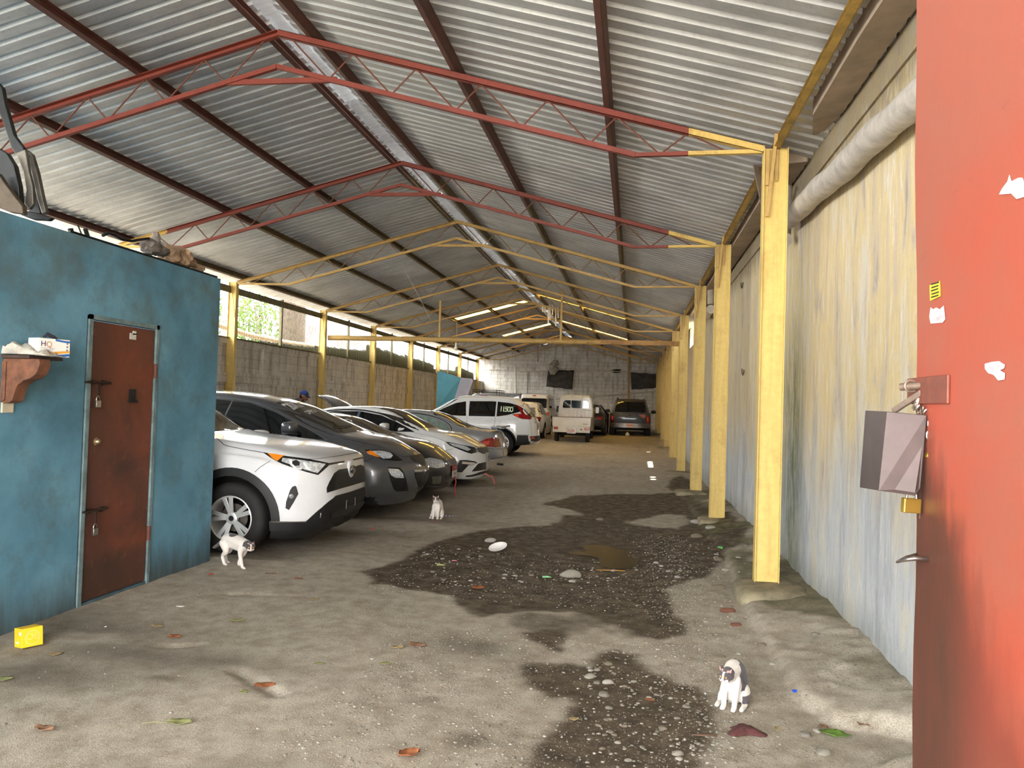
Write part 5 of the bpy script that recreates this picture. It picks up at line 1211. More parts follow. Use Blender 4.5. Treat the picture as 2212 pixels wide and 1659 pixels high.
g = c.ppx('grille', C2((1210,838),(1255,805),(1320,796),(1378,787),(1378,945),(1260,978),(1165,1008),(1145,1014),(1143,972),(1165,920)), M_MESH, .004, 1, None, 14)
c.ppx('grille_slot', C2((1163,748),(1300,728),(1300,742),(1160,768)), M_LENSD, .005, 1)
lo = c.ppx('lower_bumper', C2((628,1274),(790,1274),(955,1272),(1040,1195),(1150,1100),(1225,1040),(1378,998),(1378,1235),(1290,1290),(1180,1335),(900,1352),(635,1350)), M_CLAD, .010, 1, None, 14)
c.ppx('lower_grille', C2((1172,1190),(1270,1150),(1376,1115),(1376,1175),(1270,1210),(1172,1238)), M_MESH, .016, 1, lo)
f = c.ppx('fog_lamp_pocket', C2((862,950),(872,960),(888,1025),(850,1095),(806,1167),(775,1152),(780,1095),(815,990),(835,960)), M_CLAD, .006, 1)
p, n_ = c.hitpx(*C2((826,1046))[0])
for sg in (1, -1):
    mb = MB(); mb.lathe([(0, .012), (.022, .010), (.03, .0)], 18, Matrix.Translation((p.x, p.y*sg, p.z)) @ Vector((n_.x, n_.y*sg, n_.z)).to_track_quat('Z', 'Y').to_matrix().to_4x4()); mb.build('fog_lamp', plain('grey fog lens', lin(120,122,126), .2), f, 40)
c.seam('bonnet_gap', C2((160,528),(200,562),(245,592),(420,628),(700,674),(975,713),(1200,692),(1378,662)), .007, None, None, True)
c.seam('bumper_gap', C2((640,728),(590,758),(545,788),(500,828)), .005, None, None, True)
c.seam('bumper_crease', C2((850,955),(940,945),(1040,930)), .02, P_WHITE, None, True, .004)
p, n_ = c.hitpx(*C2((1376,800))[0]); p.y = 0
mb = MB(); mb.lathe([(0, .012), (.085, .012), (.098, .0), (.10, -.04)], 28, Matrix.Translation((p.x+.004, 0, p.z)) @ Matrix.Rotation(pi/2, 4, 'Y') @ Matrix.Diagonal((1.0, .95, 1, 1))); bd = mb.build('emblem_mount', P_WHITE, c.T, 40)
emblem3(c, (p.x+.022, 0, p.z), .062, M_CHROME, bd)
mb = MB(); pp_ = c.hitloc((c.xf, 0, .47), 'front')[0]
for yy in (-.16, .12): mb.box((pp_.x+.012, yy, .41), (pp_.x+.016, yy+.006, .50))
mb.box((pp_.x+.012, -.16, .49), (pp_.x+.016, -.12, .497)); mb.build('plate_bracket', plain('pale bracket edge', lin(150,150,150), .5), c.T)
c.seam('sill_edge', C2((632,1271),(790,1272),(955,1270)), .01, M_CHROME, None, True, .012)
for sg in (-1, 1): c.mirrorpod(-.62, sg*1.01, 1.10, P_WHITE)

# ---------------------------------------------------------------- details: dark grey crossover
c = B
windshield(c, -.03, -1.05, .74, .61)
dlo(c, [(-.20, 1.035), (-.6, 1.20), (-1.0, 1.37), (-1.4, 1.49), (-2.0, 1.535), (-2.9, 1.50), (-3.3, 1.34), (-3.25, 1.11), (-1.6, 1.055)])
c.seam('window_surround', [(-.17, 1.025), (-.6, 1.215), (-1.0, 1.39), (-1.4, 1.51), (-2.0, 1.555), (-2.9, 1.52)], .02, plain('grey window trim', lin(120,122,126), .3, .7), 'side', True, .006)
c.seam('pillar_line', [(-1.72, 1.06), (-1.70, 1.3), (-1.66, 1.53)], .025, P_GREY, 'side', True, .007)
h = c.ppx('headlight', CE((1035,615),(1240,622),(1360,650),(1420,690),(1490,745),(1420,752),(1250,735),(1200,718),(1130,690),(1060,640)), M_LENSD, .006, 1, None, 12)
c.ppx('turn_signal', CE((1058,640),(1110,628),(1160,660),(1215,712),(1150,695),(1090,668)), M_AMBER, .010, 1, h)
c.ppx('lens', CE((1125,634),(1230,632),(1340,657),(1372,690),(1350,722),(1260,726),(1205,692),(1160,660)), M_LENS, .010, 1, h)
c.ppx('upper_grille', CE((1572,690),(1640,682),(1752,672),(1752,795),(1690,780),(1640,762),(1600,735)), M_MESH, .005, 1)
c.ppx('chrome_bar', CE((1618,858),(1690,856),(1752,848),(1752,874),(1690,880),(1630,878)), M_CHROME, .012, 1)
c.ppx('lower_grille', CE((1632,892),(1690,890),(1752,884),(1752,1100),(1700,1106),(1678,1060),(1650,960)), M_MESH, .005, 1, None, 12)
c.ppx('grille_shade', CE((1632,890),(1752,882),(1752,950),(1646,958)), M_LENSD, .007, 1)
f = c.ppx('fog_lamp_pocket', CE((1310,825),(1460,830),(1500,880),(1530,960),(1560,1105),(1420,1115),(1385,1090),(1340,970)), M_LENSD, .005, 1)
c.ppx('fog_lamp', CE((1315,842),(1440,852),(1490,900),(1505,955),(1400,950),(1350,920),(1328,880)), M_LENS, .010, 1, f)
for k in range(3): c.ppx('pocket_slat', CE((1362+8*k,985+38*k),(1518+8*k,990+38*k),(1521+8*k,1000+38*k),(1366+8*k,997+38*k)), M_CLAD, .012, 1, f)
c.seam('grille_edge', CE((1695,1108),(1740,1104),(1752,1102)), .02, M_CHROME, None, True, .008)
c.seam('bonnet_gap', CE((780,485),(900,508),(1000,530),(1150,560),(1300,612),(1400,660),(1500,705),(1580,690)), .006, None, None, True)
c.seam('bumper_gap', CE((1020,770),(1080,745),(1150,712)), .005, None, None, True)
p, n_ = c.hitpx(*CE((1752,705))[0]); p.y = 0
mb = MB(); M_ = Matrix.Translation((p.x+.02, 0, p.z)) @ Matrix.Rotation(radians(-12), 4, 'Y') @ Matrix.Rotation(pi/2, 4, 'Y')
mb.tube([M_ @ Vector((.066*cos(t), .085*sin(t), 0)) for t in np.linspace(0, 2*pi, 25)[:-1]], .008, 6, closed=True)
mb.tube([M_ @ Vector(q) for q in ((-.03, -.08, 0), (-.035, -.04, 0), (.035, 0, 0), (-.035, .04, 0), (-.03, .08, 0))], .007, 6); mb.build('emblem', M_CHROME, c.T, 40)
q = local_at(c, 627, 924, -1.02); c.mirrorpod(q.x, -1.02, q.z, P_GREY, (.10, .12, .085)); c.mirrorpod(q.x, 1.02, q.z, P_GREY, (.10, .12, .085))
mwt = plain('white window paint', lin(206,206,200), .7)
text_on(c, '2012', .26, (-.74, -.54, 1.5), (-.10, 1, 0), (-1, -.05, 0), 'top', mwt, bold=.012, spacing=.85)
text_on(c, 'OFERTA', .12, (-.59, -.42, 1.45), (-.10, 1, 0), (-1, -.05, 0), 'top', mwt, bold=.006)
c.seam('wiper', [(-.22, -.5), (-.20, -.1), (-.24, .3)], .02, M_CLAD, 'top', False, .02)
arch_trim(c, 0, .415, .44, mat=P_GREY); 

# ---------------------------------------------------------------- details: low black sedan
c = Cc
windshield(c, -.28, -1.02, .66, .53); dlo(c, [(-.4, .965), (-1.0, 1.20), (-1.6, 1.26), (-2.3, 1.18), (-2.7, 1.0), (-1.5, .95)])
h = c.ploc('headlight', 'front', [(-.80, .66), (-.62, .69), (-.42, .64), (-.44, .54), (-.66, .53), (-.80, .56)], M_LENS, .006, 1)
c.ploc('grille', 'front', [(-.32, .635), (0, .645), (.32, .635), (.27, .55), (0, .54), (-.27, .55)], plain('satin grille', lin(90,92,98), .3, .6), .01)
b = c.ploc('lower_grille', 'front', [(-.42, .42), (.42, .42), (.36, .26), (-.36, .26)], M_LENSD, .006)
c.ploc('fog_lamp', 'front', [(-.74, .40), (-.54, .40), (-.52, .28), (-.70, .28)], plain('dull fog lens', lin(96,96,88), .3), .006, 1)
px_ = c.hitloc((c.xf, 0, .45), 'front')[0].x
plate(c, Matrix.Translation((px_+.02, -.02, .50)) @ RZF(pi/2), .31, .09, '', None, None, plain('red plate top', lin(150,40,52), .5))
plate(c, Matrix.Translation((px_+.02, -.02, .40)) @ RZF(pi/2), .31, .11, 'P-482', None, None)
text('lettering', 'P 10', .05, Matrix.Translation((px_+.028, -.02, .50)) @ RZF(pi/2) @ Matrix.Rotation(pi/2, 4, 'X'), plain('pale red letters', lin(226,150,150), .6), c.T)
c.seam('lip_trim', [(-.74, .25), (-.4, .22), (0, .21), (.4, .22), (.74, .25)], .012, M_CHROME, 'front', False, .006)
c.seam('bonnet_gap', [(.45, -.74), (.7, -.66), (.86, -.5), (.9, 0), (.86, .5), (.7, .66), (.45, .74)], .006, None, 'top')
M_RIB = plain('pink red cloth ribbon', lin(206,70,84), .7)
def ribbon(name, pts, w, lab, mat=M_RIB):
    mb = MB(); pts = catmull(pts, 4); vs = []
    for i, p in enumerate(pts): vs += [p+Vector((0, w/2*(1+.3*sin(i)), 0)), p-Vector((0, w/2, 0))]
    mb.add(vs, [(2*i, 2*i+1, 2*i+3, 2*i+2) for i in range(len(pts)-1)]); o = mb.build(name, mat, None, 60); o.modifiers.new('s', 'SOLIDIFY').thickness = .006; return tag(o, lab, 'ribbon')
q = c.M @ Vector((px_+.03, -.05, .36))
ribbon('ribbon', [q, q+Vector((.02, .02, -.10)), q+Vector((.0, .03, -.2)), q+Vector((.03, .02, -q.z+.02+c.z))], .05, 'pink red ribbon hanging from the front plate of the low black sedan')

# ---------------------------------------------------------------- details: white sedan
c = Dd
windshield(c, -.20, -1.12, .70, .57); w_ = dlo(c, [(-.34, 1.0), (-.7, 1.16), (-1.05, 1.29), (-1.5, 1.355), (-2.0, 1.34), (-2.5, 1.25), (-2.85, 1.10), (-2.7, 1.03), (-1.5, .985)])
c.seam('window_visor', [(-.75, 1.19), (-1.05, 1.31), (-1.5, 1.375), (-2.0, 1.36), (-2.5, 1.27)], .03, M_LENSD, 'side', True, .012)
c.seam('pillar_line', [(-1.55, 1.0), (-1.52, 1.2), (-1.5, 1.35)], .05, plain('grey pillar', lin(70,84,100), .4), 'side', True, .008)
h = c.ppx('headlight', CF((650,905),(700,908),(830,935),(950,960),(1140,1000),(1190,1040),(1200,1080),(1090,1108),(1010,1085),(900,1040),(800,1000),(720,965)), M_LENSD, .006, 1, None, 12)
c.ppx('lens', CF((700,925),(850,948),(1000,985),(1085,1035),(1030,1062),(910,1022),(770,975)), M_LENS, .010, 1, h)
c.ppx('grille', CF((1185,1008),(1260,1000),(1342,996),(1342,1098),(1290,1110),(1215,1078)), M_MESH, .006, 1)
c.seam('grille_chrome', CF((1150,990),(1220,985),(1342,980)), .02, M_CHROME, None, True, .01)
f = c.ppx('fog_lamp_pocket', CF((895,1215),(1010,1215),(1150,1235),(1190,1262),(1120,1300),(1040,1302),(985,1365),(930,1425),(850,1420),(835,1380),(860,1280)), M_LENSD, .005, 1, None, 12)
c.ppx('fog_lamp', CF((940,1240),(1145,1257),(1160,1280),(1100,1297),(930,1278)), plain('pale fog lens', lin(226,214,200), .2, .2), .010, 1, f)
c.ppx('lower_grille', CF((1210,1275),(1342,1247),(1342,1372),(1200,1400),(1095,1410)), M_LENSD, .005, 1)
c.ppx('lip', CF((1000,1480),(1100,1470),(1230,1425),(1342,1395),(1342,1425),(1230,1460),(1100,1492),(1000,1500)), M_CLAD, .012, 1)
px_ = c.hitloc((c.xf, 0, .52), 'front')[0].x
plate(c, Matrix.Translation((px_+.015, 0, .53)) @ RZF(pi/2), .30, .13, 'P-719', plain('grey ink', lin(90,90,100), .6), None, plain('grey plate', lin(176,178,186), .5))
c.ppx('side_vent', CE((1512,488),(1600,490),(1662,505),(1630,520),(1585,520),(1555,505)), M_LENSD, .006, 1)
c.seam('side_vent_chrome', CE((1520,490),(1600,494),(1658,505)), .012, M_CHROME, None, True, .014)
c.seam('bonnet_gap', CE((1580,400),(1700,430),(1850,460),(2010,520)), .006, None, None, True)
c.seam('bumper_gap', CF((625,1058),(700,1042),(780,1024)), .005, None, None, True)
c.seam('door_gap', [(-.18, .35), (-.22, .6), (-.3, .95)], .007, None, 'side', True)
q = local_at(c, 831, 922, -1.0); [c.mirrorpod(q.x, s_*1.0, q.z, P_PEARL, (.09, .11, .075)) for s_ in (-1, 1)]
q = c.M @ Vector((px_-.02, -.12, .20))
ribbon('ribbon', [q+Vector((-.05, 0, .04)), q+Vector((.06, .02, -.02)), q+Vector((.14, 0, -.04)), q+Vector((.2, .0, -q.z+.03))], .14, 'pink cloth strip hanging under the nose of the white sedan', plain('pink cloth', lin(220,120,116), .7))

# ---------------------------------------------------------------- details: silver sedan
c = Ee
M_PG = M_GLASS2
dlo(c, [(-.42, .93), (-.75, 1.10), (-1.05, 1.22), (-1.35, 1.275), (-1.38, .93)], M_PG); dlo(c, [(-1.46, .93), (-1.44, 1.28), (-1.75, 1.265), (-2.05, 1.20), (-2.12, .94)], M_PG)
dlo(c, [(-2.15, .945), (-2.09, 1.18), (-2.32, 1.08), (-2.42, .96)], M_PG, 'quarter_window')
c.seam('window_trim', [(-.40, .92), (-.75, 1.12), (-1.05, 1.24), (-1.4, 1.30), (-1.75, 1.285), (-2.1, 1.21), (-2.35, 1.09), (-2.46, .95), (-2.3, .92)], .022, M_LENSD, 'side', True, .006)
windshield(c, -.22, -.98, .66, .53, M_WS)
c.ploc('rear_window', 'top', [(-1.98, -.50), (-1.92, 0), (-1.98, .50), (-2.72, .56), (-2.80, 0), (-2.72, -.56)], M_WS, .004, 0, None, 12, .01)
c.seam('window_glint', [(-2.02, .44), (-2.3, .47), (-2.6, .52)], .03, plain('pale glint paint', lin(200,196,170), .3), 'top', True, .007)  # painted glint: pale strips along the edges of the rear glass
tl = c.ploc('tail_light', 'rear', [(.42, .80), (.60, .83), (.74, .80), (.83, .72), (.80, .64), (.66, .62), (.42, .62)], M_RED, .008, 1, None, 10)
c.ploc('amber_section', 'rear', [(.45, .74), (.66, .75), (.68, .65), (.45, .645)], plain('brown amber lens', lin(150,90,50), .2), .012, 1, tl)
c.ploc('bright_section', 'rear', [(.72, .76), (.79, .73), (.80, .67), (.74, .67)], plain('bright red lens', lin(226,80,74), .2), .012, 1, tl)
mb = MB()
for s_ in (-1, 1): mb.add([(-3.30, s_*.50, .985), (-3.42, s_*.50, .985), (-3.50, s_*.53, 1.05), (-3.32, s_*.53, 1.05), (-3.30, s_*.56, .985), (-3.42, s_*.56, .985), (-3.50, s_*.59, 1.05), (-3.32, s_*.59, 1.05)], [(0,1,2,3),(7,6,5,4),(0,4,5,1),(1,5,6,2),(2,6,7,3),(3,7,4,0)])
mb.box((-3.56, -.62, 1.045), (-3.32, .62, 1.072)); mb.build('rear_spoiler', P_SILV, c.T, None, .01)
c.seam('bumper_gap', [(.84, .60), (.5, .575), (0, .57), (-.5, .575), (-.84, .60)], .008, None, 'rear'); c.seam('bumper_side_gap', [(-3.28, .60), (-3.27, .45), (-3.26, .3)], .007, None, 'side', True)
c.seam('boot_gap', [(.42, .93), (.41, .7), (.40, .60)], .007, None, 'rear', True)
px_ = c.hitloc((c.xr, 0, .72), 'rear')[0].x; mb = MB(); mb.lathe([(0, .006), (.03, .004), (.032, 0)], 16, Matrix.Translation((px_-.004, 0, .84)) @ Matrix.Rotation(-pi/2, 4, 'Y')); mb.build('badge', M_CHROME, c.T, 40)
plate(c, Matrix.Translation((px_-.02, 0, .70)) @ RZF(-pi/2), .30, .15, 'P-305', None, M_CHROME)
pb = c.hitloc((c.xr, 0, .42), 'rear')[0].x; c.seam('bumper_strip', [(.30, .54), (.28, .44), (.30, .36)], .03, M_RED, 'rear', False, .006)
mb = MB(); mb.tube([(pb+.12, .45, .24), (pb-.02, .45, .23)], .025, 10); mb.build('exhaust', M_CLAD, c.T, 40)
mb = MB(); n = 10; vs = []                                                     # the raised bonnet
for j in range(n+1):
    for i in range(n+1):
        u, v = i/n, j/n; y = (u-.5)*1.24*(1-.16*v*v); L = v*.98
        x = -.2+.97*v; z = .93+1.25*v-.50*v*v-.04*(2*u-1)**2; vs.append((x, y, z))
mb.add(vs, [(j*(n+1)+i, j*(n+1)+i+1, (j+1)*(n+1)+i+1, (j+1)*(n+1)+i) for j in range(n) for i in range(n)]); o = mb.build('bonnet', paint('shaded silver bonnet', lin(62,64,66), .45, .3), c.T, 60); o.modifiers.new('s', 'SOLIDIFY').thickness = .03  # silver bonnet, its shade painted in as dark grey
mb = MB(); mb.tube([(.50, .38, .80), (.45, .42, 1.50)], .008, 6); mb.build('prop_rod', M_CLAD, c.T)
mb = MB(); mb.box((-.1, -.6, .80), (.7, .6, .905)); mb.build('engine_bay', M_HUB, c.T)
[c.mirrorpod(-.5, s_*.95, .95, P_SILV, (.08, .09, .06)) for s_ in (-1, 1)]

# ---------------------------------------------------------------- details: white crossover (tail out)
c = Ff
arch_trim(c, -2.66, .418, .45, mat=M_CLAD); arch_trim(c, 0, .418, .45)
dlo(c, [(-.55, 1.10), (-.9, 1.30), (-1.25, 1.46), (-1.55, 1.52), (-1.60, 1.10)]); dlo(c, [(-1.68, 1.10), (-1.66, 1.53), (-2.3, 1.545), (-2.45, 1.54), (-2.45, 1.11)])
dlo(c, [(-2.50, 1.11), (-2.49, 1.54), (-2.85, 1.51), (-3.10, 1.44), (-3.28, 1.33), (-3.10, 1.25), (-2.8, 1.16)], M_GLASS, 'quarter_window')
windshield(c, -.55, -1.30, .72, .60)
c.ploc('rear_window', 'rear', [(-.60, 1.12), (.60, 1.12), (.56, 1.44), (.3, 1.50), (-.3, 1.50), (-.56, 1.44)], M_GLASS, .005, 0, None, 12)
tl = c.ppx('tail_light', CF((1785,437),(1860,430),(1945,430),(1905,350),(1865,288),(1895,285),(1955,355),(2010,438),(2120,470),(2108,522),(1960,515),(1870,482)), M_RED, .010, 1, None, 14)
c.ppx('bright_section', CF((1820,440),(1893,440),(1900,487),(1850,474)), M_REDB, .015, 1, tl)
c.ploc('bumper_cladding', 'rear', [(-.84, .58), (.84, .58), (.84, .36), (-.84, .36)], M_CLAD, .012, 0, None, 14)
c.ploc('bumper_side', 'side', [(-3.12, .60), (-3.42, .60), (-3.46, .34), (-3.1, .34)], M_CLAD, .010, 1)
c.seam('bumper_chrome', [(-3.10, .61), (-3.30, .615), (-3.44, .61)], .025, M_CHROME, 'side', True, .016)
c.ploc('bumper_blade', 'rear', [(-.74, .44), (-.50, .42), (0, .42), (.50, .42), (.74, .44), (.70, .37), (0, .355), (-.70, .37)], plain('silver blade', lin(206,206,206), .3, .5), .024, 0)
c.ploc('reflector', 'rear', [(.56, .56), (.76, .56), (.74, .50), (.58, .50)], M_RED, .018, 1)
for pts in ([(-1.64, 1.08), (-1.66, .8), (-1.62, .4)], [(-2.47, 1.10), (-2.46, .9), (-2.36, .72), (-2.28, .62)]): c.seam('door_gap', pts, .008, None, 'side', True)
c.seam('tailgate_gap', [(.70, 1.06), (.66, .8), (.66, .60)], .008, None, 'rear', True)
c.seam('fuel_flap', [(-2.62, .96), (-2.80, .96), (-2.82, .86), (-2.80, .80), (-2.64, .80), (-2.60, .88), (-2.62, .96)], .006, plain('pale grey gap', lin(150,150,148), .6), 'left', False)
mb = MB()
for s_ in (-1, 1):
    for x in (-2.25, -1.35): h_ = c.hitloc((x, s_*.85, .96), 'left' if s_ > 0 else 'side')[0]; mb.bar(h_+Vector((-.09, s_*.02, 0)), h_+Vector((.09, s_*.02, 0)), .02, .025)
mb.build('door_handle', P_PEARL, c.T, None, .004)
px_ = c.hitloc((c.xr, 0, .80), 'rear')[0].x; plate(c, Matrix.Translation((px_-.012, 0, .84)) @ RZF(-pi/2), .31, .16, 'P-640', None, M_LENSD)
c.ploc('roof_spoiler', 'top', [(-3.22, -.52), (-3.22, .52), (-3.38, .48), (-3.38, -.48)], P_PEARL, .02, 0, None, 8, .02)
for s_ in (-1, 1):
    mb = MB(); mb.tube([(-1.3, s_*.56, 1.64), (-1.5, s_*.56, 1.685), (-2.6, s_*.56, 1.68), (-3.0, s_*.56, 1.64)], .016, 8); mb.build('roof_rail', P_PEARL, c.T, 40)
text_on(c, '11500', .21, (-2.56, .85, 1.22), (-1, 0, -.02), (0, 0, 1), 'left', plain('pale green window paint', lin(206,222,186), .7), bold=.004, spacing=.72)
text_on(c, 'AWD', .07, (-3.5, .48, .93), (0, -1, 0), (0, 0, 1), 'rear', M_SEAM)
mb = MB(); p0 = c.hitloc((-2.9, 0, 1.7), 'top')[0]; mb.add([p0+Vector((-.12, 0, 0)), p0+Vector((.1, .02, 0)), p0+Vector((.1, -.02, 0)), p0+Vector((-.1, 0, .06))], [(0, 1, 2), (0, 1, 3), (1, 2, 3), (2, 0, 3)]); mb.build('antenna_fin', P_PEARL, c.T)
[c.mirrorpod(-.62, s_*1.01, 1.10, P_PEARL) for s_ in (-1, 1)]

# ---------------------------------------------------------------- details: small white hatchback, van, wagon, black car, racked wagon
c = Gg
dlo(c, [(-.5, .97), (-1.0, 1.30), (-1.5, 1.38), (-2.1, 1.37), (-2.75, 1.22), (-2.9, 1.02), (-1.5, .95)]); windshield(c, -.35, -1.0, .62, .5)
c.ploc('rear_window', 'rear', [(-.52, .98), (.52, .98), (.46, 1.26), (-.46, 1.26)], plain('pale rear glass', lin(128,130,122), .1), .006)
c.ploc('tail_light', 'rear', [(.54, .92), (.72, .90), (.70, .72), (.56, .72)], M_RED, .008, 1)
c.ploc('door_panel', 'side', [(-.6, .86), (-2.0, .86), (-2.0, .30), (-.6, .30)], P_SILV, .004, 1)
c.ploc('rear_bumper', 'rear', [(-.72, .55), (.72, .55), (.68, .36), (-.68, .36)], P_WHITE, .02)
c = Hh
c.ploc('rear_window', 'rear', [(-.62, 1.08), (.62, 1.08), (.62, 1.50), (.55, 1.55), (-.55, 1.55), (-.62, 1.50)], M_GLASS, .006)
dlo(c, [(.0, 1.08), (-.2, 1.55), (-1.2, 1.60), (-2.6, 1.60), (-2.7, 1.10)]); c.ploc('high_brake_light', 'rear', [(-.09, 1.65), (.09, 1.65), (.09, 1.70), (-.09, 1.70)], M_RED, .01)
c.ploc('tail_light', 'rear', [(.64, .90), (.74, .90), (.74, .60), (.64, .60)], M_REDB, .01, 1); c.ploc('rear_bumper', 'rear', [(-.74, .50), (.74, .50), (.72, .38), (-.72, .38)], M_CLAD, .03)
c.mirrorpod(.1, -.98, 1.1, M_CLAD, (.05, .09, .13)); c.mirrorpod(.1, .98, 1.1, M_CLAD, (.05, .09, .13)); c.seam('tailgate_gap', [(-.68, .55), (-.68, 1.0), (-.66, 1.6)], .01, None, 'rear', True)
px_ = c.hitloc((c.xr, 0, .8), 'rear')[0].x; plate(c, Matrix.Translation((px_-.012, 0, .74)) @ RZF(-pi/2), .31, .15)
c = Ii
c.ploc('rear_window', 'rear', [(-.66, 1.16), (.66, 1.16), (.60, 1.60), (-.60, 1.60)], M_GLASS, .006, 0, None, 10)
dlo(c, [(-.5, 1.16), (-.85, 1.50), (-1.2, 1.58), (-3.0, 1.58), (-3.3, 1.50), (-3.3, 1.16)])
tl = c.ploc('tail_light', 'rear', [(.70, 1.02), (.80, 1.02), (.81, .72), (.70, .72)], M_RED, .01, 1); c.ploc('bright_section', 'rear', [(.725, .98), (.775, .98), (.775, .80), (.725, .80)], M_REDB, .016, 1, tl)
c.ploc('tailgate_scuff', 'rear', [(-.68, 1.02), (-.60, 1.08), (-.36, 1.06), (-.46, .98), (-.58, .90)], plain('reddish bare patch', lin(170,104,90), .6), .007)
mb = MB(); px_ = c.hitloc((c.xr, 0, .6), 'rear')[0].x
vs = []; n = 12
for i in range(n+1):
    y = -.86+1.72*i/n; xx = px_-.10+.16*abs(y/.86)**4
    vs += [(xx, y, .50), (xx, y, .68), (xx+.14, y, .68), (xx+.14, y, .50)]
mb.add(vs, [(4*i+k, 4*i+(k+1) % 4, 4*i+4+(k+1) % 4, 4*i+4+k) for i in range(n) for k in range(4)]+[(0, 1, 2, 3), (4*n+3, 4*n+2, 4*n+1, 4*n)]); mb.build('rear_bumper', plain('dull chrome bumper', lin(120,112,104), .35, .7, var=.3), c.T, 60)
plate(c, Matrix.Translation((px_-.115, .0, .60)) @ RZF(-pi/2), .30, .16, 'P 58 RBV', plain('dark red ink', lin(120,40,30), .6), None, plain('orange lit plate', lin(244,190,160), .5))  # orange light on the plate is put into its colour
mb = MB(); mb.box((px_+.02-.012, -.06, .98), (px_+.03, .06, 1.07)); mb.build('badge', plain('cream badge', lin(206,190,150), .5), c.T); mb = MB(); mb.box((px_+.005-.012, -.03, 1.0), (px_+.012, .03, 1.05)); mb.build('badge_mark', M_SEAM, c.T)
for s_ in (-1, 1):
    mb = MB(); mb.tube([(-.9, s_*.58, 1.70), (-1.1, s_*.58, 1.77), (-3.0, s_*.58, 1.78), (-3.2, s_*.58, 1.72)], .018, 6); mb.build('roof_rail', M_CLAD, c.T, 40)
    c.mirrorpod(-.75, s_*1.06, 1.18, M_CLAD, (.06, .11, .08))
mb = MB(); mb.blob((0, 0, .09), (.09, .07, .09), 3); mb.tube([(0, 0, .15), (0, 0, .19)], .03, 10); mb.tube([(.0, -.03, .17), (.0, 0, .22), (.0, .03, .17)], .008, 6)
o = mb.build('plastic_jug', plain('murky plastic jug', lin(206,196,160), .4), None, 50); o.location = (at(1355, 945, 'y', 33.4).x, 33.4, gz(-.2, 33.4)); tag(o, 'small cream plastic jug on the ground behind the dark wagon', 'jug')
c = Jj
c.ploc('rear_window', 'top', [(-2.1, -.48), (-2.1, .48), (-2.75, .55), (-2.75, -.55)], M_GLASS, .006); dlo(c, [(-.4, .965), (-1.0, 1.20), (-1.6, 1.26), (-2.3, 1.18), (-2.7, 1.0), (-1.5, .95)])
c.ploc('tail_light', 'rear', [(.5, .82), (.72, .80), (.70, .68), (.5, .68)], M_RED, .008, 1)
mb = MB(); D_ = Matrix.Translation((-.6, -.88, 0)) @ RZF(radians(-62)) 
pl_ = [(0, .28), (-1.02, .28), (-1.06, .85), (-1.0, .95), (-.62, 1.28), (-.42, 1.30), (-.1, .98), (0, .9)]
mb.prism(pl_, .07, D_ @ Matrix.Rotation(pi/2, 4, 'X')); d_ = mb.build('open_door', P_BLACK, c.T, None, .01)
c = Kk
c.ploc('rear_window', 'rear', [(-.6, 1.12), (.6, 1.12), (.56, 1.46), (-.56, 1.46)], M_GLASS, .006); c.ploc('high_brake_light', 'rear', [(-.16, 1.50), (.16, 1.50), (.16, 1.54), (-.16, 1.54)], M_RED, .02)
dlo(c, [(-.4, 1.12), (-.8, 1.45), (-2.6, 1.5), (-2.9, 1.14)])
r_ = MB()
for z in (1.72, 1.80): r_.tube([(-.8, -.52, z), (-2.8, -.52, z), (-2.8, .52, z), (-.8, .52, z)], .014, 6, closed=True)
for x in (-.8, -1.4, -2.0, -2.8):
    for y in (-.52, .52): r_.tube([(x, y, 1.60), (x, y, 1.80)], .012, 6)
for x in (-1.1, -1.6, -2.1, -2.5): r_.tube([(x, -.52, 1.72), (x, .52, 1.72)], .012, 6)
r_.build('roof_rack', M_CLAD, c.T, 40)

# ---------------------------------------------------------------- the small flatbed truck
T = thing('pickup_truck', 'small old white drop side truck with red square tail lamps, seen from behind', 'truck', (-2.28, 29.0, .235))
def tb(name, a, b, mat, parent=None, bev=.006):
    mb = MB(); mb.box(a, b); return mb.build(name, mat, parent or T, None, bev)
W2 = .70
tg = tb('tailgate', (-W2, 0, .60), (W2, .03, .93), P_TRK)
tb('tailgate_rib', (-W2+.02, -.012, .86), (W2-.02, .0, .875), P_TRK, tg, .003); tb('tailgate_edge', (-W2-.005, -.008, .915), (W2+.005, .04, .94), plain('dark worn edge', lin(110,96,84), .6), tg)
tb('maker_lettering', (.42, -.003, .67), (.60, .0, .70), plain('faded letters', lin(140,134,124), .6), tg, 0)
for s_ in (-1, 1):
    tb('side_gate', (s_*W2-.015, .03, .60), (s_*W2+.015, 1.93, .93), P_TRK)
    tb('latch', (s_*(W2-.08)-.03, -.012, .88), (s_*(W2-.08)+.03, .0, .90), P_TRK, tg)
tb('bed_floor', (-W2, .03, .56), (W2, 1.93, .60), P_TRK); rb = tb('rear_panel', (-W2+.01, .0, .36), (W2-.01, .05, .595), P_TRK)
for s_, nm in ((-1, ''), (1, '')):
    l_ = tb('tail_lamp', (s_*.57-.08, -.015, .46), (s_*.57+.08, .0, .555), plain('dark red square lamp', lin(140,50,36), .3), rb, .004)
    tb('lamp_lens', (s_*.57-.02 if s_ < 0 else .55, -.02, .475), (s_*.57+.05 if s_ < 0 else .63, -.014, .54), plain('orange red lens', lin(206,84,50), .2), rb, .003)
tb('small_lamp', (.34, -.01, .46), (.40, .0, .50), M_LENSD, rb, .002)
M0 = Matrix.Translation((.0, -.03, .42)); mb = MB(); mb.box((-.15, -.004, -.08), (.15, .004, .08), M0); lp = mb.build('licence_plate', plain('faded pink plate', lin(206,180,172), .5), rb, None, .002)
mb = MB()
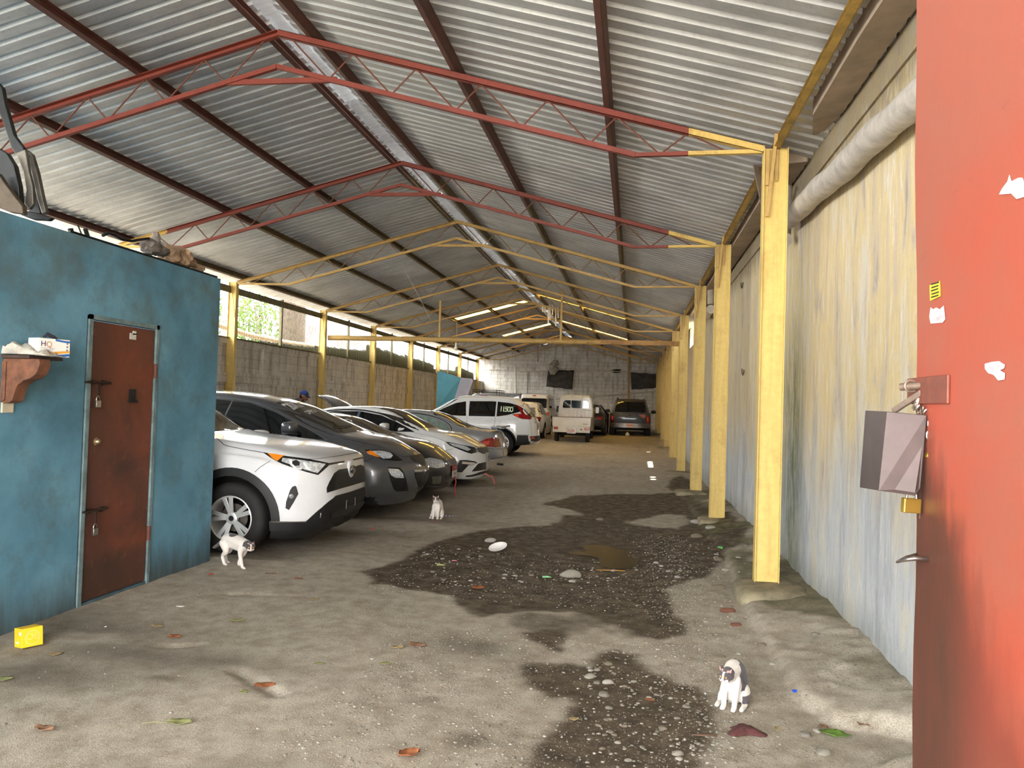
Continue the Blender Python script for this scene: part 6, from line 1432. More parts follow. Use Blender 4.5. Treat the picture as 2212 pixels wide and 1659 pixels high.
for a, b in (((-.17, -.006, -.1), (.17, .006, -.08)), ((-.17, -.006, .08), (.17, .006, .10)), ((-.17, -.006, -.1), (-.15, .006, .1)), ((.15, -.006, -.1), (.17, .006, .1))): mb.box(a, b, M0)
mb.build('plate_frame', M_CHROME, rb); text('lettering', 'C-094', .09, M0 @ Matrix.Translation((0, -.006, 0)) @ Matrix.Rotation(pi/2, 4, 'X'), plain('worn plate letters', lin(150,90,84), .6), rb)
# cab
mb = MB(); prof = [(-.68, .36), (.68, .36), (.68, 1.25), (.62, 1.62), (.52, 1.74), (-.52, 1.74), (-.62, 1.62), (-.68, 1.25)]
mb.prism(prof, 1.25, Matrix.Translation((0, 3.25, 0)) @ Matrix.Rotation(pi/2, 4, 'X')); cab = mb.build('cab', P_TRK, T, None, .05)
mb = MB(); rr = [(-.50, 1.26), (.50, 1.26), (.52, 1.30), (.50, 1.50), (.42, 1.56), (-.42, 1.56), (-.50, 1.50), (-.52, 1.30)]
mb.prism(rr, .012, Matrix.Translation((0, 1.998, 0)) @ Matrix.Rotation(pi/2, 4, 'X')); mb.build('rear_window', M_GLASS, cab)
mb = MB(); fr_ = [(-.66, .62), (-.66, 1.22), (-.60, 1.66), (-.50, 1.76), (.50, 1.76), (.60, 1.66), (.66, 1.22), (.66, .62)]
mb.tube([(x, 1.955, z) for x, z in fr_], .018, 8)
for x in (-.19, .23): mb.tube([(x, 1.955, 1.2), (x, 1.955, 1.75)], .016, 8)
mb.tube([(-.65, 1.955, 1.2), (.65, 1.955, 1.2)], .014, 8); mb.build('guard_frame', P_TRK, T, 40)
mb = MB(); vs = []; n = 32
for i in range(n+1): x = -.62+1.24*i/n; vs += [(x, 1.97+.012*(1 if (i//2) % 2 else 0), .62), (x, 1.97+.012*(1 if (i//2) % 2 else 0), 1.18)]
mb.add(vs, [(2*i, 2*i+2, 2*i+3, 2*i+1) for i in range(n)]); hb = mb.build('headboard', P_TRK, T)
mb = MB(); mb.bar((.24, 1.955, .72), (.22, 1.955, .98), .03, .002, (0, 1, 0)); mb.bar((.24, 1.955, .74), (.36, 1.955, .78), .03, .002, (0, 1, 0)); mb.bar((.36, 1.955, .76), (.40, 1.955, .90), .02, .002, (0, 1, 0)); mb.build('purple_scrawl', plain('purple paint', lin(130,110,186), .6), hb)
tb('side_window', (.655, 2.25, 1.22), (.672, 3.0, 1.55), M_GLASS, cab); tb('side_window', (-.672, 2.25, 1.22), (-.655, 3.0, 1.55), M_GLASS, cab)
for s_ in (-1, 1):
    mb = MB(); mb.box((s_*.80-.07, 3.0, 1.08), (s_*.80+.07, 3.05, 1.32)); mb.bar((s_*.66, 3.05, 1.2), (s_*.78, 3.03, 1.2), .02, .02); mb.build('wing_mirror', P_TRK if s_ > 0 else M_CLAD, T, None, .012)
    for yy in (.55, 2.75):
        M = Matrix.Translation((s_*.58, yy, .27)) @ Matrix.Rotation(pi/2*s_, 4, 'Y'); mb = MB(); mb.lathe([(.15, -.075), (.24, -.078), (.265, -.06), (.27, 0), (.265, .06), (.24, .078), (.15, .075)], 32, M); w_ = mb.build('wheel', M_TYRE, T, 40)
        mb = MB(); mb.lathe([(.155, .07), (.14, .05), (.08, .04), (.07, .06), (0, .06)], 24, M); mb.build('hub', plain('grey steel hub', lin(120,118,114), .5, .5), w_, 40)
mb = MB(); mb.tube([(-.5, .55, .30), (.5, .55, .30)], .05, 8); mb.box((-.35, .1, .42), (-.28, 3.0, .55)); mb.box((.28, .1, .42), (.35, 3.0, .55)); mb.bar((-.2, .25, .33), (.45, .3, .33), .05, .05); mb.build('chassis', M_HUB, T)

# ---------------------------------------------------------------- leaning board
def board(name, px, Y, mat, lab, th=.04):
    vs = [at(x, y, 'y', Y+dy) for x, y, dy in px]; n = len(vs); b = [v+Vector((.03, th, 0)) for v in vs]; mb = MB()
    mb.add(vs+b, [tuple(range(n)), tuple(range(2*n-1, n-1, -1))]+[(i, n+i, n+(i+1) % n, (i+1) % n) for i in range(n)]); return tag(mb.build(name, mat, None, None, .01), lab, 'board')
T = thing('leaning_panel', 'large sheet panel, half blue half white, leaning by the left wall', 'panel', (0, 0, 0))
for nm, px, m in (('blue_half', [(944.7,800.7,0),(995,815.6,.3),(975,884,.3),(960,935,.3),(938,935,0),(942,883,0)], plain('sky blue sheet', lin(84,160,190), .5, var=.1, scale=2)), ('white_half', [(995.5,815.8,.3),(1019,818,.5),(1022,822,.5),(1011,852,.5),(998,890,.5),(960,935,.3),(975,884,.3)], plain('white bluish sheet', lin(176,184,214), .5, var=.1, scale=2))):
    vs = [at(x, y, 'y', 28.9+dy) for x, y, dy in px]; n = len(vs); b = [v+Vector((0, .05, 0)) for v in vs]; mb = MB()
    mb.add(vs+b, [tuple(range(n)), tuple(range(2*n-1, n-1, -1))]+[(i, n+i, n+(i+1) % n, (i+1) % n) for i in range(n)]); mb.build(nm, m, T)

# ================================================================ CATS
def chain(mb, pts, rs, n=10):
    P = catmull(pts, 4); m = len(pts); R = []
    for i in range(len(P)):
        t = i/4; k = min(int(t), m-2); u = t-k; R.append(rs[k]*(1-u)+rs[k+1]*u)
    mb.tube(P, R, n)
    for p, r in ((P[0], R[0]), (P[-1], R[-1])): mb.blob(p, r, 2)
def fused(mb, name, mat, parent, voxel, smooth, colour=None, loc=None):
    o = mb.build(name, mat, parent, None)
    r = o.modifiers.new('r', 'REMESH'); r.mode = 'VOXEL'; r.voxel_size = voxel
    s = o.modifiers.new('s', 'SMOOTH'); s.iterations = smooth; s.factor = .5
    dg = bpy.context.evaluated_depsgraph_get(); me = bpy.data.meshes.new_from_object(o.evaluated_get(dg)); o.modifiers.clear(); o.data = me
    for p in me.polygons: p.use_smooth = True
    if colour:
        a = me.color_attributes.new('fur', 'FLOAT_COLOR', 'POINT')
        for i, v in enumerate(me.vertices): a.data[i].color = (*colour(v.co), 1)
    return o
def m_fur():
    t = NT('cat fur'); a = t.n('ShaderNodeAttribute', attribute_name='fur'); v = t.coord(scale=(60, 60, 20)); n = t.noise(v, 6, 4, .6)
    t.col(t.mix(.35, a.outputs['Color'], t.ramp(n, [(.3, (.7, .7, .7)), (.7, (1.08, 1.08, 1.08))]), 'MULTIPLY')); t.set(Roughness=.85, Specular_IOR_Level=.2, Sheen_Weight=.2); t.bump(n, .35, .004); return t.m
M_FUR = m_fur(); M_EYE = plain('amber cat eye', lin(226,160,70), .1, coat=1); M_PINK = plain('pink cat skin', lin(206,150,146), .6); M_PUP = plain('cat pupil', lin(16,14,14), .1)
CW, CD, CP = lin(222,214,206), lin(78,72,76), lin(226,176,166)
def head(mb, c, yaw, pitch, s=1.0):
    """skull, cheeks, muzzle, ears; returns the head frame"""
    M = Matrix.Translation(c) @ Matrix.Rotation(yaw, 4, 'Z') @ Matrix.Rotation(pitch, 4, 'Y') @ Matrix.Scale(s, 4)
    e = lambda p, r: mb.blob(M @ Vector(p), tuple(x*s for x in r), 3)
    e((0, 0, 0), (.045, .044, .038)); e((.018, 0, -.010), (.036, .036, .028)); e((.040, 0, -.016), (.020, .019, .014)); e((.030, .017, -.016), (.018, .016, .014)); e((.030, -.017, -.016), (.018, .016, .014)); e((.034, 0, -.027), (.014, .012, .008))
    for sg in (-1, 1):
        b = [Vector(q) for q in ((.010, sg*.014, .028), (-.018, sg*.020, .026), (-.004, sg*.042, .014))]; tip = Vector((-.004, sg*.042, .068)); back = Vector((-.014, sg*.026, .03))
        V = b+[tip, back]; mb.add([M @ q for q in V], [(0, 1, 3), (1, 4, 3), (4, 2, 3), (2, 0, 3), (0, 2, 4, 1)])
    return M
def eyes(M, T, pinna=True):
    for sg in (-1, 1):
        mb = MB(); mb.blob(M @ Vector((.040, sg*.0175, .006)), .0072, 2); e = mb.build('eye', M_EYE, T, 180)
        mb = MB(); mb.blob(M @ Vector((.0465, sg*.019, .0062)), .0030, 1); mb.build('pupil', M_PUP, e, 180)
    mb = MB(); mb.blob(M @ Vector((.0615, 0, -.0105)), (.004, .0055, .004), 2); mb.build('nose', M_PINK, T, 180)
    for sg in (-1, 1):
        q = [M @ Vector(v) for v in ((.0105, sg*.025, .033), (.0085, sg*.036, .027), (.001, sg*.041, .052))]; mb = MB(); off = (M.to_3x3() @ Vector((.004, 0, .001)))
        mb.add([p+off for p in q]+[p for p in q], [(0, 1, 2), (5, 4, 3), (0, 3, 4, 1), (1, 4, 5, 2), (2, 5, 3, 0)]); mb.build('inner_ear', M_PINK, T) if pinna else None
def headcol(M, p, mask=True):
    q = M.inverted() @ p
    if q.length > .075 or q.x < -.05: return None
    if q.z > .03 and abs(q.y) > .012: return CD if q.x < .004 else lin(200,160,154)
    if abs(q.y) < .006+.15*max(0, .006-q.z) and q.x > .022: return CW          # blaze
    if q.z < -.016 or (q.z < -.006 and q.x > .04): return CW
    return CD if (q.z > -.006 or abs(q.y) > .03) and mask else CW
def sitting(name, label, px, py, rz, s, hp, hyaw, hpitch, tail, back, tailcol):
    g = gpix(px, py); T = thing(name, label, 'cat', (g.x, g.y, g.z), rz); T.scale = (s, s, s)
    mb = MB(); e = lambda p, r: mb.blob(p, r, 3)
    hx, hz = hp
    chain(mb, [(-.15, 0, .065), (-.155, 0, .13), (-.11, 0, .20), (-.05, 0, .225), (hx*.5, 0, (hz+.23)/2)], [.066, .070, .064, .052, .040])
    chain(mb, [(-.10, 0, .07), (-.06, 0, .13), (-.015, 0, .185)], [.068, .060, .046]); chain(mb, [(-.03, 0, .20), (hx, 0, hz)], [.046, .036])
    for sg in (-1, 1):
        chain(mb, [(-.02, sg*.030, .175), (-.002, sg*.034, .11), (.010, sg*.032, .05), (.018, sg*.032, .016)], [.030, .021, .0165, .0165]); e((.032, sg*.032, .013), (.024, .017, .013))
        for k in (-1, 0, 1): e((.050, sg*.032+k*.009, .009), (.010, .0055, .008))
        e((-.115, sg*.058, .068), (.064, .032, .058)); chain(mb, [(-.085, sg*.070, .045), (-.05, sg*.074, .016), (.0, sg*.074, .013)], [.026, .017, .015]); e((.012, sg*.074, .011), (.020, .015, .011))
    chain(mb, tail, [.022, .019, .017, .015, .010][:len(tail)])
    M = head(mb, (hx+.012, 0, hz+.01), hyaw, hpitch)
    def col(p):
        h = headcol(M, p)
        if h: return h
        if (p-Vector(tail[0])).length > .03 and min((p-Vector(q)).length for q in catmull(tail[1:], 4)) < .026: return tailcol(p)
        if back and (p.x < -.10+.02*sin(p.y*60) and p.z > .10 and abs(p.y) < .06 or p.y > .028+.01*sin(p.z*50) and p.x < -.05 and .10 < p.z < .26 and p.y < .07 or p.y > .06 and .03 < p.z < .07): return CD
        return CW
    fused(mb, 'body', M_FUR, T, .0055, 5, col); eyes(M, T); return T
ringed = lambda p: CD if sin(p.x*95+p.y*95) > -.25 else lin(130,124,120)
sitting('cat', 'black and white cat sitting on the gravel near the concrete ledge', 1576, 1531, radians(-112), .90, (.068, .212), radians(-14), radians(12), [(-.19, -.02, .03), (-.25, -.07, .02), (-.30, -.10, .018), (-.36, -.10, .017)], True, lambda p: CD)
sitting('cat', 'white cat with a grey capped face sitting upright in front of the parked cars', 941, 1121, radians(-88), 1.0, (.02, .262), radians(6), radians(8), [(-.19, .02, .03), (-.20, .09, .02), (-.19, .15, .02), (-.17, .20, .022), (-.15, .25, .024)], False, ringed)
def walking():
    g = gpix(512, 1224); T = thing('cat', 'white cat with a black back spot walking past the white crossover\'s front wheel', 'cat', (g.x, g.y, g.z), radians(-24)); mb = MB(); e = lambda p, r: mb.blob(p, r, 3)
    chain(mb, [(-.165, 0, .235), (-.09, 0, .245), (.0, 0, .232), (.075, 0, .220), (.125, 0, .225)], [.052, .056, .058, .056, .040]); chain(mb, [(-.13, 0, .215), (-.02, 0, .200), (.07, 0, .195)], [.046, .050, .052]); chain(mb, [(.10, 0, .225), (.165, -.005, .225)], [.042, .034])
    for pts, rs in (([(.085, -.030, .19), (.085, -.036, .13), (.105, -.036, .06), (.122, -.036, .018)], [.034, .021, .0155, .0155]), ([(.075, .030, .19), (.045, .034, .12), (-.005, .034, .06), (-.018, .034, .018)], [.034, .021, .0155, .0155]),
                    ([(-.155, -.034, .205), (-.115, -.040, .135), (-.162, -.040, .085), (-.135, -.040, .018)], [.044, .030, .0165, .0155]), ([(-.165, .034, .20), (-.165, .038, .13), (-.222, .038, .085), (-.205, .038, .018)], [.042, .028, .0165, .0155])):
        chain(mb, pts, rs); q = Vector(pts[-1]); e((q.x+.014, q.y, .013), (.024, .016, .013))
        for k in (-1, 0, 1): e((q.x+.032, q.y+k*.008, .009), (.009, .005, .008))
    tail = [(-.20, 0, .235), (-.25, .01, .205), (-.31, .02, .165), (-.37, .03, .135), (-.41, .04, .12)]; chain(mb, tail, [.020, .018, .017, .016, .011])
    M = head(mb, (.185, -.008, .212), radians(-30), radians(14))
    def col(p):
        h = headcol(M, p)
        if h: return h
        if p.x < -.225 and p.z > .11: return lin(98,90,88)
        if (Vector(((p.x+.055)/1.3, p.y+.01, (p.z-.29)))).length < .036: return CD
        return CW
    fused(mb, 'body', M_FUR, T, .0055, 5, col); eyes(M, T, False)
walking()

# ================================================================ THE MAN AT THE ENGINE
def person():
    T = thing('person', 'person in a blue cap and dark grey shirt leaning over the raised bonnet', 'person', (-7.86, 17.45, gz(-7.8, 17.4)), 0)
    g = T.location.z; skin = plain('brown skin', lin(150,104,80), .6, var=.08); shirt = plain('dark grey shirt', lin(64,72,78), .85, var=.15, bump=.2); trou = plain('dark trousers', lin(44,46,54), .85)
    hz = 1.67-g-.03; mb = MB(); e = lambda p, r, M=None: mb.blob(p, r, 3, M)
    hx = .17                                                     # head, turned down towards the engine
    chain(mb, [(.02, 0, hz-.24), (.07, 0, hz-.15), (hx-.02, 0, hz-.06)], [.075, .055, .055])
    e((hx, 0, hz), (.095, .076, .105)); e((hx+.045, 0, hz-.055), (.055, .055, .06)); e((hx+.10, 0, hz-.03), (.02, .014, .024)); e((hx+.085, 0, hz-.078), (.022, .026, .012)); e((hx+.07, 0, hz-.105), (.028, .03, .02))
    for s in (-1, 1):
        e((hx-.005, s*.078, hz-.02), (.022, .010, .032))
        sh = Vector((.03, s*.185, hz-.16)); el = Vector((.24, s*.20, hz-.20)) if s < 0 else Vector((.2, s*.2, hz-.30)); wr = Vector((.42, s*.16, hz-.23)) if s < 0 else Vector((.45, s*.12, hz-.36))
        chain(mb, [sh, el], [.055, .042]); chain(mb, [el, wr], [.042, .028]); d = (wr-el).normalized()
        M = d.to_track_quat('X', 'Z').to_matrix().to_4x4(); M.translation = wr
        mb.blob(M @ Vector((.045, 0, 0)), (.05, .040, .017), 3, M.to_3x3().to_4x4())
        for k, (y, L) in enumerate(((-.030, .062), (-.011, .075), (.010, .070), (.029, .055))):
            chain(mb, [M @ Vector((.075, y, 0)), M @ Vector((.075+L*.55, y*1.1, -.012)), M @ Vector((.075+L*.85, y*1.1, -.040))], [.0095, .0088, .0075], 8)
        chain(mb, [M @ Vector((.02, -.035, -.004)), M @ Vector((.055, -.060, -.012)), M @ Vector((.08, -.062, -.022))], [.012, .010, .0085], 8)
    b = fused(mb, 'body', skin, T, .008, 3)
    mb = MB(); chain(mb, [(-.12, 0, .98), (-.10, 0, 1.15), (-.04, 0, hz-.28), (.02, 0, hz-.15)], [.14, .15, .155, .09])
    for s in (-1, 1):
        chain(mb, [(-.10, s*.08, 1.0), (-.06, s*.10, 1.2), (-.03, s*.12, hz-.25)], [.11, .11, .11]); el = Vector((.24, s*.20, hz-.20)) if s < 0 else Vector((.2, s*.2, hz-.30)); sh = Vector((.02, s*.175, hz-.16)); chain(mb, [(-.0, s*.08, hz-.15), sh, sh.lerp(el, .62)], [.07, .068, .058])
    fused(mb, 'shirt', shirt, T, .014, 4)
    mb = MB()
    for s in (-1, 1): chain(mb, [(-.12, s*.085, .98), (-.10, s*.095, .52), (-.13, s*.10, .10)], [.105, .075, .058])
    chain(mb, [(-.12, -.07, .95), (-.12, .07, .95)], [.12, .12]); fused(mb, 'trousers', trou, T, .014, 3)
    for s in (-1, 1):
        mb = MB(); mb.blob((-.09, s*.10, .045), (.13, .05, .045), 3); mb.build('shoe', plain('black shoe', lin(30,28,28), .5), T, 180)
    cp = plain('blue cap', lin(30,62,128), .8, var=.15)
    mb = MB(); M = Matrix.Translation((hx, 0, hz+.028)) @ Matrix.Rotation(radians(14), 4, 'Y')
    mb.lathe([(.104*cos(a), .098*sin(a)) for a in np.linspace(-.12, pi/2-.02, 10)]+[(0, .098)], 28, M @ Matrix.Diagonal((1, .86, 1, 1))); cap = mb.build('cap', cp, T, 60)
    mb = MB(); vs = []
    for i in range(9):
        a = -1.0+2.0*i/8; vs += [M @ Vector((.098*cos(a), .082*sin(a), -.002)), M @ Vector((.098*cos(a)+.085*cos(a*.8), .088*sin(a), -.03-.012*cos(a)))]
    mb.add(vs, [(2*i, 2*i+1, 2*i+3, 2*i+2) for i in range(8)]); br = mb.build('cap_peak', plain('navy cap peak', lin(26,28,58), .8), cap, 60); br.modifiers.new('s', 'SOLIDIFY').thickness = .006
    for s in (-1, 1):
        mb = MB(); mb.blob((hx+.086, s*.030, hz-.010), (.010, .014, .009), 2); mb.build('eye', plain('eye white', lin(206,196,186), .3), T, 180)
    mb = MB(); mb.blob((hx-.045, 0, hz-.035), (.062, .078, .06), 3); mb.build('hair', plain('black hair', lin(24,20,20), .8), T, 180)
person()

# ================================================================ STONES, LEAVES AND LITTER ON THE GROUND
m_st = [plain('river stone %d' % i, lin(*c), .9, var=.2, scale=14, bump=.3) for i, c in enumerate(((138,132,120), (118,112,102), (156,150,140), (112,101,86)))]
m_br = plain('broken red brick', lin(112,72,56), .95, var=.3, scale=20, bump=.5)
protos = []
def stone_mesh(seed):
    bm = bmesh.new(); bmesh.ops.create_icosphere(bm, subdivisions=3, radius=1); rnd = random.Random(seed)
    pl = [(Vector((rnd.gauss(0,1), rnd.gauss(0,1), rnd.gauss(0,1))).normalized(), .6+.3*rnd.random()) for _ in range(7)]
    for v in bm.verts:
        p = v.co.copy()
        for n, d in pl:
            e = p.dot(n)
            if e > d: p -= n*(e-d)*.7
        v.co = p
    me = bpy.data.meshes.new('stone'); bm.to_mesh(me); bm.free()
    for p in me.polygons: p.use_smooth = True
    me.materials.append(m_st[seed % 4]); return me
SM = [stone_mesh(k) for k in range(8)]
def stone(px, py, wpx, asp, me, label=None, group=None, hk=.42, mat=None, name='stone', cat='stone', jit=0):
    g = gpix(px, py)
    if g is None: return
    dpt = (g-CAMP).dot(_f); w = wpx/FPX*dpt/2; o = bpy.data.objects.new(name, me); COL.objects.link(o)
    o.scale = (w, w*asp, w*hk*2*.55); o.rotation_euler = (0, 0, yaw+jit); o.location = (g.x, g.y, gz(g.x, g.y)+w*hk*.34)
    if mat:
        me2 = me.copy(); me2.materials.clear(); me2.materials.append(mat); o.data = me2
    return tag(o, label, cat, group)
rnd = random.Random(21)
for px, py, w, asp, lab in ((1503,1130,26,.9,'angular pale stone at the foot of the second yellow column'), (1535,1142,24,.8,'flat slanting stone beside the angular one by the second yellow column'), (1505,1160,26,.8,'flat pale stone in front of the slanting stone near the second yellow column'),
        (1553,1210,22,.9,'rounded grey stone by the green wrapper near the ledge'), (1568,1232,18,.9,'small rounded stone at the ledge left of the nearest column'), (1551,1272,34,.6,'long tan stone lying left of the nearest column footing'),
        (1232,1245,50,.5,'long flat grey stone beside the wet puddle'), (1236,1257,16,.9,'pale stone just below the long flat grey stone'), (1296,1124,20,.7,'pale oval stone on the damp ground beyond the puddle'),
        (1274,1463,27,.8,'tan rounded stone, upper left of the pair by the black crack'), (1314,1476,27,.7,'pale oval stone to the right of the tan rounded one'), (1290,1448,16,.8,'small grey stone above the tan rounded one'), (1315,1435,19,.8,'small white stone, topmost of the loose stones'),
        (1305,1502,28,.8,'buff stone in the middle of the damp stony patch'), (1316,1530,18,1,'small squarish stone below the buff stone'), (1780,1628,36,.9,'round grey stone at the bottom edge beside the rocky ledge'), (1740,1588,28,.9,'grey stone left of the green leaf'), (1765,1580,20,1,'small grey stone touching the green leaf'),
        (1464,1630,28,.7,'white oval stone near the bottom edge left of the white pebbles'), (1327,1588,15,1,'small tan stone on the dark ground left of the white pebbles'), (1432,1574,20,1.1,'tan upright stone in the dark ground left of the cat'), (1762,1372,20,.7,'pale chip of stone on the mossy ledge'),
        (1648,1394,18,.9,'small grey stone at the edge of the mossy ledge'), (1670,1436,16,.9,'grey stone on the gravel above the cat'), (1060,1170,28,.5,'flat stone just above the foam plate')):
    stone(px, py, w, asp, SM[rnd.randrange(8)], lab, jit=(rnd.random()-.5)*.6)
for px, py, w, asp, lab in ((1572,1321,36,.5,'flat broken red brick piece left of the footing'), (1590,1351,26,.6,'small broken red brick piece below the flat one')): stone(px, py, w, asp, SM[3], lab, None, .35, m_br, 'brick_piece', 'brick')
def scatter(n, x0, x1, y0, y1, s0, s1, lab, grp, seed, ok=None):
    r = random.Random(seed); k = 0
    while k < n:
        px, py = x0+(x1-x0)*r.random(), y0+(y1-y0)*r.random()
        if ok and not ok(px, py): continue
        stone(px, py, s0+(s1-s0)*r.random()**2, .6+.4*r.random(), SM[r.randrange(8)], lab, grp, jit=(r.random()-.5)*1.2); k += 1
scatter(64, 1270, 1500, 1440, 1650, 8, 20, 'pebble pressed into the damp ground of the stony patch', 'pebbles in the damp stony patch', 1)
scatter(40, 1496, 1590, 1592, 1650, 6, 13, 'small white pebble in the cluster by the red cloth', 'white pebbles beside the red cloth', 2)
scatter(46, 1110, 1500, 1215, 1262, 5, 14, 'small stone in the rubble band beyond the puddle', 'rubble stones beside the puddle', 3)
scatter(34, 905, 1100, 1180, 1265, 5, 12, 'small stone in the rubble around the foam plate', 'rubble stones around the foam plate', 4)
scatter(40, 1500, 1640, 1150, 1420, 5, 13, 'small stone on the gravel strip along the ledge', 'stones along the ledge', 5)
# fine gravel, beyond counting
mb = MB(); r = random.Random(9); ico = bmesh.new(); bmesh.ops.create_icosphere(ico, subdivisions=1, radius=1); iv = [v.co.copy() for v in ico.verts]; jf = [tuple(v.index for v in f.verts) for f in ico.faces]; ico.free(); cnt = 0
while cnt < 6500:
    q = r.random()
    if q < .35: x, y = .45+.35*r.gauss(0, 1)*.6, 3.2+7*r.random()
    elif q < .7: x, y = -1.6+2.2*r.random(), 3.3+2.2*r.random()**1.3
    elif q < .9: x, y = -2.2+2.8*r.random(), 6.3+2.2*r.random()
    else: x, y = -4+4.5*r.random(), 3.2+8*r.random()
    if not (-4 < x < 1.2 and y > 2.9): continue
    z = ground(x, y)-.001; s = .0028+.0075*r.random()**3; a, b, c_ = s*(.8+.5*r.random()), s*(.8+.5*r.random()), s*.6
    h = BVH_FLOOR.ray_cast(Vector((x, y, 1)), Vector((0, 0, -1)))
    z = h[0].z; o_ = len(mb.v); mb.v += [(x+p.x*a, y+p.y*b, z+p.z*c_+s*.15) for p in iv]; mb.f += [tuple(o_+i for i in f) for f in jf]; cnt += 1
t = NT('gravel stone'); v = t.coord(); n = t.noise(v, 40, 2, .5); t.col(t.ramp(n, [(.3, lin(92,86,76)), (.5, lin(124,118,107)), (.65, lin(164,159,150))])); t.set(Roughness=.9)
o = mb.build('gravel', t.m, None, None, fix=False); tag(o, 'loose fine gravel scattered over the front ground and along the ledge', 'gravel', kind='stuff')
# leaves
def leaf(px, py, L, W, rz, mat, label, curl=.2, stem=0, name='fallen_leaf'):
    g = gpix(px, py); dpt = (g-CAMP).dot(_f); L = L/FPX*dpt; W = W/FPX*dpt*1.6; mb = MB(); n = 10; vs = []
    for i in range(n+1):
        t_ = i/n; w = W/2*sin(pi*t_**.8)*(1+.15*sin(t_*17)); x = (t_-.5)*L
        for s in (-1, -.5, 0, .5, 1): vs.append((x, s*w, .004+curl*L*(.25*abs(s)**2+.3*(t_-.5)**2)*(1+.3*sin(t_*9+s))+(.002 if s else 0)))
    mb.add(vs, [(5*i+k, 5*i+k+1, 5*i+6+k, 5*i+5+k) for i in range(n) for k in range(4)])
    o = mb.build(name, mat, None, 60); o.modifiers.new('s', 'SOLIDIFY').thickness = .0012; o.location = (g.x, g.y, gz(g.x, g.y)+.002); o.rotation_euler = (0, 0, yaw+rz)
    if stem:
        m2 = MB(); m2.tube([(-L/2, 0, .006), (-L/2-stem*L*.5, .01*L, .012), (-L/2-stem*L, 0, .004)], .0016, 5); m2.build('leaf_stalk', mat, o)
    return tag(o, label, 'leaf')
m_yg = plain('yellow green leaf', lin(140,142,92), .7, var=.2, scale=20); m_or = plain('orange brown leaf', lin(150,92,56), .7, var=.25, scale=20); m_bn = plain('dry brown leaf', lin(134,100,76), .8, var=.3, scale=20); m_gn = plain('green leaf', lin(96,128,48), .6, var=.2, scale=14); m_tn = plain('tan leaf', lin(158,138,98), .8, var=.25, scale=20)
for a in ((388,1565,52,20,.1,m_yg,'pale green leaf with a long stalk on the ground near the bottom',.3,1.0), (884,1634,50,24,.5,m_or,'orange brown leaf at the bottom edge of the floor',.5,0), (10,1470,34,16,.3,m_yg,'pale green leaf at the left edge below the yellow carton',.2,0),
          (377,1379,28,14,0,m_or,'bright orange curled leaf in front of the brown door',.4,0), (572,1486,44,18,.2,m_or,'orange leaf lying on the dark crack',.4,0), (527,1497,20,12,-.3,m_yg,'small yellow green leaf beside the orange leaf on the crack',.2,0),
          (95,1580,44,16,-.1,m_bn,'purplish brown dead leaf at the lower left',.5,0), (120,1415,28,16,.4,m_tn,'tan leaf on the ground right of the yellow carton',.1,0), (340,1355,26,12,0,m_tn,'tan leaf at the foot of the brown door',.2,0),
          (512,1343,32,10,.2,m_yg,'thin green leaf with a stalk in the middle left of the floor',.2,-0), (677,1296,26,8,.1,m_tn,'flat tan leaf on the pale ground left of the puddle',.1,0), (860,1402,26,12,.3,m_tn,'cream folded leaf left of the brown leaf in the floor centre',.4,0),
          (900,1397,40,18,-.2,m_bn,'large brown leaf in the centre of the floor',.3,0), (832,1436,30,8,.1,m_yg,'olive leaf below the large brown leaf',.1,0), (1032,1273,28,16,.0,m_or,'brown curled leaf on the rubble near the foam plate',.5,0),
          (1403,1515,20,8,-.4,m_or,'thin tan leaf among the pebbles left of the cat',.3,0), (1804,1588,38,40,1.2,m_gn,'broad green leaf by the broken ledge',.25,0), (1866,1568,30,18,.4,m_bn,'brown leaf tucked under the broken ledge',.4,0), (1778,1573,20,12,-.5,m_bn,'brown leaf touching the broad green leaf',.3,0), (1680,1577,16,10,.3,m_tn,'small yellow brown leaf right of the red cloth',.3,0),
          (645,1252,18,8,.1,m_or,'small orange leaf left of the wet patch',.2,0), (585,1241,26,6,.1,m_bn,'thin brown leaf near the walking cat',.1,0), (845,1151,10,6,0,m_yg,'tiny yellow leaf on the floor in front of the cars',.1,0), (1240,1556,24,12,.1,m_tn,'grey tan leaf at the bottom of the dark ground',.1,0), (690,1436,24,8,.2,m_yg,'faint green leaf in the pale floor',.1,0)):
    leaf(*a)
def scrapg(px, py, wpx, hpx, mat, name, label, cat, h=.012, seed=1, asp=1.6):
    g = gpix(px, py); dpt = (g-CAMP).dot(_f); w, d = wpx/FPX*dpt, hpx/FPX*dpt*asp; rnd = random.Random(seed); mb = MB(); n = 8; vs = []
    for j in range(n+1):
        for i in range(n+1):
            u, v = i/n-.5, j/n-.5; k = max(abs(u), abs(v))*2; R = hypot(u, v)*2+1e-6; q = k/R if R > 0 else 1
            q = q*(.8+.2*sin(atan2(v, u)*3+seed))+(1-q)*.5; vs.append((u*w*1.2*min(1.1, q), v*d*1.2*min(1.1, q), .003+h*(1-k*k)*(.4+.8*rnd.random())))
    mb.add(vs, [(j*(n+1)+i, j*(n+1)+i+1, (j+1)*(n+1)+i+1, (j+1)*(n+1)+i) for j in range(n) for i in range(n)]); o = mb.build(name, mat, None, 50); o.modifiers.new('s', 'SOLIDIFY').thickness = .002
    o.location = (g.x, g.y, gz(g.x, g.y)+.002); o.rotation_euler = (0, 0, yaw); return tag(o, label, cat)
scrapg(1610, 1582, 76, 34, plain('dark red cloth', lin(84,46,44), .95, var=.3, scale=30, bump=.4), 'cloth', 'crumpled dark red cloth lying on the gravel below the cat', 'cloth', .03, 3)
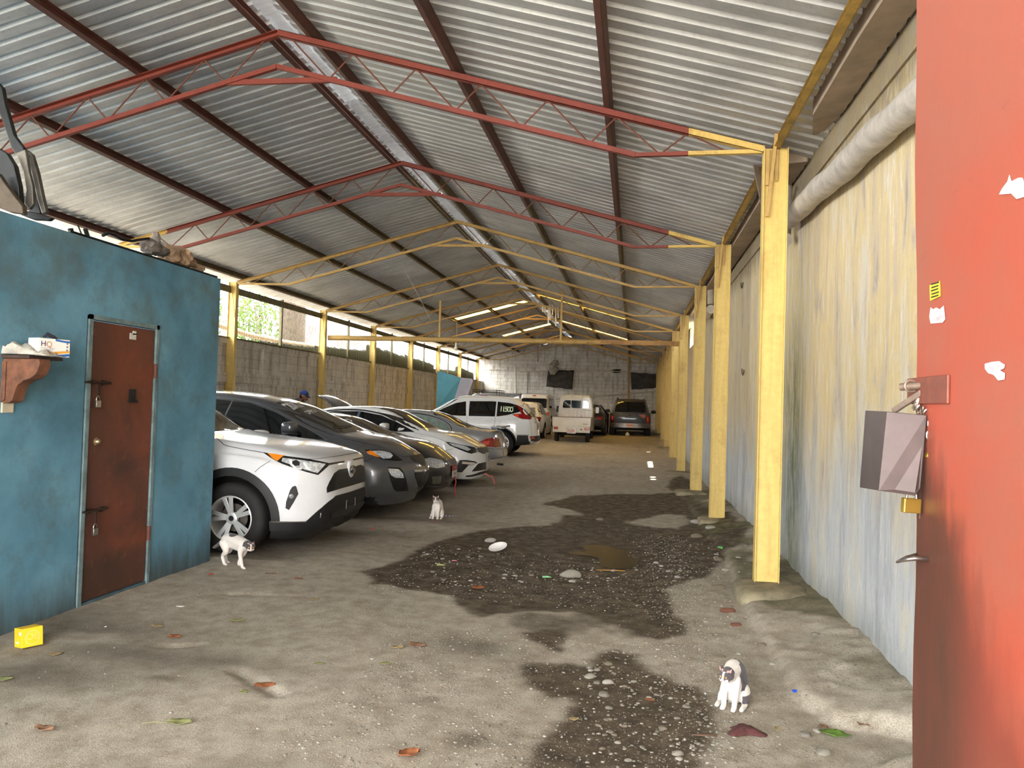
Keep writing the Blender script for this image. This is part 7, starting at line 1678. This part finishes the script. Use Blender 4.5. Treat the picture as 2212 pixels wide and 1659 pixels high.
scrapg(1530, 1590, 60, 8, plain('tan cardboard strip', lin(110,84,68), .9), 'cardboard_strip', 'narrow brown strip lying above the white pebbles', 'cardboard', .004, 5)
scrapg(1717, 1495, 12, 8, plain('blue plastic', lin(30,70,190), .5), 'bottle_cap', 'small bright blue plastic scrap on the concrete right of the cat', 'plastic', .01, 2)
scrapg(1558, 1184, 12, 14, plain('green wrapper', lin(90,180,90), .4), 'wrapper', 'small green wrapper by the ledge near the columns', 'wrapper', .02, 6)
scrapg(1180, 1247, 18, 8, plain('mint green wrapper', lin(150,220,160), .4), 'wrapper', 'mint green wrapper on the rubble beside the puddle', 'wrapper', .01, 8)
scrapg(952, 1221, 16, 5, plain('yellow green wrapper', lin(190,196,120), .5), 'wrapper', 'yellow green wrapper left of the foam plate', 'wrapper', .008, 9)
scrapg(982, 1212, 12, 5, plain('pink wrapper', lin(190,110,126), .5), 'wrapper', 'pink wrapper just left of the foam plate', 'wrapper', .008, 10)
scrapg(455, 1241, 10, 5, plain('red scrap', lin(190,60,50), .5), 'wrapper', 'tiny red scrap on the floor below the walking cat', 'wrapper', .006, 11)
scrapg(389, 1311, 16, 4, plain('white paper scrap', lin(226,224,220), .7), 'paper_scrap', 'thin white paper scrap in front of the brown door', 'paper', .004, 12)
scrapg(228, 1355, 5, 4, plain('white paper scrap', lin(226,224,220), .7), 'paper_scrap', 'tiny white scrap on the floor right of the yellow carton', 'paper', .004, 13)
scrapg(940, 1128, 14, 4, plain('pink cloth scrap', lin(150,90,88), .8), 'cloth_scrap', 'small pinkish scrap at the feet of the upright cat', 'cloth', .006, 14)
scrapg(805, 1143, 10, 4, plain('red scrap', lin(190,60,50), .5), 'cloth_scrap', 'tiny red scrap in front of the white crossover', 'cloth', .006, 15)
scrapg(1312, 968, 22, 3, plain('blue plastic strip', lin(90,110,170), .5), 'plastic_strip', 'blue plastic strip on the floor behind the small truck', 'plastic', .006, 16)
scrapg(1322, 1233, 60, 5, plain('golden glint paint', lin(190,140,50), .5), 'puddle_reflection', 'golden painted debris along the near edge of the puddle', 'reflection', .006, 17, 1.2)  # golden reflection on the water, put in as a coloured sheet
# foam plate
g = gpix(1076, 1190); pm = plain('white foam plate', lin(232,228,224), .6, var=.04); T = thing('foam_plate', 'white foam plate lying tilted on the wet rubble', 'plate', (g.x, g.y, g.z+.03), yaw)
mb = MB(); M = Matrix.Rotation(radians(-14), 4, 'Y') @ Matrix.Rotation(radians(16), 4, 'X'); mb.lathe([(0, 0), (.066, 0), (.076, .006), (.084, .014), (.102, .018), (.103, .021), (.083, .018), (.072, .008), (0, .003)], 40, M); mb.build('plate', pm, T, 60)
# standing water
mb = MB(); wp = [gpix(x, y) for x, y in ((1222,1184),(1260,1178),(1310,1180),(1340,1188),(1388,1190),(1402,1200),(1380,1212),(1372,1226),(1330,1230),(1298,1222),(1290,1206),(1240,1200),(1218,1192))]
zt = sorted(p.z for p in wp)[6]+.006; P = catmull([(p.x, p.y, zt) for p in wp], 4, True); mb.add(P, [tuple(range(len(P)))])
o = mb.build('puddle', plain('muddy water', lin(52,44,34), .3, spec=.25, var=.1, scale=20, bump=.15)); tag(o, 'shallow muddy puddle in the middle of the wet floor', 'puddle')
